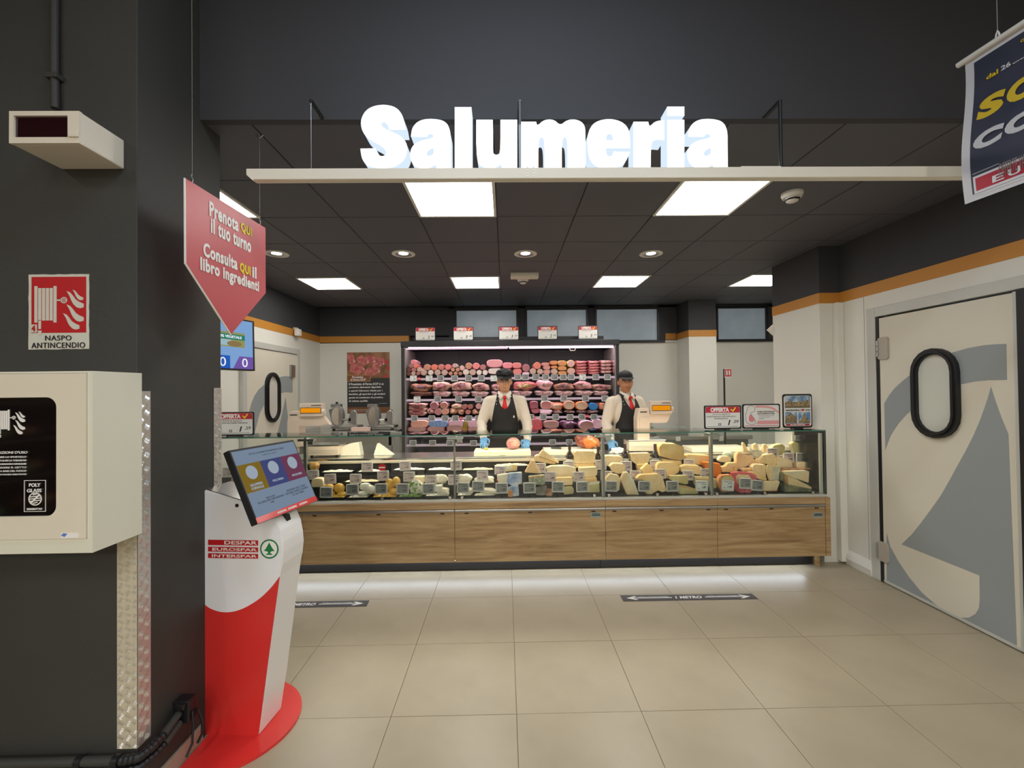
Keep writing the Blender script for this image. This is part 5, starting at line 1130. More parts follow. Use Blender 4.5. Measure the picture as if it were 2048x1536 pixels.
# ------------------------------------------------------------------ electronic price tags
def tag_parts():
    W, H = .5, .42
    out = {}
    def me(bm): 
        bmesh.ops.recalc_face_normals(bm, faces=bm.faces); m_ = bpy.data.meshes.new('unit'); bm.to_mesh(m_); bm.free(); m_.materials.append(None); return m_
    out['frame'] = me(slab(B(), [(p[0], 0, p[1]) for p in rrect(1, .86, .07, 3)], (0, .1, 0)))
    out['display'] = me(slab(B(), [(x, -.012, z) for x, z in ((-.42, -.33), (.42, -.33), (.42, .36), (-.42, .36))], (0, .011, 0)))
    bm = B()
    for x0, x1_, z in ((-.36, .3, .28), (-.05, .36, .14), (-.36, -.2, -.22)): slab(bm, [(x0, -.02, z), (x1_, -.02, z), (x1_, -.02, z+.035), (x0, -.02, z+.035)], (0, .007, 0))
    out['print_lines'] = me(bm); return out
TP = tag_parts()
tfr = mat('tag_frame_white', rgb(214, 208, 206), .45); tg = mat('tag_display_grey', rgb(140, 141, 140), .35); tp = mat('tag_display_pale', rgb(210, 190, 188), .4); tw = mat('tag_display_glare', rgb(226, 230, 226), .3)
ink = mat('tag_ink', rgb(40, 40, 42), .5)
def price_tag(u, v, Yp, wd, disp, price, lab, group, tilt=0, lean=0, stem=None):
    c = at(u, v, Yp); t = thing('price_tag', lab, 'price tag', c, group)
    t.rotation_euler = (lean, tilt, 0)
    def part(nm, me_, m, sc=1):
        o = newob(nm, me_); omat(o, m); o.parent = t; o.scale = (wd*sc,)*3; return o
    part('frame', TP['frame'], tfr); part('display', TP['display'], disp); part('print_lines', TP['print_lines'], ink)['kind'] = 'stuff'
    me_ = text_mesh(price, .02, .02, 1, .2); o = newob('lettering', me_); omat(o, ink); o.parent = t
    o.matrix_basis = Matrix.Translation((wd*.14, -wd*.021, -wd*.10)) @ frame4(V((0, 0, 0)), X_, Z_) @ Matrix.Diagonal((wd*.34/me_['w'], wd*.20/me_['h'], .05, 1))
    if stem:
        bm = B(); cyl(bm, (0, wd*.05, -wd*.4), (0, wd*.05, -stem), .0016, n=6); box(bm, (-.012, wd*.05-.008, -stem-.004), (.012, wd*.05+.008, -stem+.003)); o = newob('stand', bpy.data.meshes.new('stand')); bm.to_mesh(o.data); bm.free(); o.data.materials.append(M['blackp']); o.parent = t
    return t
prices = ['1.49', '1.29', '1.19', '2.79', '2.49', '1.89', '1.39', '1.09', '2.19', '1.99']
shelfn = ['top', 'second', 'third', 'fourth', 'fifth']
FT_ = [([(5, x) for x in (228, 495, 690, 930, 1170, 1385, 1600)]+[(6, x) for x in (130, 262, 443, 608, 760, 910, 1045, 1238, 1465, 1663)], (483, 463), (0, 1, 6, 14)),
 ([(5, x) for x in (290, 640, 1000, 1338)]+[(6, x) for x in (205, 590, 920, 1290, 1620)], (842, 828), (0,)),
 ([(5, x) for x in (245, 540, 770, 945, 1172, 1340)]+[(6, x) for x in (350, 565, 780, 1025, 1228, 1435)], (1168, 1145), ()),
 ([(5, x) for x in (300, 640, 1000, 1330)]+[(6, x) for x in (600, 935, 1300)], (1435, 1412), (6,)),
 ([(5, x) for x in (222, 555, 850, 1255)]+[(6, x) for x in (250, 725, 1015)], (1590, 1575), ())]
pi = 0
for si, (L, (va, vb), glare) in enumerate(FT_):
    for k, (f_, x) in enumerate(L):
        u, v = (A5(x, va) if f_ == 5 else A6(x, vb)); pi += 1
        price_tag(u, v, RF-.034, .096, tw if k in glare else tg, prices[(pi*7) % 10], '%s price tag on the %s fridge shelf rail' % (nth(k), shelfn[si]) + (', glaring white' if k in glare else ''), 'price tags on the fridge shelf rails')
discs = [(5, 325, 490, 'on the top fridge rail'), (5, 1040, 1165, 'on the third fridge rail left of the left man'), (6, 405, 1145, 'on the third fridge rail right of the left man'), (6, 1318, 1130, 'on the third fridge rail near the right man')]
def disc(u, v, Yp, r, lab):
    c = at(u, v, Yp); t = thing('round_label', lab, 'label', c)
    obj('disc', slab(B(), [(c.x+p[0], Yp, c.z+p[1]) for p in ellip(20, r, r)], (0, .002, 0)), M['red'], t)
    obj('stripe', slab(B(), [(c.x+a_*r, Yp-.001, c.z+b_*r) for a_, b_ in ((-.8, -.15), (.8, -.15), (.8, .15), (-.8, .15))], (0, .001, 0)), M['print_w'], t)
for f_, x, y, w_ in discs: disc(*((A5 if f_ == 5 else A6)(x, y)), RF-.03, .028, 'small round red label '+w_)

# ------------------------------------------------------------------ poster on the back wall
YP = BY-.006
a = at(694, 705, YP); b = at(780, 826, YP)
t = thing('ham_poster', 'wall poster about Prosciutto di Parma with ham photo and white text', 'poster', ((a.x+b.x)/2, YP, b.z))
PW, PH = b.x-a.x, a.z-b.z
Pp = lambda x, y, o=0: V((a.x+x*PW, YP-o, a.z-y*PH))
def pr(nm, x0, y0, x1_, y1, m, o=.001): return obj(nm, slab(B(), [Pp(x0, y0, o), Pp(x1_, y0, o), Pp(x1_, y1, o), Pp(x0, y1, o)], (0, .0008, 0)), m, t)
pr('sheet', 0, 0, 1, 1, mat('poster_black', rgb(52, 52, 54), .5), 0); pr('photo_board', 0, 0, 1, .425, mat('poster_wood', rgb(168, 116, 74), .5, noise_=(5, rgb(120, 80, 52), .4, .6)))
hamr = mat('poster_ham', rgb(186, 84, 84), .5, noise_=(16, rgb(216, 132, 124), .4, .62)); hamw = mat('poster_fat', rgb(222, 196, 186), .5)
for k, (x, y, rx, ry, an) in enumerate(((.09, .1, .08, .12, 20), (.17, .25, .1, .11, -10), (.33, .12, .09, .09, 30), (.28, .30, .13, .07, 35), (.47, .33, .12, .06, 50), (.55, .12, .11, .09, 10), (.64, .30, .12, .10, 25), (.78, .15, .1, .09, 5), (.42, .16, .08, .07, 30), (.70, .21, .1, .06, 20))):
    A_ = math.radians(an); L = []
    for px_, py_ in rrect(2*rx, 2*ry, min(rx, ry)*.5, 3):
        L.append(Pp(min(max(x+px_*math.cos(A_)+py_*math.sin(A_), .005), .995), min(max(y-px_*math.sin(A_)*.7+py_*math.cos(A_)*.7, .005), .42), .0018+.0003*k))
    obj('ham_roll', slab(B(), L, (0, .0003, 0)), hamr, t)
    obj('fat_edge', slab(B(), [L[0], L[1], L[2], L[2]-X_*PW*.03, L[0]-X_*PW*.03], (0, -.0002, 0)), hamw, t)
for x, y in ((.92, .16), (.97, .26), (.9, .40)): obj('tomato', slab(B(), [Pp(min(x+p[0], .998), min(y+p[1], .42), .005) for p in ellip(16, .05, .036)], (0, .0003, 0)), mat('poster_tomato', rgb(200, 62, 56), .5), t)
pr('title_box', .0, .37, .55, .48, mat('poster_frame', rgb(196, 150, 110), .5), .006); pr('title_field', .0, .378, .54, .472, mat('poster_brown', rgb(136, 86, 50), .5), .0066)
def ptx(s_, x, y, wd, ht): text(s_, Pp(x, y, .007), X_, Z_, PW*wd, PH*ht, M['print_w'], t, .035)
ptx('Prosciutto', .25, .405, .26, .034); ptx('di Parma DOP', .26, .448, .36, .034)
for k, (s_, wd) in enumerate((('Il Prosciutto di Parma DOP è un', .82), ('prodotto altamente digeribile', .76), ("e quindi l'alimento ideale per i", .79), ('bambini, gli sportivi e gli anziani', .85), ('grazie al contenuto di proteine', .80), ('di ottima qualità.', .45))): ptx(s_, .04+wd/2, .520+.056*k, wd, .036)
text('sale consapevole', Pp(.84, .84, .002), X_, Z_, PW*.18, PH*.016, M['print_w'], t, 0)
pr('lower_band', 0, .90, 1, 1, mat('poster_brown', rgb(136, 86, 50), .5)); pr('rule', .03, .94, .43, .944, M['print_w'], .0016); pr('rule', .03, .965, .40, .969, M['print_w'], .0016)

# black stand pole with fire sign behind the counter, camera on the left wall, white arrow sign
c0 = at(1448, 738, 5.6); t = thing('fire_stand', 'thin black pole with a small red fire extinguisher sign behind the counter', 'sign', (c0.x, 5.6, 0))
obj('pole', cyl(B(), (c0.x, 5.6, .02), (c0.x, 5.6, c0.z), .011, n=10), M['blackp'], t); obj('base', cyl(B(), (c0.x, 5.6, 0), (c0.x, 5.6, .02), .14, .13, 24), M['blackp'], t)
a = at(1449, 738, 5.59); b = at(1463, 755, 5.59); obj('board', box(B(), (a.x, 5.588, b.z), (b.x, 5.592, a.z)), M['print_w'], t); obj('red_field', box(B(), (a.x+.005, 5.586, b.z+.014), (b.x-.004, 5.588, a.z-.004)), M['red'], t)
for dx in (.018, .05): obj('symbol', box(B(), (a.x+dx, 5.584, b.z+.03), (a.x+dx+.018, 5.586, a.z-.018), .004), M['print_w'], t)
c = atX(598, 665, -2.9); t = thing('wall_camera', 'small white camera on the ochre band of the left wall', 'camera', c)
obj('housing', box(B(), (c.x-.05, c.y-.05, c.z-.05), (c.x+.02, c.y+.05, c.z+.05), .02), M['whitep'], t); obj('arm', tube(B(), [(-2.975, c.y, c.z+.06), (c.x-.02, c.y-.01, c.z+.055), (c.x, c.y-.03, c.z+.04)], .014, 8), M['whitep'], t)
c = at(1540, 658, 4.9)
tag(obj('arrow_sign', slab(B(), [at(1534, 660, 4.87), at(1546, 649, 4.87), at(1546, 671, 4.87)], (0, .01, 0)), M['whitep'], None), 'small white triangular sign at the corner of the right wall', 'sign')

# ------------------------------------------------------------------ cheese and tubs in the glass case
K3 = lambda x, y: (900+x*.19531, 850+y*.19531); K2 = lambda x, y: (560+x*.19531, 850+y*.19531); KC = lambda x, y: (1180+x*.13672, 840+y*.13672); KD = lambda x, y: (1400+x*.13184, 860+y*.13184)
STEP = lambda Yp: .675 if Yp < 4.195 else .765 if Yp < 4.31 else .845
def cheese(lab, K, pts, Yp, m, dep=.07, back=None, extra=None, cat='cheese', name='cheese_piece', bev=.004, skew=0, rest=False):
    P = [at(*K(*p), Yp) for p in pts]
    if Yp < 4.2: dep = min(dep, 4.199-Yp)
    for p in P: p.z = max(p.z, STEP(Yp)+.002)
    mz = min(p.z for p in P)
    bm = slab(B(), P, V((skew, dep, 0)), bev)
    t = obj(name, bm, C[m], None, auto=50)
    tag(t, lab, cat)
    if back:      # a rind strip: sub polygon proud of the face
        Q = [at(*K(*p), Yp)-Y_*.003 for p in back[0]]
        for p in Q: p.z = max(p.z, mz)
        obj(back[2] if len(back) > 2 else 'rind', slab(B(), Q, (0, .004, 0)), C[back[1]], t)
    return t
F, Mi, Ba = 4.085, 4.205, 4.33
CH = [
 ('long parmesan wedge lying under another at the left end of the hard cheeses', K3, [(868, 322), (900, 306), (1086, 392), (1076, 406), (870, 372)], 4.36, 'parm', .06, None),
 ('long parmesan wedge leaning on top of the other, left of the bottle', K3, [(914, 300), (950, 252), (1000, 300), (1118, 378), (1106, 396), (914, 326)], 4.34, 'parm', .05, ([(914, 326), (1106, 396), (1106, 388), (914, 318)], 'parmr')),
 ('orange toned upright cheese wedge above the blue cheese', K3, [(765, 486), (836, 362), (866, 364), (938, 500), (905, 492)], 4.22, 'peach', .05, ([(866, 366), (936, 498), (914, 492), (850, 372)], 'parm', 'cut_side')),
 ('big square cheese block standing highest beside the brown roast', K3, [(1270, 292), (1290, 266), (1474, 268), (1490, 292), (1488, 380), (1470, 396), (1286, 396), (1272, 376)], 4.36, 'parm', .08, None),
 ('golden cheese block underneath the big square one', K3, [(1278, 399), (1482, 399), (1486, 436), (1284, 440)], 4.35, 'yel', .08, None),
 ('wide half wheel of pale cheese left of the middle glass post', K3, [(985, 442), (1040, 422), (1200, 418), (1290, 440), (1292, 500), (1262, 542), (1086, 532), (1000, 502)], 4.27, 'ivory', .08, ([(986, 442), (1040, 424), (1200, 420), (1290, 442), (1290, 450), (1200, 432), (1040, 436), (990, 452)], 'white_c')),
 ('white rinded cheese block right of the wide half wheel', K3, [(1325, 442), (1498, 432), (1512, 452), (1506, 510), (1480, 532), (1380, 536), (1374, 500), (1324, 482)], 4.26, 'ivory', .08, ([(1325, 442), (1498, 432), (1500, 440), (1326, 450)], 'yel')),
 ('small ivory cheese piece behind a front tag, upper one', K3, [(1085, 546), (1250, 540), (1264, 560), (1254, 614), (1170, 620), (1164, 590), (1085, 586)], 4.13, 'yel', .06, ([(1150, 556), (1256, 560), (1248, 610), (1172, 616)], 'ivory', 'cut_face')),
 ('small pale green cheese piece behind a front tag, lower one', K3, [(1165, 640), (1255, 635), (1270, 660), (1264, 704), (1168, 716)], F, 'olive', .06, None),
 ('yellow cheese slab just left of the middle glass post', K3, [(1376, 546), (1500, 536), (1510, 582), (1380, 590)], 4.22, 'yel', .07, None),
 ('square of blue veined cheese on a tray', K3, [(805, 532), (970, 514), (976, 610), (940, 618), (808, 600)], 4.125, 'bluec', .07, ([(806, 534), (970, 516), (970, 526), (806, 544)], 'rindo')),
 ('grey smoky plastic cheese tub below the blue cheese', K3, [(872, 642), (990, 626), (1000, 690), (970, 722), (880, 720)], F, 'plastic', .05, None),
 ('white and blue wrapped soft cheese pack, upper', K3, [(590, 500), (736, 488), (738, 600), (640, 626), (588, 600)], 4.135, 'blwh', .06, None),
 ('cut white cream cheese beside the round red label', K3, [(478, 520), (590, 500), (588, 606), (500, 612)], 4.14, 'white_c', .06, None),
 ('white and blue wrapped soft cheese pack, lower', K3, [(590, 642), (700, 618), (708, 726), (642, 738), (596, 700)], F, 'blwh', .05, None),
 ('open tub of cream cheese with yellow and red lid', K3, [(556, 432), (630, 406), (690, 410), (686, 468), (560, 480)], 4.32, 'yel', .05, ([(562, 434), (626, 410), (640, 450), (580, 462)], 'white_c', 'lid')),
 ('grey green pack behind the middle glass post', K3, [(1420, 612), (1530, 602), (1534, 690), (1420, 692)], F, 'olive', .05, ([(1425, 585), (1530, 575), (1530, 600), (1425, 608)], 'white_c', 'lid')),
 ('dark smoked ham piece between the front tags', K3, [(970, 690), (1000, 662), (1044, 664), (1050, 740), (985, 744)], F-.0, 'prosc', .06, None),
 ('small orange jar at the foot of the blue packs', K3, [(590, 672), (640, 668), (644, 742), (594, 746)], F-.02, 'rindo', .03, None),
 ('large pale cheese wheel under a white cloth beside the bottle', KC, [(215, 540), (245, 522), (460, 532), (486, 556), (474, 612), (350, 642), (232, 682), (206, 660)], 4.36, 'ivory', .08, None),
 ('tall square beige cheese right of the dark bottle', KC, [(596, 492), (870, 486), (882, 502), (868, 600), (850, 642), (684, 652), (602, 592)], 4.36, 'parm', .08, ([(596, 492), (870, 486), (876, 500), (604, 508)], 'yel')),
 ('golden cheese piece below the tall square beige one', KC, [(684, 654), (850, 646), (866, 700), (770, 760), (700, 740)], 4.33, 'yel', .06, None),
 ('tall pecorino wheel leaning at the back of the case', KC, [(1012, 400), (1060, 344), (1250, 350), (1370, 392), (1378, 470), (1374, 540), (1350, 594), (1200, 576), (1030, 530)], 4.33, 'pec', .12, None),
 ('flat golden wheel supporting the pecorino', KC, [(1070, 572), (1340, 602), (1346, 642), (1300, 660), (1076, 620)], 4.33, 'yel', .1, None),
 ('glazed yellow provola block below the pecorino', KC, [(985, 662), (1012, 626), (1250, 616), (1310, 682), (1302, 760), (1250, 800), (1100, 782), (980, 740)], 4.24, 'yel', .07, ([(992, 672), (1100, 690), (1240, 668), (1240, 680), (1100, 702), (992, 684)], 'peach', 'ridge')),
 ('glazed yellow provola block right of the other one', KC, [(1330, 682), (1400, 660), (1590, 668), (1640, 690), (1632, 780), (1590, 806), (1480, 772), (1334, 760)], 4.24, 'yel', .07, ([(1336, 690), (1450, 706), (1600, 690), (1600, 702), (1450, 718), (1336, 700)], 'peach', 'ridge')),
 ('broad yellow cheese block left of the right glass post', KC, [(1412, 522), (1440, 502), (1740, 520), (1762, 620), (1700, 662), (1420, 642)], 4.35, 'yel', .08, None),
 ('vivid orange cheese block behind the right glass post', KC, [(1664, 620), (1910, 640), (1922, 790), (1892, 850), (1820, 832), (1690, 722)], 4.25, 'cheddar', .07, None),
 ('beige rounded cheese half in the middle of the case', KC, [(285, 682), (340, 636), (490, 640), (516, 690), (500, 770), (420, 790), (330, 762)], 4.26, 'parm', .07, None),
 ('rounded ivory cheese behind the first tag right of the middle post', KC, [(238, 852), (300, 790), (420, 810), (446, 880), (430, 1032), (300, 1050), (234, 952)], F+.02, 'ivory', .06, None),
 ('big tall pale wedge standing in the front row', KC, [(455, 872), (500, 772), (562, 764), (640, 880), (716, 1096), (690, 1106), (542, 1120)], F, 'ivory', .06, ([(562, 766), (640, 882), (714, 1094), (692, 1104), (600, 900), (540, 780)], 'white_c', 'cut_side')),
 ('folded yellow cheese wedge above the front row', KC, [(756, 722), (840, 640), (872, 650), (946, 762), (940, 802), (850, 780), (780, 806)], 4.20, 'yel', .06, None),
 ('large pile forming yellow cheese wedge behind the 2.49 tag', KC, [(680, 862), (740, 806), (1000, 790), (1060, 822), (1122, 1040), (1050, 1060), (1000, 1022), (900, 1092), (830, 1086), (890, 1000), (880, 900)], F+.01, 'yel', .07, ([(880, 900), (1000, 800), (1060, 830), (1118, 1036), (1052, 1054), (1000, 1016), (900, 1084), (840, 1080), (894, 1000)], 'parm', 'cut_face')),
 ('upper olive green cheese wedge in the front row', KC, [(1175, 822), (1430, 814), (1442, 930), (1400, 942), (1290, 920), (1170, 870)], 4.13, 'olive', .06, None),
 ('lower rounded olive green cheese wedge at the glass', KC, [(1300, 960), (1420, 976), (1570, 1022), (1592, 1070), (1560, 1110), (1312, 1104)], F-.01, 'olive', .06, ([(1300, 960), (1420, 976), (1570, 1022), (1574, 1034), (1420, 990), (1302, 974)], 'rindo')),
 ('olive cheese with yellow top behind the right glass post', KC, [(1545, 832), (1750, 840), (1872, 870), (1880, 950), (1840, 1002), (1740, 980), (1550, 960)], 4.125, 'olive', .06, ([(1545, 832), (1750, 840), (1872, 870), (1872, 890), (1750, 868), (1550, 862)], 'yel')),
 ('beige cheese half in front of the net wrapped dome', KD, [(288, 452), (330, 396), (440, 402), (476, 430), (470, 480), (380, 492), (300, 482)], 4.30, 'ivory', .06, None),
 ('holed yellow cheese block right of the orange cheese', KD, [(398, 542), (430, 502), (560, 496), (566, 640), (400, 642)], 4.24, 'yel', .06, None),
 ('low yellow block under the purple edged paper', KD, [(325, 560), (400, 545), (402, 640), (340, 640)], 4.24, 'yel', .05, None),
 ('thin tall parmesan spike, leftmost at the back', KD, [(645, 200), (664, 188), (690, 220), (762, 362), (660, 332)], 4.36, 'parm', .03, None),
 ('short parmesan spike standing in the middle at the back', KD, [(808, 222), (850, 204), (886, 230), (892, 300), (810, 300)], 4.36, 'parm', .03, None),
 ('pointed parmesan spike, rightmost of the three', KD, [(958, 226), (990, 212), (1016, 232), (1056, 306), (960, 344)], 4.36, 'parm', .03, None),
 ('crinkled film wrapped white cheese among the spikes', KD, [(740, 312), (880, 294), (962, 342), (920, 450), (800, 382)], 4.31, 'film', .04, None),
 ('long parmesan wedge sloping right below the spikes', KD, [(556, 392), (590, 336), (770, 402), (940, 520), (800, 512), (700, 562), (560, 602)], 4.27, 'peach', .06, None),
 ('small cheese block under the pale tag', KD, [(640, 590), (780, 580), (792, 622), (650, 632)], 4.2, 'peach', .05, None),
 ('big parmesan chunk in the centre of the right pile', KD, [(898, 442), (960, 382), (1120, 358), (1192, 460), (1150, 542), (900, 502)], 4.28, 'parm', .07, None),
 ('parmesan slab in film, left in the right pile', KD, [(790, 562), (830, 520), (1000, 530), (1004, 722), (900, 702), (800, 640)], 4.20, 'parm', .06, None),
 ('parmesan slab in shiny film, right in the pile', KD, [(1000, 602), (1030, 530), (1220, 540), (1226, 620), (1200, 770), (1050, 772)], 4.18, 'parm', .06, ([(1110, 560), (1214, 560), (1210, 640), (1190, 760), (1110, 764)], 'film', 'film_side')),
 ('parmesan chunk under the large pale tag', KD, [(1188, 402), (1400, 462), (1412, 590), (1230, 572), (1160, 520)], 4.26, 'ivory', .06, None),
 ('parmesan wedge right of the dark tag stand', KD, [(1480, 502), (1630, 482), (1720, 600), (1480, 582)], 4.26, 'ivory', .06, None),
 ('thin parmesan wedge sloping to the right corner', KD, [(1600, 352), (1640, 350), (1700, 440), (1782, 552), (1640, 502)], 4.3, 'ivory', .05, None),
 ('curved olive rinded cheese at the back right', KD, [(1068, 302), (1130, 232), (1230, 210), (1290, 240), (1290, 372), (1200, 372), (1180, 322)], 4.36, 'olive', .06, None),
 ('tall olive cheese chunk at the back right corner', KD, [(1380, 212), (1430, 178), (1480, 190), (1512, 270), (1522, 342), (1450, 360)], 4.36, 'olive', .05, None),
 ('green and red netted box at the far right corner', KD, [(1640, 312), (1770, 310), (1776, 410), (1690, 410), (1650, 352)], 4.36, 'greenp', .04, None),
 ('beige wedge at the top of the right corner stack', KD, [(1290, 632), (1640, 620), (1662, 650), (1650, 802), (1580, 780), (1290, 680)], 4.135, 'ivory', .07, ([(1290, 632), (1640, 620), (1656, 640), (1300, 656)], 'white_c')),
 ('long beige wedge in the middle of the right corner stack', KD, [(1300, 690), (1420, 720), (1700, 870), (1702, 894), (1600, 890), (1312, 820)], 4.14, 'parm', .06, ([(1300, 690), (1330, 698), (1336, 824), (1312, 820)], 'rindo')),
 ('mouldy rinded cheese at the bottom of the right corner stack', KD, [(1280, 822), (1480, 862), (1700, 900), (1690, 968), (1620, 988), (1450, 992), (1282, 968)], F+.02, 'mould', .07, None),
 ('bright red wrapped cheese pack in the front row', KD, [(490, 652), (600, 640), (780, 650), (862, 692), (860, 760), (792, 772), (782, 980), (600, 990), (530, 902)], 4.10, 'rpack', .05, ([(545, 702), (580, 672), (740, 680), (772, 740), (602, 742), (600, 842), (562, 800)], 'parm', 'cut_face')),
 ('orange rinded cheese half behind a glaring tag', KD, [(278, 762), (330, 690), (480, 682), (522, 742), (522, 930), (330, 940), (276, 850)], F+.0, 'rindo', .06, ([(325, 756), (360, 702), (470, 702), (500, 760), (494, 800), (325, 800)], 'olive', 'cut_face')),
 ('flat ivory slab right of the grey tags', KD, [(968, 792), (1220, 780), (1170, 920), (980, 930)], F+.02, 'ivory', .06, ([(980, 920), (1172, 910), (1168, 926), (980, 934)], 'rindo')),
 ('yellow slice sloping behind the red pack', KD, [(742, 640), (820, 640), (1020, 730), (1010, 776), (880, 742)], 4.15, 'yel', .05, None),
 ('dark rinded side of a cheese left of the corner stack', KD, [(1220, 642), (1290, 652), (1292, 800), (1214, 760)], 4.16, 'mould', .06, None),
 ('rosy ivory cheese below the second step tags', KC, [(1120, 790), (1240, 790), (1250, 860), (1130, 860)], 4.2, 'peach', .05, None),
]
for q in CH: cheese(q[0], q[1], q[2], q[3], q[4], q[5], q[6])
for dx, dy, r_ in ((470, 575, 7), (510, 570, 12), (515, 595, 9), (440, 600, 7), (535, 560, 6)):
    c = at(*KD(dx, dy), 4.2385); o = [x for x in bpy.data.objects if x.get('label', '').startswith('holed yellow')][0]
    obj('hole', slab(B(), [c+X_*p[0]+Z_*p[1] for p in ellip(10, r_*.0006, r_*.0005)], (0, .002, 0)), C['parmr'], o)
def blob(lab, cat, name, K, x, y, rx, ry, Yp, m, mesh='ham0', dep=.04, rot=None):
    s_ = {K2: .19531, K3: .19531, KC: .13672, KD: .13184}[K]*Yp/FPX; c = at(*K(x, y), Yp)
    return tag(inst(U[mesh], name, (c.x, c.y+dep, c.z), (rx*s_, dep, ry*s_), C[m], None, rot), lab, cat)
blob('net wrapped dome shaped cheese at the back', 'cheese', 'cheese_dome', KD, 450, 395, 88, 72, 4.34, 'greenp', 'ball')
blob('brown ham piece with amber glaze in the front row', 'ham', 'ham_piece', K3, 1015, 702, 46, 40, F+.02, 'prosc')
blob('heap of white ricotta left in the soft cheese row', 'cheese', 'ricotta', K3, 350, 572, 100, 40, Mi, 'white_c', 'ham2')
blob('heap of white ricotta below the other, at the front', 'cheese', 'ricotta', K3, 395, 690, 88, 36, F, 'white_c', 'ham3')
blob('white ricotta mound right of the left glass post', 'cheese', 'ricotta', K3, 150, 565, 72, 52, Mi, 'white_c', 'ham1')
blob('white ricotta mound low behind the front tag', 'cheese', 'ricotta', K3, 180, 680, 52, 40, F, 'white_c', 'ham4')
blob('white ricotta basket shape left of the post', 'cheese', 'ricotta', K2, 1645, 565, 62, 50, Mi, 'white_c', 'ham0')
blob('flat white cheese pile beside the front tag', 'cheese', 'soft_cheese', K2, 1660, 690, 68, 38, F, 'white_c', 'ham2'); blob('small white cube cheese on the pile', 'cheese', 'soft_cheese', K2, 1622, 655, 34, 30, F-.01, 'mozz', 'box')
blob('pale yellow cheese block behind the salad', 'cheese', 'cheese_block', K2, 1420, 565, 50, 34, Mi+.02, 'ivory', 'box')
for k, (x, y, rx, ry, d) in enumerate(((590, 655, 55, 50, 'upper right'), (612, 720, 48, 36, 'lower right'), (490, 650, 50, 38, 'upper left'), (505, 720, 45, 34, 'lower left'))): blob('orange yellow smoked cheese ball, %s of four by the kiosk screen' % d, 'cheese', 'smoked_cheese_ball', K2, x, y, rx, ry, F+.02-.01*(k % 2), 'scam', 'ball')
for k, (x, y, rx, ry, d) in enumerate(((860, 640, 62, 42, 'upper left'), (915, 672, 58, 48, 'right'), (830, 715, 58, 34, 'lower left'))): blob('white mozzarella ball, %s of the three' % d, 'cheese', 'mozzarella_ball', K2, x, y, rx, ry, F+.02-.01*k, 'mozz', 'ball')
for k, (x, y, rx, ry, d) in enumerate(((1110, 620, 45, 62, 'upper left'), (1180, 590, 42, 52, 'upper right'), (1150, 690, 50, 40, 'lower middle'), (985, 720, 42, 30, 'lower left'), (1095, 722, 48, 26, 'lowest'))): blob('pear shaped yellow caciocavallo, %s of five' % d, 'cheese', 'caciocavallo', K2, x, y, rx, ry, F+.035-.012*(k//2), 'scam', 'ball')
t = blob('pile of green salad leaves and mozzarella in the case', 'salad', 'salad', K2, 1385, 650, 72, 78, F+.03, 'mozz', 'ham3')
random.seed(11)
for k in range(26):
    c = at(*K2(random.uniform(1310, 1455), random.uniform(585, 728)), F-.005+random.uniform(0, .03)); r_ = random.uniform(.008, .014); an = random.uniform(0, 3.14)
    L = [(math.cos(an)*x*r_-math.sin(an)*z*r_, math.cos(an)*z*r_+math.sin(an)*x*r_) for x, z in ((-1.3, 0), (-.5, .7), (.6, .6), (1.4, 0), (.5, -.6), (-.6, -.6))]
    me_ = bpy.data.meshes.new('leaf'); bm = B(); vs = [bm.verts.new(V((p[0], -.004*math.sin(i*1.9), p[1]))) for i, p in enumerate(L)]; bm.faces.new(vs); bm.to_mesh(me_); bm.free(); me_.materials.append(C['leaf'])
    me_.transform(Matrix.Translation(c-t.location)); me_.transform(Matrix.Diagonal((1/t.scale.x, 1/t.scale.y, 1/t.scale.z, 1)))
    o = newob('leaf', me_); o.parent = t
blob('pale wrapped roll cheese at the left edge beside the kiosk', 'cheese', 'cheese_block', K2, 380, 610, 62, 62, Mi, 'ivory', 'oval')
blob('dried porcini coloured lump in the back left tub', 'cheese', 'cheese_piece', K2, 335, 430, 50, 42, Ba, 'parmr', 'ham1')
# black tubs with shredded cheese
def tub(lab, K, x0, x1_, y0, y1, Yp, fill, dep=.10, heap=True):
    A, D = at(*K(x0, y0), Yp), at(*K(x1_, y1), Yp); base = max(D.z, STEP(Yp+.03)); 
    if A.z-base < .02: base = A.z-.02
    t = thing('cheese_tub', lab, 'tub', ((A.x+D.x)/2, Yp, base))
    ou = [(A.x, Yp, A.z), (D.x, Yp, A.z), (D.x, Yp+dep, A.z), (A.x, Yp+dep, A.z)]; i_ = .005
    inn = [(A.x+i_, Yp+i_, A.z), (D.x-i_, Yp+i_, A.z), (D.x-i_, Yp+dep-i_, A.z), (A.x+i_, Yp+dep-i_, A.z)]
    bm = ring(B(), ou, inn, (0, 0, base-A.z)); box(bm, (A.x, Yp, base-.002), (D.x, Yp+dep, base)); obj('tray', bm, M['blackp'], t)
    random.seed(int(x0)); bm = B(); nx, ny = 16, 6; W_, D_ = D.x-A.x-2*i_, dep-2*i_
    G = [[bm.verts.new((A.x+i_+W_*i/nx, Yp+i_+D_*j/ny, A.z-.006+(.016*math.sin(math.pi*i/nx)*math.sin(math.pi*j/ny)+random.uniform(0, .009) if 0 < i < nx and 0 < j < ny else -.003))) for i in range(nx+1)] for j in range(ny+1)]
    for j in range(ny):
        for i in range(nx): bm.faces.new((G[j][i], G[j][i+1], G[j+1][i+1], G[j+1][i]))
    obj('filling', bm, C[fill], t)['kind'] = 'stuff'
    return t
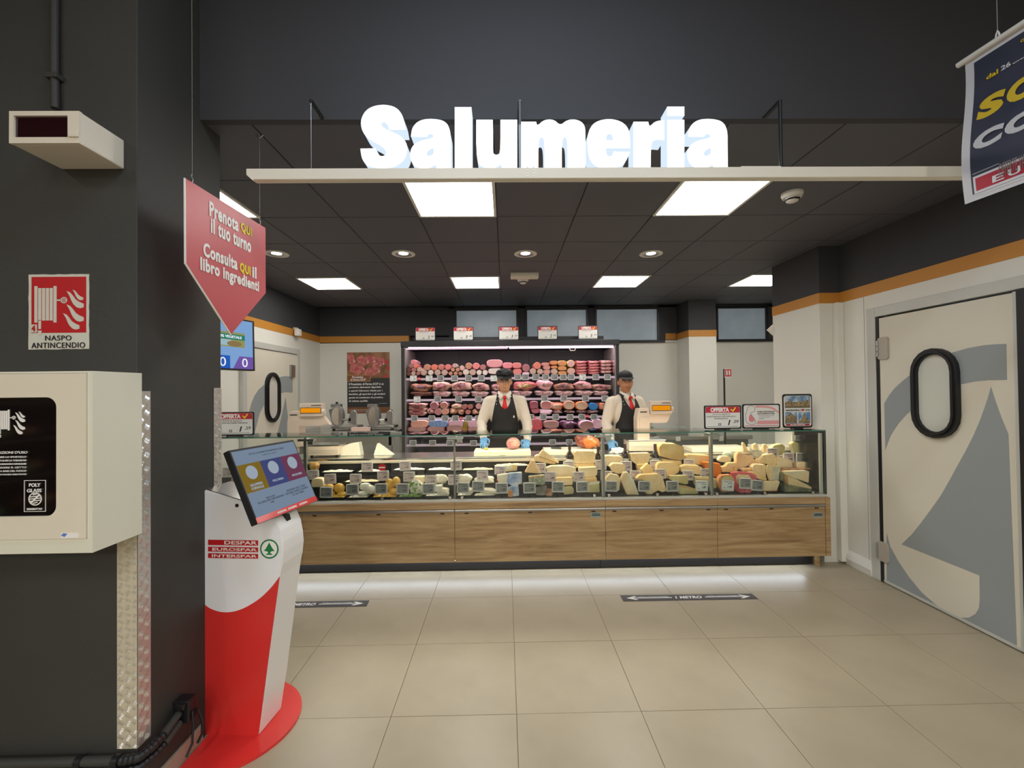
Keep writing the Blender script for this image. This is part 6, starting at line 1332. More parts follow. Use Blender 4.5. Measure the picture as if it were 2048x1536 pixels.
tubs = [('black tub of white shredded cheese at the left end of the back row', K2, 410, 735, 484, 560, Ba, 'white_c'), ('black tub of shredded cheese under the round red label', K2, 780, 1050, 480, 560, Ba, 'white_c'),
 ('black tub of curled cheese strips left of the second pale tag', K2, 1145, 1480, 462, 545, Ba, 'white_c'), ('black tub of cheese cubes with tongs', K2, 1500, 1760, 462, 545, Ba, 'mozz'), ('black tub of pale shavings right of the left glass post', K2, 1860, 2190, 462, 545, Ba, 'ivory'),
 ('shallow tub of yellow cream behind the mozzarella', K2, 640, 1010, 585, 660, Mi+.03, 'ivory'), ('plastic covered plate of shavings in front of the left man', K3, 450, 820, 420, 500, Ba, 'ivory'),
 ('front black tray under the smoked cheese balls', K2, 400, 660, 745, 790, F-.015, 'scam'), ('front black tray under the mozzarella balls', K2, 680, 900, 745, 790, F-.015, 'mozz'), ('front dark tray under the caciocavallo', K2, 930, 1190, 740, 790, F-.015, 'scam'), ('front dark red tray under the salad', K2, 1200, 1445, 738, 790, F-.015, 'leaf'),
 ('front black tray under the flat white cheese', K2, 1475, 1735, 728, 790, F-.015, 'mozz'), ('front black tray right of the left glass post', K3, 65, 225, 722, 780, F-.015, 'white_c'), ('front black tray under the front ricotta', K3, 240, 470, 725, 785, F-.015, 'white_c')]
for q in tubs: tub(*q)
tag(obj('wooden_board', box(B(), (at(*KD(1260, 600), 4.2).x, 4.2, at(*KD(1260, 612), 4.2).z), (at(*KD(1790, 600), 4.2).x, 4.40, at(*KD(1260, 590), 4.2).z), .002), C['prosc'], None), 'thin brown board carrying the cheeses in the right corner', 'board')
# bottles
def bottle(u, v0, lab, lbl):
    c = at(u, v0, 4.41); zb = .847; H = c.z-zb; x, y = c.x, 4.41
    t = thing('wine_bottle', lab, 'bottle', (x, y, zb))
    prof = [(.0, 0), (.034, 0), (.036, .01), (.036, H*.58), (.030, H*.66), (.016, H*.74), (.0135, H*.80), (.0135, H*.985), (.0, H)]
    bm = B(); n = 16; rows_ = [[bm.verts.new((x+r*math.cos(2*math.pi*k/n), y+r*math.sin(2*math.pi*k/n), zb+z)) for k in range(n)] if r else [bm.verts.new((x, y, zb+z))] for r, z in prof]
    for A, D in zip(rows_, rows_[1:]):
        for k in range(n): bm.faces.new(list(dict.fromkeys([A[k % len(A)], A[(k+1) % len(A)], D[(k+1) % len(D)], D[k % len(D)]])))
    obj('glass_body', bm, mat('bottle_dark', rgb(30, 20, 20), .1, spec=.8), t, auto=40)
    bm = B(); cyl(bm, (x, y, zb+H*.06), (x, y, zb+H*.46), .0368, n=16, caps=False); obj('label', bm, mat('label_'+lbl, rgb(220, 214, 206), .6), t, smooth=True)
    bm = B(); cyl(bm, (x, y, zb+H*.80), (x, y, zb+H*1.0), .0145, n=14); obj('capsule', bm, mat('capsule', rgb(48, 22, 26), .4), t, auto=40)
bottle(1139, 889, 'dark wine bottle beside the big square cheese block', 'a'); bottle(1196, 893, 'dark wine bottle just left of the middle glass post', 'b'); bottle(1250, 888, 'dark wine bottle right of the middle post, in front of the right man', 'c'); bottle(1310, 888, 'dark wine bottle left of the tall pecorino wheel', 'd')
# tags in the case
front = [(652, 985), (704.5, 979), (762, 978), (805, 978), (857, 978), (926, 976), (956.6, 973), (1003.5, 976.5), (1059, 976), (1116, 974), (1165, 974), (1223, 972.6), (1289, 972.6), (1345, 972.6), (1404, 972), (1456, 971), (1491, 967), (1515, 971)]
mid = [(474, 966), (660, 958), (711, 958), (766, 951.5), (818, 953.5), (862, 961), (907.6, 960), (965, 951.5), (1101, 953.5), (1158, 953.5), (1213, 952), (1271, 951), (1321, 948), (1377, 951), (1412, 947)]
backt = [(456, 945), (626, 950), (734, 934), (810, 932), (912, 931), (1000, 942), (1081, 936), (1138, 932), (1202, 930), (1253, 932), (1311, 930), (1379, 928), (1493.6, 923), (1546, 906), (1578, 916), (1603.7, 915.5)]
for nm, L, Yp, dsp, zg in (('front', front, 4.058, tg, .675), ('middle', mid, 4.185, tp, .675), ('back', backt, 4.31, tp, .765)):
    for k, (u, v) in enumerate(L):
        c = at(u, v, Yp); wd = .113 if nm == 'front' else .108; pi += 1
        d = tw if (nm == 'front' and k in (14, 15)) else (tg if u > 1600 else dsp)
        st = max(.05, min(c.z-STEP(Yp)-.003, .14))
        price_tag(u, v, Yp, wd, d, prices[(pi*3+k) % 10], '%s price tag in the %s row of the cheese case' % (nth(k), nm)+(', glaring' if d is tw else ''), 'price tags in the cheese case', tilt=math.radians(random.uniform(-2.5, 2.5)+(6 if u in (1456, 1515, 1603.7) else 0)), stem=st)
price_tag(1596, 876, 4.35, .06, tg, '1.99', 'small price tag hanging under the glass top at the right end', 'price tags in the cheese case')
disc(764, 935, 4.30, .036, 'round red label between the back tubs in the case'); disc(1000, 959, 4.17, .034, 'round red label beside the blue and white packs'); disc(1504, 953, 4.14, .024, 'round red label on the red wrapped cheese')

# ------------------------------------------------------------------ on the work shelf
WS = .9895
def board(u0, u1, v, Yf, lab, dep=.26, th=.055, mark=True):
    a, b = at(u0, v, Yf), at(u1, v, Yf); 
    t = thing('cutting_board', lab, 'cutting board', ((a.x+b.x)/2, Yf+dep/2, WS))
    obj('slab', box(B(), (a.x, Yf, WS), (b.x, Yf+dep, WS+th), .006), mat('board_white', rgb(232, 222, 196), .5), t)
    if mark: obj('mark', box(B(), ((a.x+b.x)/2-.03, Yf-.001, WS+.008), ((a.x+b.x)/2+.03, Yf, WS+.012)), M['print_g'], t)
board(948, 1062, 910, 4.47, 'thick white cutting board in front of the left man'); board(1090, 1196, 908, 4.50, 'white cutting board with knife between the two men', .26, .05)
board(1384, 1500, 905, 4.56, 'white board lying behind the yellow cheeses on the right', .26, .045, False); board(1520, 1640, 905, 4.58, 'white board in the right corner of the work shelf', .24, .045, False)
c = at(1026.5, 891, 4.60); t = thing('netted_ham', 'round netted cooked ham on the cutting board beside the blue glove', 'ham', (c.x, 4.6, WS+.055))
hr = .062
o = inst(U['ball'], 'meat', (c.x, 4.63, WS+.055+hr*.92), (hr*1.18, .10, hr), C['beige'], t)
k = newob('cut_face', U['disk']); omat(k, C['mauve']); k.parent = o; k.scale = (.6, .04, .62); k.location = (-.25, -.93, -.1)
bm = B()
for j in range(-4, 5):
    x = j*.22; rr = math.sqrt(1-x*x)
    tube(bm, [(x, -rr*math.cos(a_)*1.01, rr*math.sin(a_)*1.01) for a_ in [math.pi*(-.5+i/10) for i in range(11)]], .014, 4)
    tube(bm, [(rr*math.sin(a_)*1.01, -rr*math.cos(a_)*1.01, x) for a_ in [math.pi*(-.5+i/10) for i in range(11)]], .014, 4)
me_ = bpy.data.meshes.new('net'); bm.to_mesh(me_); bm.free(); me_.materials.append(mat('net_white', rgb(232, 210, 196), .6)); n_o = newob('net', me_); n_o.parent = o; n_o['kind'] = 'stuff'
c = at(1174, 888, 4.60); t = thing('roast_pork', 'brown glazed roast with folds on the white board between the men', 'roast', (c.x, 4.6, WS+.05))
inst(U['ham3'], 'meat', (c.x+.035, 4.62, WS+.05+.062), (.085, .09, .068), meat('roast_orange', rgb(178, 92, 36), rgb(206, 126, 60), 12, .3, .4), t); inst(U['ham1'], 'folded_end', (c.x-.05, 4.64, WS+.05+.075), (.065, .08, .06), meat('roast_red', rgb(150, 70, 44), rgb(120, 50, 36), 14, .3, .4), t)
t = thing('knife', 'kitchen knife with dark handle on the white board left of the roast', 'knife', (at(1115, 900, 4.56).x, 4.56, WS+.05))
a, b = at(1103, 897, 4.6), at(1122, 900, 4.56); obj('handle', tube(B(), [(a.x, 4.62, WS+.062), (b.x, 4.57, WS+.062)], .011, 8), M['blackp'], t); b2 = at(1142, 903, 4.53); obj('blade', slab(B(), [(b.x, 4.56, WS+.058), (b2.x, 4.53, WS+.058), (b2.x, 4.535, WS+.058), (b.x, 4.585, WS+.058)], (0, 0, .002)), M['steel'], t)
c = at(972, 899, 4.56); tag(inst(U['ham2'], 'cheese_morsel', (c.x, 4.56, WS+.055+.014), (.02, .018, .014), C['scam']), 'small yellow cheese morsel held under the left blue glove', 'cheese')
def crumple(name, lab, cat, c, sx, sy, sz, m, amp=.35, seed=1):
    bm = B(); bmesh.ops.create_icosphere(bm, subdivisions=3, radius=1)
    for v in bm.verts:
        d = 1+amp*noise.noise(v.co*2.2+V((seed*3.1, 0, 0)))+amp*.4*noise.noise(v.co*6+V((0, seed, 0)))
        v.co = V((v.co.x*d*sx, v.co.y*d*sy, max(v.co.z*d*sz, -sz*.5)+sz*.5))+V(c)
    return tag(obj(name, bm, m, None, auto=30), lab, cat)
crumple('paper_towel', 'crumpled white paper towel under the right man\'s blue glove', 'paper', (at(1237, 905, 4.62).x, 4.62, WS), .085, .06, .035, M['print_w'], .5, 2)
# wrapping paper pyramids
def paper(K_pts, Yp, dep, lab):
    P = [at(u, v, Yp) for u, v in K_pts]; P[0].z = P[-1].z = WS
    apex = [i for i in range(len(P))]; t = tag(obj('paper_stack', slab(B(), P, (0, dep, 0), .002), mat('paper_cream', rgb(226, 220, 200), .6), None), lab, 'paper')
    for k in range(1, 4):
        f_ = k/4; A = P[0].lerp(P[-1], f_); top = max(P, key=lambda p: p.z)
        obj('fold', slab(B(), [A-Y_*.001, A+X_*.004-Y_*.001, top.lerp(A, .12)+X_*.003-Y_*.001, top.lerp(A, .12)-Y_*.001], (0, .001, 0)), mat('paper_shade', rgb(206, 200, 182), .6), t)
paper([(680, 906), (681, 895), (697, 888), (717, 885), (722, 907)], 4.66, .10, 'white wrapping paper stack on the work shelf, the wide one'); paper([(747, 906), (754, 887), (786, 905)], 4.66, .08, 'white wrapping paper stack on the work shelf, the triangular one')
# scales
def scale_machine(u_col, v_top, u_disp, v_disp, wd_disp, h_disp, base_uv, lab, mirror=1):
    Yp = 4.62
    t = thing('counter_scale', lab, 'scale', (at(u_col, 890, Yp).x, Yp, WS))
    w_ = Yp/FPX; c = at(u_col, v_top, Yp)
    side = [(-13*w_, WS+.10), (-13*w_, c.z-20*w_), (-9*w_, c.z), (11*w_, c.z), (12*w_, c.z-9*w_), (12*w_, WS+.10)]
    obj('printer_column', slab(B(), [(c.x+x, Yp, z) for x, z in side], (0, .14, 0), .006), M['cream_s'], t)
    obj('paper_slot', box(B(), (c.x-7*w_, Yp-.002, c.z-8*w_), (c.x+7*w_, Yp+.002, c.z-6*w_)), M['rubber'], t)
    obj('column_panel', box(B(), (c.x-8*w_, Yp-.004, WS+.12), (c.x+9*w_, Yp, c.z-17*w_), .003), M['cream_s'], t)
    obj('stem', box(B(), (c.x-5*w_, Yp+.01, WS+.03), (c.x+5*w_, Yp+.08, WS+.12), .006), M['cream_s'], t)
    d = at(u_disp, v_disp, Yp-.02); hw, hh = wd_disp*w_/2, h_disp*w_/2
    o = obj('display_head', box(B(), (d.x-hw, Yp-.03, d.z-hh), (d.x+hw, Yp+.06, d.z+hh), .006), M['cream_s'], t)
    obj('orange_screen', box(B(), (d.x-hw*.86, Yp-.032, d.z-hh*.42), (d.x+hw*.86, Yp-.029, d.z+hh*.30)), emis('lcd_orange', rgb(240, 150, 20), .9), o)
    obj('screen_rim', ring(B(), [(d.x+x*hw*.90, Yp-.0335, d.z+z*hh) for x, z in ((-1, -.50), (1, -.50), (1, .38), (-1, .38))], [(d.x+x*hw*.86, Yp-.0335, d.z+z*hh) for x, z in ((-1, -.42), (1, -.42), (1, .30), (-1, .30))], (0, .002, 0)), M['print_k'], o)
    obj('name_strip', box(B(), (d.x+hw*.05, Yp-.0315, d.z+hh*.62), (d.x+hw*.9, Yp-.029, d.z+hh*.76)), M['print_g'], o)
    hp = [(d.x-hw*1.0, d.z-hh), (d.x+hw*1.0, d.z-hh), (d.x+hw*1.55 if mirror > 0 else d.x+hw*1.0, d.z-hh-17*w_), (d.x+hw*.5, d.z-hh-19*w_), (c.x+11*w_, d.z-hh-19*w_), (c.x+11*w_, d.z-hh)]
    if mirror < 0: hp = [(d.x-hw*1.0, d.z-hh), (d.x+hw*1.0, d.z-hh), (d.x+hw*.8, d.z-hh-12*w_), (d.x+hw*.55, d.z-hh-18*w_), (c.x+11*w_, d.z-hh-18*w_), (c.x+11*w_, d.z-hh)]
    obj('display_arm', slab(B(), [(x, Yp+.0, z) for x, z in hp], (0, .07, 0), .004), M['cream_s'], t)
    obj('pivot', cyl(B(), (d.x+hw, Yp-.005, d.z-hh*.3), (d.x+hw+.02, Yp-.005, d.z-hh*.3), .028, n=16), M['cream_s'], t, auto=40)
    (u0, v0, u1, v1) = base_uv; a, b = at(u0, v0, Yp-.02), at(u1, v1, Yp-.02)
    obj('base', box(B(), (a.x, Yp-.03, WS+.018), (b.x, Yp+.20, a.z-.012), .006), M['cream_s'], t)
    obj('weighing_plate', box(B(), (a.x-.01, Yp-.04, a.z-.010), (b.x+.01, Yp+.21, a.z), .004), M['steel'], t)
    for x in (a.x+.03, b.x-.03): obj('foot', cyl(B(), (x, Yp, WS), (x, Yp, WS+.018), .014, n=12), M['blackp'], t)
    for k in range(3): obj('groove', box(B(), (a.x+.01, Yp-.032, WS+.035+k*.016), (b.x-.01, Yp-.029, WS+.037+k*.016)), M['print_g'], t)
M['cream_s'] = mat('scale_plastic', rgb(222, 204, 184), .4)
scale_machine(587, 823, 622, 820, 45, 26, (616, 890, 678, 912), 'cream counter scale with orange display at the left end of the work shelf', 1)
scale_machine(1287, 817, 1322, 815, 42, 26, (1258, 880, 1330, 904), 'cream counter scale with orange display beside the right man', -1)
# slicers on the rear bench
BZ = at(700, 861, 6.25).z
t = thing('rear_bench', 'stainless rear bench with shelf below, carrying the slicers', 'bench', (-2.3, 6.4, 0))
obj('top', box(B(), (-2.95, 6.1, BZ-.04), (FX0-.03, 6.85, BZ), .004), M['steel'], t); obj('shelf', box(B(), (-2.9, 6.15, .3), (FX0-.08, 6.8, .33)), M['steel'], t); obj('apron_panel', box(B(), (-2.9, 6.13, BZ-.20), (FX0-.06, 6.14, BZ-.04)), M['steel'], t)
for x in (-2.88, FX0-.12):
    for y in (6.15, 6.78): obj('leg', box(B(), (x-.02, y-.02, 0), (x+.02, y+.02, BZ-.04)), M['steel'], t)
ali = mat('cast_aluminium', rgb(150, 148, 144), .38, .75)
def slicer(u, lab, Yp=6.3):
    w_ = Yp/FPX; P = lambda du, v: at(u+du, v, Yp); x0 = at(u, 830, Yp).x
    t = thing('meat_slicer', lab, 'meat slicer', (x0, Yp, BZ))
    z = lambda v: at(u, v, Yp).z
    obj('base', box(B(), (x0-14*w_, Yp, BZ+.02), (x0+40*w_, Yp+.26, z(852)), .02), ali, t)
    for dx in (-10, 34): obj('foot', cyl(B(), (x0+dx*w_, Yp+.05, BZ), (x0+dx*w_, Yp+.05, BZ+.03), .022, n=12), M['blackp'], t)
    bm = B(); q = ellip(28, 9.5*w_, 21*w_); slab(bm, [(x0+p[0], Yp-.02+p[0]*.6, z(832)+p[1]) for p in q], (.02, .03, 0), .003); obj('blade_guard', bm, ali, t, auto=40)
    bm = B(); slab(bm, [(x0+p[0]*.78-.004, Yp-.026+p[0]*.6, z(832)+p[1]*.84) for p in q], (.001, .004, 0)); obj('blade', bm, M['steel'], t)
    obj('gauge_plate', slab(B(), [P(-18, 820), P(-4, 814), P(-4, 850), P(-10, 850)], (0, .03, 0), .003), ali, t)
    obj('sharpener', box(B(), tuple(P(-14, 815)), tuple(P(6, 808)+Y_*.08), .008), ali, t)
    obj('knob', cyl(B(), P(-3, 808)+Y_*.03, P(-3, 804)+Y_*.03, .014, .02, 12), M['blackp'], t)
    obj('carriage', box(B(), tuple(P(4, 855)), tuple(P(38, 851)+Y_*.2), .006), M['steel'], t)
    obj('pusher_plate', slab(B(), [P(20, 846), P(26, 822), P(34, 818), P(38, 824), P(36, 850)], (0, .04, 0), .004), ali, t)
    obj('slide_bar', cyl(B(), P(10, 840)+Y_*.02, P(37, 839)+Y_*.02, .014, n=12), M['steel'], t, auto=40); obj('clamp', box(B(), tuple(P(20, 843)), tuple(P(27, 836)+Y_*.04), .004), M['steel'], t)
    obj('handle', tube(B(), [P(28, 824), P(34, 821), P(38, 826), P(37, 848)], .008, 8), M['steel'], t, auto=60)
slicer(675, 'grey meat slicer on the rear bench, the left one'); slicer(748, 'grey meat slicer on the rear bench, in front of the poster')
for u, lab in ((712, 'pink paper wad on the bench between the slicers'), (752, 'small white box on the bench below the right slicer')):
    c = at(u, 864, 6.0); 
a = at(702, 866, 6.12); tag(obj('paper_pad', box(B(), (a.x, 6.12, BZ), (at(737, 866, 6.12).x, 6.22, BZ+.05), .004), mat('pad_pink', rgb(220, 190, 176), .6), None), 'pinkish paper pad on the rear bench between the slicers', 'paper')
# rear cabinets at the right behind the glass and trays
BZ2 = at(1400, 872, 5.7).z
t = thing('rear_counter', 'grey metal wrapping counter behind the right half of the case', 'counter', (2.9, 5.9, 0)); gm = mat('grey_metal', rgb(120, 122, 116), .4, .4)
a, b = at(1256, 872, 5.7), at(1498, 872, 5.7)
obj('body', box(B(), (a.x, 5.72, .1), (b.x, 6.2, BZ2-.05), .004), gm, t); obj('top', box(B(), (a.x-.05, 5.7, BZ2-.05), (b.x+.05, 6.25, BZ2), .006), M['steel'], t)
for u in (1270, 1312, 1356, 1442): c = at(u, 876, 5.7); obj('clip', box(B(), (c.x-.03, 5.69, c.z-.04), (c.x+.03, 5.7, c.z+.02), .004), M['whitep'], t)
a, b = at(1306, 858, 5.9), at(1376, 858, 5.9); t = thing('steel_tray', 'shallow grey tray with papers on the rear counter', 'tray', ((a.x+b.x)/2, 5.9, BZ2))
obj('pan', slab(B(), [(a.x, 5.9, BZ2+.10), (a.x+.05, 5.9, BZ2+.001), (b.x, 5.9, BZ2+.001), (b.x+.02, 5.9, BZ2+.07), (b.x-.03, 5.9, BZ2+.02), (a.x+.08, 5.9, BZ2+.02)], (0, .3, 0)), gm, t)
obj('lid', box(B(), (a.x+.03, 5.88, BZ2+.08), (b.x-.05, 6.1, BZ2+.10), .004), mat('clear_tray', rgb(170, 180, 172), .2, alpha=.6), t)

# ------------------------------------------------------------------ the two men behind the counter
def remesh(name, bm, voxel, m, parent, smooth_it=3):
    me = bpy.data.meshes.new(name); bm.to_mesh(me); bm.free(); o = newob(name, me)
    md = o.modifiers.new('r', 'REMESH'); md.mode = 'VOXEL'; md.voxel_size = voxel
    sm = o.modifiers.new('s', 'SMOOTH'); sm.iterations = smooth_it; sm.factor = .5
    dg = bpy.context.evaluated_depsgraph_get(); nm = bpy.data.meshes.new_from_object(o.evaluated_get(dg)); nm.name = name
    bpy.data.objects.remove(o)
    for p in nm.polygons: p.use_smooth = True
    nm.materials.clear(); nm.materials.append(m)
    o = newob(name, nm); o.parent = parent; return o
def cap(bm, p0, p1, r0, r1, n=14):
    p0, p1 = V(p0), V(p1)
    cyl(bm, p0, p1, r0, r1, n)
    for p, r in ((p0, r0), (p1, r1)): bmesh.ops.create_icosphere(bm, subdivisions=2, radius=r*1.01, matrix=Matrix.Translation(p))
def ell(bm, c, r, R=None):
    mt = Matrix.Translation(V(c)) @ (R.to_4x4() if R else Matrix.Identity(4)) @ Matrix.Diagonal((*r, 1))
    bmesh.ops.create_icosphere(bm, subdivisions=3, radius=1, matrix=mt)
shirt_m = mat('white_shirt', rgb(216, 204, 186), .8, bump=(14, .35)); apron_m = mat('black_apron', rgb(32, 31, 31), .8, bump=(90, .1)); capm = mat('black_cap', rgb(30, 30, 32), .75, bump=(40, .2))
tie_m = mat('red_tie', rgb(214, 20, 34), .5); glove_m = mat('blue_glove', rgb(96, 150, 196), .45, bump=(60, .15)); trou = mat('black_trousers', rgb(30, 30, 33), .85)
hair_m = mat('dark_hair', rgb(34, 26, 22), .7)
def man(lab, px_, Yp, eye_v, skin, stub, yaw, tilt, arms, cap_style, glasses, cap_tilt=0):
    """arms: list of (elbow world, wrist world, hand direction world) for image-left and image-right arm"""
    eye = at(px_, eye_v, Yp)
    root = thing('person', lab, 'person', (eye.x, Yp, 0))
    L = lambda p: V(p)-root.location
    hz = eye.z-1.755            # offset so that eyes land at eye.z
    sk = mat('skin_'+cap_style, skin, .5, sss=0, noise_=(18, tuple(x*.86 for x in skin), .4, .7))
    Rz = Matrix.Rotation(yaw, 3, 'Z'); Rb = Matrix.Rotation(tilt, 3, 'Z')
    B_ = lambda x, y, z: Rb @ V((x, y, z+hz+.045))
    hc = V((0, 0, 1.62+hz))
    Hd = lambda x, y, z: Rz @ V((x, y, z+hz))
    sh = [B_(-.175, .01, 1.475), B_(.175, .01, 1.475)]
    AR = []
    for s_, (el, wr, hd) in zip(sh, arms): AR.append((s_, L(el), L(wr), V(hd).normalized()))
    # body: one continuous skin surface
    bm = B()
    def head(bm):
        R = Rz
        ell(bm, Hd(0, .012, 1.775), (.076, .096, .100), R); ell(bm, Hd(0, -.018, 1.712), (.0655, .074, .078), R); ell(bm, Hd(0, -.045, 1.665), (.038, .042, .032), R)
        ell(bm, Hd(0, -.060, 1.785), (.056, .034, .040), R)
        cap(bm, Hd(0, -.088, 1.752), Hd(0, -.108, 1.718), .009, .0135); ell(bm, Hd(0, -.098, 1.712), (.019, .014, .009), R)
        for s in (-1, 1):
            ell(bm, Hd(s*.044, -.058, 1.722), (.026, .026, .030), R); ell(bm, Hd(s*.079, .008, 1.742), (.010, .020, .031), R)
        ell(bm, Hd(0, -.082, 1.686), (.024, .014, .011), R)
    head(bm)
    cap(bm, B_(0, .018, 1.50), Hd(0, .006, 1.67), .060, .054)
    ell(bm, B_(0, .0, 1.36), (.165, .105, .19), Rb); ell(bm, B_(0, -.005, 1.13), (.150, .108, .2), Rb); ell(bm, B_(0, 0, .95), (.160, .115, .13), Rb)
    cap(bm, sh[0], sh[1], .056, .056); 
    hands = []
    for s_, el, wr, hd in AR:
        cap(bm, s_, el, .050, .040); cap(bm, el, wr, .040, .022)
        ell(bm, wr+hd*.03, (.016, .016, .030))
    for s in (-1, 1):
        hp, kn, an = B_(s*.085, 0, .92), B_(s*.095, -.01, .50), B_(s*.10, .02, .09); hp.z -= 0; an.z = .09; kn.z = .5
        cap(bm, hp, kn, .085, .056); cap(bm, kn, an, .054, .038); ell(bm, V((an.x, an.y-.06, .045)), (.042, .11, .04))
    body = remesh('body', bm, .0062, sk, root, 3)
    # clothes
    bm = B()
    ell(bm, B_(0, .0, 1.36), (.186, .124, .20), Rb); ell(bm, B_(0, -.005, 1.13), (.168, .126, .2), Rb); cap(bm, B_(-.158, .01, 1.482), B_(.158, .01, 1.482), .070, .070)
    cap(bm, B_(-.07, .015, 1.53), B_(.07, .015, 1.53), .045, .045)
    cap(bm, B_(0, .016, 1.50), B_(0, .012, 1.565), .074, .064)
    for s_, el, wr, hd in AR:
        mid = s_.lerp(el, .55); cap(bm, s_, mid, .074, .066); cap(bm, mid, el, .066, .058); m2 = el.lerp(wr, .5); cap(bm, el, m2, .058, .050); cap(bm, m2, el.lerp(wr, .96), .050, .040)
        for k in range(3):
            q = el.lerp(wr, .2+.25*k); d_ = (wr-el).normalized(); ell(bm, q+V((.006*(-1)**k, -.012, 0)), (.058-.006*k, .052-.006*k, .016))
    shirt = remesh('shirt', bm, .008, shirt_m, root, 4)
    for v in shirt.data.vertices:
        q = v.co; v.co = q + V((0, -1, 0))*(.0055*noise.noise(V((q.x*16, q.y*9, q.z*9))+V((px_, 0, 0)))+.003*noise.noise(V((q.x*34, 0, q.z*16))))
    bvh = BVHTree.FromPolygons([v.co.copy() for v in shirt.data.vertices], [tuple(p.vertices) for p in shirt.data.polygons])
    def proj(x, z, off):
        o_ = Rb @ V((x, 0, 0)); st = V((o_.x, o_.y, z+hz)) - Rb @ V((0, .6, 0))*1.0
        st.z += .045; h = bvh.ray_cast(st, Rb @ V((0, 1, 0)))
        return (h[0] if h[0] else V((o_.x, o_.y, z+hz+.045)) + Rb @ V((0, -.02, 0))) + Rb @ V((0, -off, 0))
    def sheet(name, rows_, off, m, thick=.004, smooth=True):
        """rows_: (z, [x...])"""
        bm = B(); G = [[bm.verts.new(proj(x, z, off)) for x in xs] for z, xs in rows_]
        for A, D in zip(G, G[1:]):
            for i in range(len(A)-1):
                try: bm.faces.new((A[i], A[i+1], D[i+1], D[i]))
                except ValueError: pass
        bmesh.ops.remove_doubles(bm, verts=bm.verts, dist=.0005)
        me = bpy.data.meshes.new(name); bm.to_mesh(me); bm.free(); me.materials.append(m)
        for p in me.polygons: p.use_smooth = True
        o = newob(name, me); o.parent = root; sd_ = o.modifiers.new('s', 'SOLIDIFY'); sd_.thickness = thick; sd_.offset = 0; return o
    # apron: bib with U neck, straps up to the neck
    zn = 1.40
    def wv(z):
        T_ = [(.75, .185), (.98, .178), (1.10, .170), (1.20, .158), (1.30, .140), (1.38, .125), (1.46, .108), (1.53, .090), (1.60, .075)]
        for (a, wa), (b, wb_) in zip(T_, T_[1:]):
            if z <= b: return wa+(wb_-wa)*(z-a)/(b-a)
        return T_[-1][1]
    nv = lambda z: 0 if z < zn else .066*min(1, math.sqrt((z-zn)/.09))
    zs = [.75+.035*i for i in range(19)]+[1.40, 1.404, 1.412, 1.425, 1.445, 1.47, 1.50, 1.53, 1.55]
    zs = sorted(set(zs))
    both = []
    bm = B()
    for s in (-1, 1):
        G = []
        for z in zs:
            w0, w1 = nv(z), wv(z); G.append([bm.verts.new(proj(s*(w0+(w1-w0)*i/7), z, .010)) for i in range(8)])
        for A, D in zip(G, G[1:]):
            for i in range(7): bm.faces.new((A[i], A[i+1], D[i+1], D[i]))
    bmesh.ops.remove_doubles(bm, verts=bm.verts, dist=.0004); bmesh.ops.recalc_face_normals(bm, faces=bm.faces)
    me = bpy.data.meshes.new('apron'); bm.to_mesh(me); bm.free(); me.materials.append(apron_m)
    for p in me.polygons: p.use_smooth = True
    ap = newob('apron', me); ap.parent = root; md = ap.modifiers.new('s', 'SOLIDIFY'); md.thickness = .005; md.offset = 0
    # neck strap over the shoulders
    bm = B(); tube(bm, [B_(s*.078, y, z) for s, y, z in ((-1, -.075, 1.545), (-1, -.03, 1.565), (-.95, .03, 1.57), (-.6, .078, 1.565), (0, .092, 1.56), (.6, .078, 1.565), (.95, .03, 1.57), (1, -.03, 1.565), (1, -.075, 1.545))], .012, 8)
    obj_local('neck_strap', bm, apron_m, root)
    for z in (1.455, 1.49): q = proj(-.092, z, .016); bm = B(); ell(bm, q, (.006, .003, .006)); obj_local('button', bm, M['alu'], root)
    q = proj(.10, 1.315, .014); bm = B(); box(bm, q-V((.006, .002, .012)), q+V((.006, .001, .012)), .002); obj_local('badge', bm, M['print_w'], root)
    bm = B(); ell(bm, proj(.01, 1.09, .02), (.05, .014, .012)); ell(bm, proj(.04, 1.085, .018), (.03, .014, .020)); tube(bm, [proj(-.17+.034*i, 1.085+.004*math.sin(i), .014) for i in range(11)], .007, 6); obj_local('waist_tie', bm, apron_m, root)
    # collar and tie
    for s in (-1, 1):
        P = [B_(s*.060, -.030, 1.600), B_(s*.012, -.088, 1.552), B_(s*.045, -.110, 1.505), B_(s*.084, -.070, 1.548), B_(s*.072, .0, 1.602)]
        bm = B(); vs = [bm.verts.new(p) for p in P]; bm.faces.new(vs); bmesh.ops.triangulate(bm, faces=bm.faces)
        o = obj_local('collar', bm, mat('collar_white', rgb(238, 230, 214), .7), root, True); md = o.modifiers.new('s', 'SOLIDIFY'); md.thickness = .005
    bm = B(); kn = [(-.021, 1.548), (.021, 1.548), (.013, 1.518), (-.013, 1.518)]; slab(bm, [B_(x, -.110, z) for x, z in kn], Rb @ V((0, .016, 0)), .003); obj_local('tie_knot', bm, tie_m, root)
    sheet('tie', [(1.524, [-.013, 0, .013]), (1.505, [-.013, 0, .013]), (1.47, [-.020, 0, .020]), (1.43, [-.028, 0, .028]), (1.39, [-.033, 0, .033])], .007, tie_m, .004)
    # trousers and shoes
    bm = B()
    for s in (-1, 1):
        hp, kn, an = B_(s*.085, 0, .92), B_(s*.095, -.01, .50), B_(s*.10, .02, .07); an.z = .08; kn.z = .5
        cap(bm, hp, kn, .100, .074); cap(bm, kn, an, .072, .062)
    ell(bm, B_(0, 0, .98), (.176, .132, .12), Rb); remesh('trousers', bm, .012, trou, root, 3)
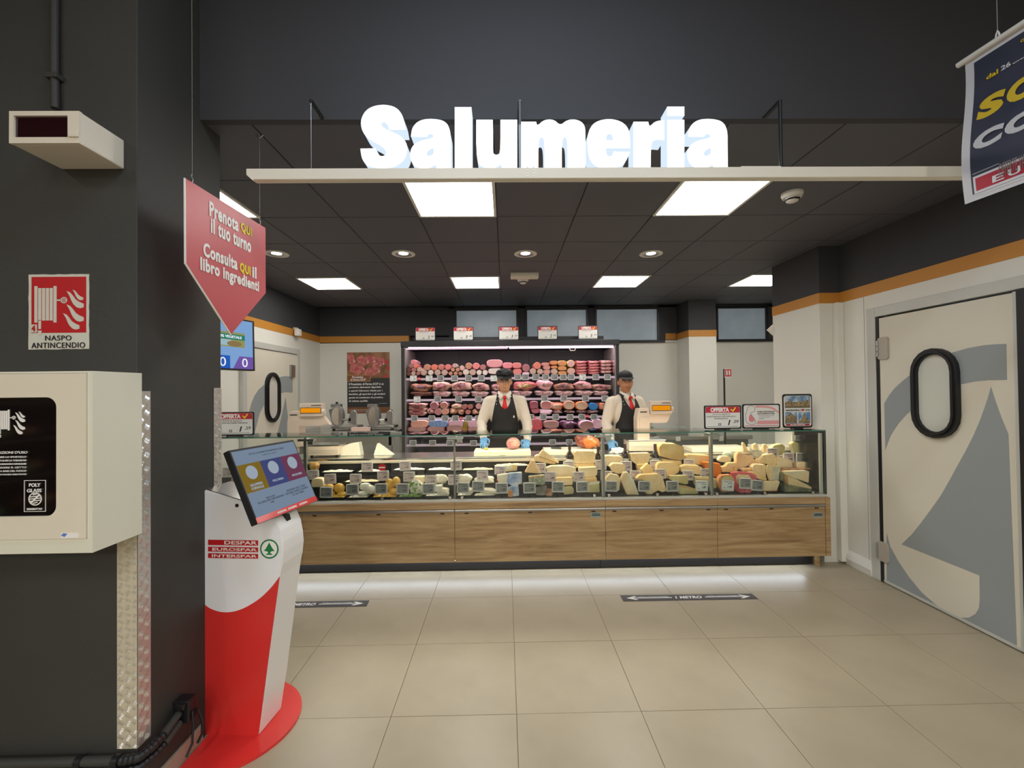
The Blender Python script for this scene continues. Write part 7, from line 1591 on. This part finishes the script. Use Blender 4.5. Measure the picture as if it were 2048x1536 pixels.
    for s in (-1, 1):
        an = B_(s*.10, .02, .09); bm = B(); ell(bm, V((an.x, an.y-.06, .048)), (.05, .135, .048)); o = remesh('shoe', bm, .012, M['blackp'], root, 1)
    # gloves with five fingers
    for k, (s_, el, wr, hd) in enumerate(AR):
        side = 1 if k == 0 else -1                      # thumb towards the body's middle
        dn = hd; lat = V((side, 0, 0)); lat = (lat-dn*lat.dot(dn)).normalized(); pn = dn.cross(lat)
        if pn.y > 0: pn = -pn
        bm = B(); cap(bm, wr-dn*.035, wr+dn*.012, .034, .031)
        P = lambda a, b, c: wr+lat*a+dn*b+pn*c
        R = Matrix((lat, pn, dn)).transposed()
        ell(bm, P(0, .045, 0), (.042, .020, .046), R)
        for f_, (a, ln) in enumerate(((.030, .062), (.011, .072), (-.009, .068), (-.028, .052))):
            p0 = P(a*.85, .062, .0); p1 = P(a*1.15, .062+ln*.50, .014); p2 = P(a*1.2, .062+ln*.80, -.004); p3 = P(a*1.1, .062+ln*.92, -.020)
            cap(bm, p0, p1, .0098, .0092, 8); cap(bm, p1, p2, .0092, .0086, 8); cap(bm, p2, p3, .0086, .0078, 8)
        t0, t1, t2 = P(.030, .018, .004), P(.058, .045, .016), P(.058, .074, .012)
        cap(bm, t0, t1, .0125, .0108, 8); cap(bm, t1, t2, .0105, .0090, 8)
        remesh('glove', bm, .0034, glove_m, root, 2)
    # face details
    for s in (-1, 1):
        bm = B(); ell(bm, Hd(s*.031, -.0835, 1.754), (.0135, .010, .0078), Rz); obj_local('eye', bm, mat('eye_white', rgb(214, 204, 196), .3), root, True)
        bm = B(); ell(bm, Hd(s*.031, -.0915, 1.754), (.0062, .004, .0062), Rz); obj_local('iris', bm, mat('iris_dark', rgb(38, 26, 20), .2), root, True)
        bm = B(); tube(bm, [Hd(s*x, y, z) for x, y, z in ((.013, -.098, 1.771), (.026, -.098, 1.776), (.040, -.090, 1.774), (.052, -.078, 1.766))], [.003, .0045, .004, .002], 6); obj_local('eyebrow', bm, hair_m, root, True)
        bm = B(); tube(bm, [Hd(s*x, y, z) for x, y, z in ((.018, -.092, 1.759), (.031, -.095, 1.763), (.044, -.087, 1.757))], .0022, 6); obj_local('eyelid', bm, mat('lid', tuple(x*.55 for x in skin), .6), root, True)
        bm = B(); ell(bm, Hd(s*.0745, .012, 1.775), (.006, .028, .034), Rz); obj_local('hair_side', bm, hair_m, root, True)
    bm = B(); tube(bm, [Hd(x, y, z) for x, y, z in ((-.024, -.087, 1.6875), (-.012, -.095, 1.6875), (0, -.097, 1.686), (.012, -.095, 1.6875), (.024, -.087, 1.6875))], [.0015, .0038, .0042, .0038, .0015], 8); obj_local('mouth', bm, mat('lip_'+cap_style, tuple(x*y for x, y in zip(skin, (.72, .42, .42))), .5), root, True)
    bm = B(); ell(bm, Hd(0, .045, 1.745), (.072, .066, .075), Rz); obj_local('hair', bm, hair_m, root, True)
    if stub:
        hb = BVHTree.FromPolygons([v.co.copy() for v in body.data.vertices], [tuple(p.vertices) for p in body.data.polygons]); bm = B()
        G = []
        for j in range(7):
            z = 1.646+.0078*j; row = []
            for i in range(15):
                a_ = -1+2*i/14; x = .046*a_; 
                st = Hd(x, -.4, z+.022*a_*a_); h = hb.ray_cast(st, Rz @ V((0, 1, 0))); row.append(bm.verts.new((h[0] if h[0] else Hd(x, -.05, z)) + Rz @ V((0, -.0012, 0))))
            G.append(row)
        for A, D in zip(G, G[1:]):
            for i in range(14): bm.faces.new((A[i], A[i+1], D[i+1], D[i]))
        obj_local('stubble', bm, mat('stubble', rgb(168, 114, 82), .8, noise_=(200, rgb(182, 124, 90), .4, .6)), root, True)
    # glasses
    gm_ = mat('glasses_dark', rgb(30, 34, 44), .3) if glasses == 'dark' else mat('glasses_metal', rgb(150, 130, 110), .3, .8)
    bm = B(); rr_ = .0016 if glasses == 'dark' else .0010
    for s in (-1, 1):
        tube(bm, [Hd(s*.031+.0215*math.copysign(abs(math.cos(a_))**.8, math.cos(a_)), -.104+.004*abs(math.cos(a_)), 1.750+.0165*math.sin(a_)) for a_ in [2*math.pi*i/20 for i in range(20)]], rr_, 6, True)
        tube(bm, [Hd(s*.052, -.100, 1.755), Hd(s*.072, -.07, 1.757), Hd(s*.081, 0, 1.752)], rr_, 5)
    tube(bm, [Hd(-.011, -.104, 1.754), Hd(0, -.107, 1.757), Hd(.011, -.104, 1.754)], rr_, 5)
    obj_local('glasses', bm, gm_, root, True)
    # cap
    bm = B(); Rc = Rz @ Matrix.Rotation(cap_tilt, 3, 'X')
    if cap_style == 'puffy':
        ell(bm, Hd(0, .012, 1.832), (.096, .116, .050), Rc); ell(bm, Hd(-.02, .0, 1.862), (.070, .085, .034), Rc); ell(bm, Hd(.035, -.01, 1.848), (.064, .08, .036), Rc); ell(bm, Hd(-.055, .0, 1.845), (.045, .07, .032), Rc)
        cap(bm, Hd(0, .01, 1.795), Hd(0, .01, 1.815), .088, .09, 24)
    else:
        ell(bm, Hd(0, .012, 1.822), (.086, .106, .062), Rc); cap(bm, Hd(0, .01, 1.79), Hd(0, .01, 1.81), .080, .080, 24)
    for v in bm.verts:
        if v.co.z < 1.79+hz: v.co.z = 1.79+hz
    crown = remesh('cap', bm, .006, capm, root, 3)
    if cap_style == 'puffy':
        for v in crown.data.vertices: v.co += (v.co-Hd(0, 0, 1.8)).normalized()*(.011*noise.noise(v.co*26))
    bm = B(); n = 12; bw = .078 if cap_style != 'puffy' else .084
    top = [Hd(bw*math.sin(a_), -.055-.085*math.cos(a_)**.8 if math.cos(a_) > 0 else -.055, 1.803-.022*math.cos(a_)-.004) for a_ in [math.pi*(-.5+i/n) for i in range(n+1)]]
    base_ = [Hd(bw*math.sin(a_), -.055-.035*math.cos(a_), 1.806) for a_ in [math.pi*(-.5+i/n) for i in range(n+1)]]
    A = [bm.verts.new(p) for p in top]; D = [bm.verts.new(p) for p in base_]
    for i in range(n): bm.faces.new((A[i], A[i+1], D[i+1], D[i]))
    o = newob('visor', bpy.data.meshes.new('visor')); bm.to_mesh(o.data); bm.free(); o.data.materials.append(capm); o.parent = crown
    md = o.modifiers.new('s', 'SOLIDIFY'); md.thickness = .006
    return root
def obj_local(name, bm, m, parent, smooth=False):
    bmesh.ops.recalc_face_normals(bm, faces=bm.faces)
    me = bpy.data.meshes.new(name); bm.to_mesh(me); bm.free(); me.materials.append(m)
    if smooth:
        for p in me.polygons: p.use_smooth = True
    o = newob(name, me); o.parent = parent; return o
YM = 5.0
man('man in puffy black cap, dark glasses, red tie and black apron, hands on cutting board', 1009, YM, 762.5, rgb(214, 158, 122), False, 0, 0,
    [(at(963, 846, 4.93), at(967, 875, 4.72), (.05, -.62, -.72)), (at(1054, 846, 4.93), at(1055, 880, 4.72), (-.25, -.62, -.66))], 'puffy', 'dark')
man('man in flat black cap, thin glasses, red tie and black apron, beside the right scale', 1250.5, YM, 763.5, rgb(196, 136, 98), True, math.radians(-2), math.radians(20),
    [(at(1212, 846, 4.92), at(1221, 880, 4.74), (.05, -.45, -.85)), (at(1294, 838, 5.0), at(1290, 872, 4.86), (-.1, -.5, -.8))], 'plain', 'metal')

# produce racks of the hall behind the camera (they show in the cabinet pane)
t = thing('produce_rack', 'dark rack of bread and vegetables along the left side of the hall', 'rack', (-5.6, -2.2, 0))
rk = mat('rack_brown', rgb(48, 36, 28), .6)
obj('back_board', box(B(), (-6.0, -5.2, 0), (-5.95, 1.2, 2.6)), rk, t)
for k in range(6):
    z = .3+.42*k; obj('shelf', box(B(), (-5.95, -5.2, z), (-5.35, 1.2, z+.03)), rk, t)
random.seed(5)
for m_, nm in ((mat('bread_tan', rgb(176, 130, 70), .7), 'bread'), (mat('veg_green', rgb(84, 104, 50), .7), 'vegetable'), (mat('crust_brown', rgb(120, 76, 40), .7), 'loaf')):
    bm = B()
    for k in range(6):
        for q in range(12):
            y = random.uniform(-5, 1.1); z = .33+.42*k; r_ = random.uniform(.06, .11)
            bmesh.ops.create_icosphere(bm, subdivisions=1, radius=1, matrix=Matrix.Translation((-5.55+random.uniform(-.1, .1), y, z+r_*.8)) @ Matrix.Diagonal((r_, r_*1.6, r_*.8, 1)))
    obj(nm, bm, m_, t, smooth=True)['kind'] = 'stuff'
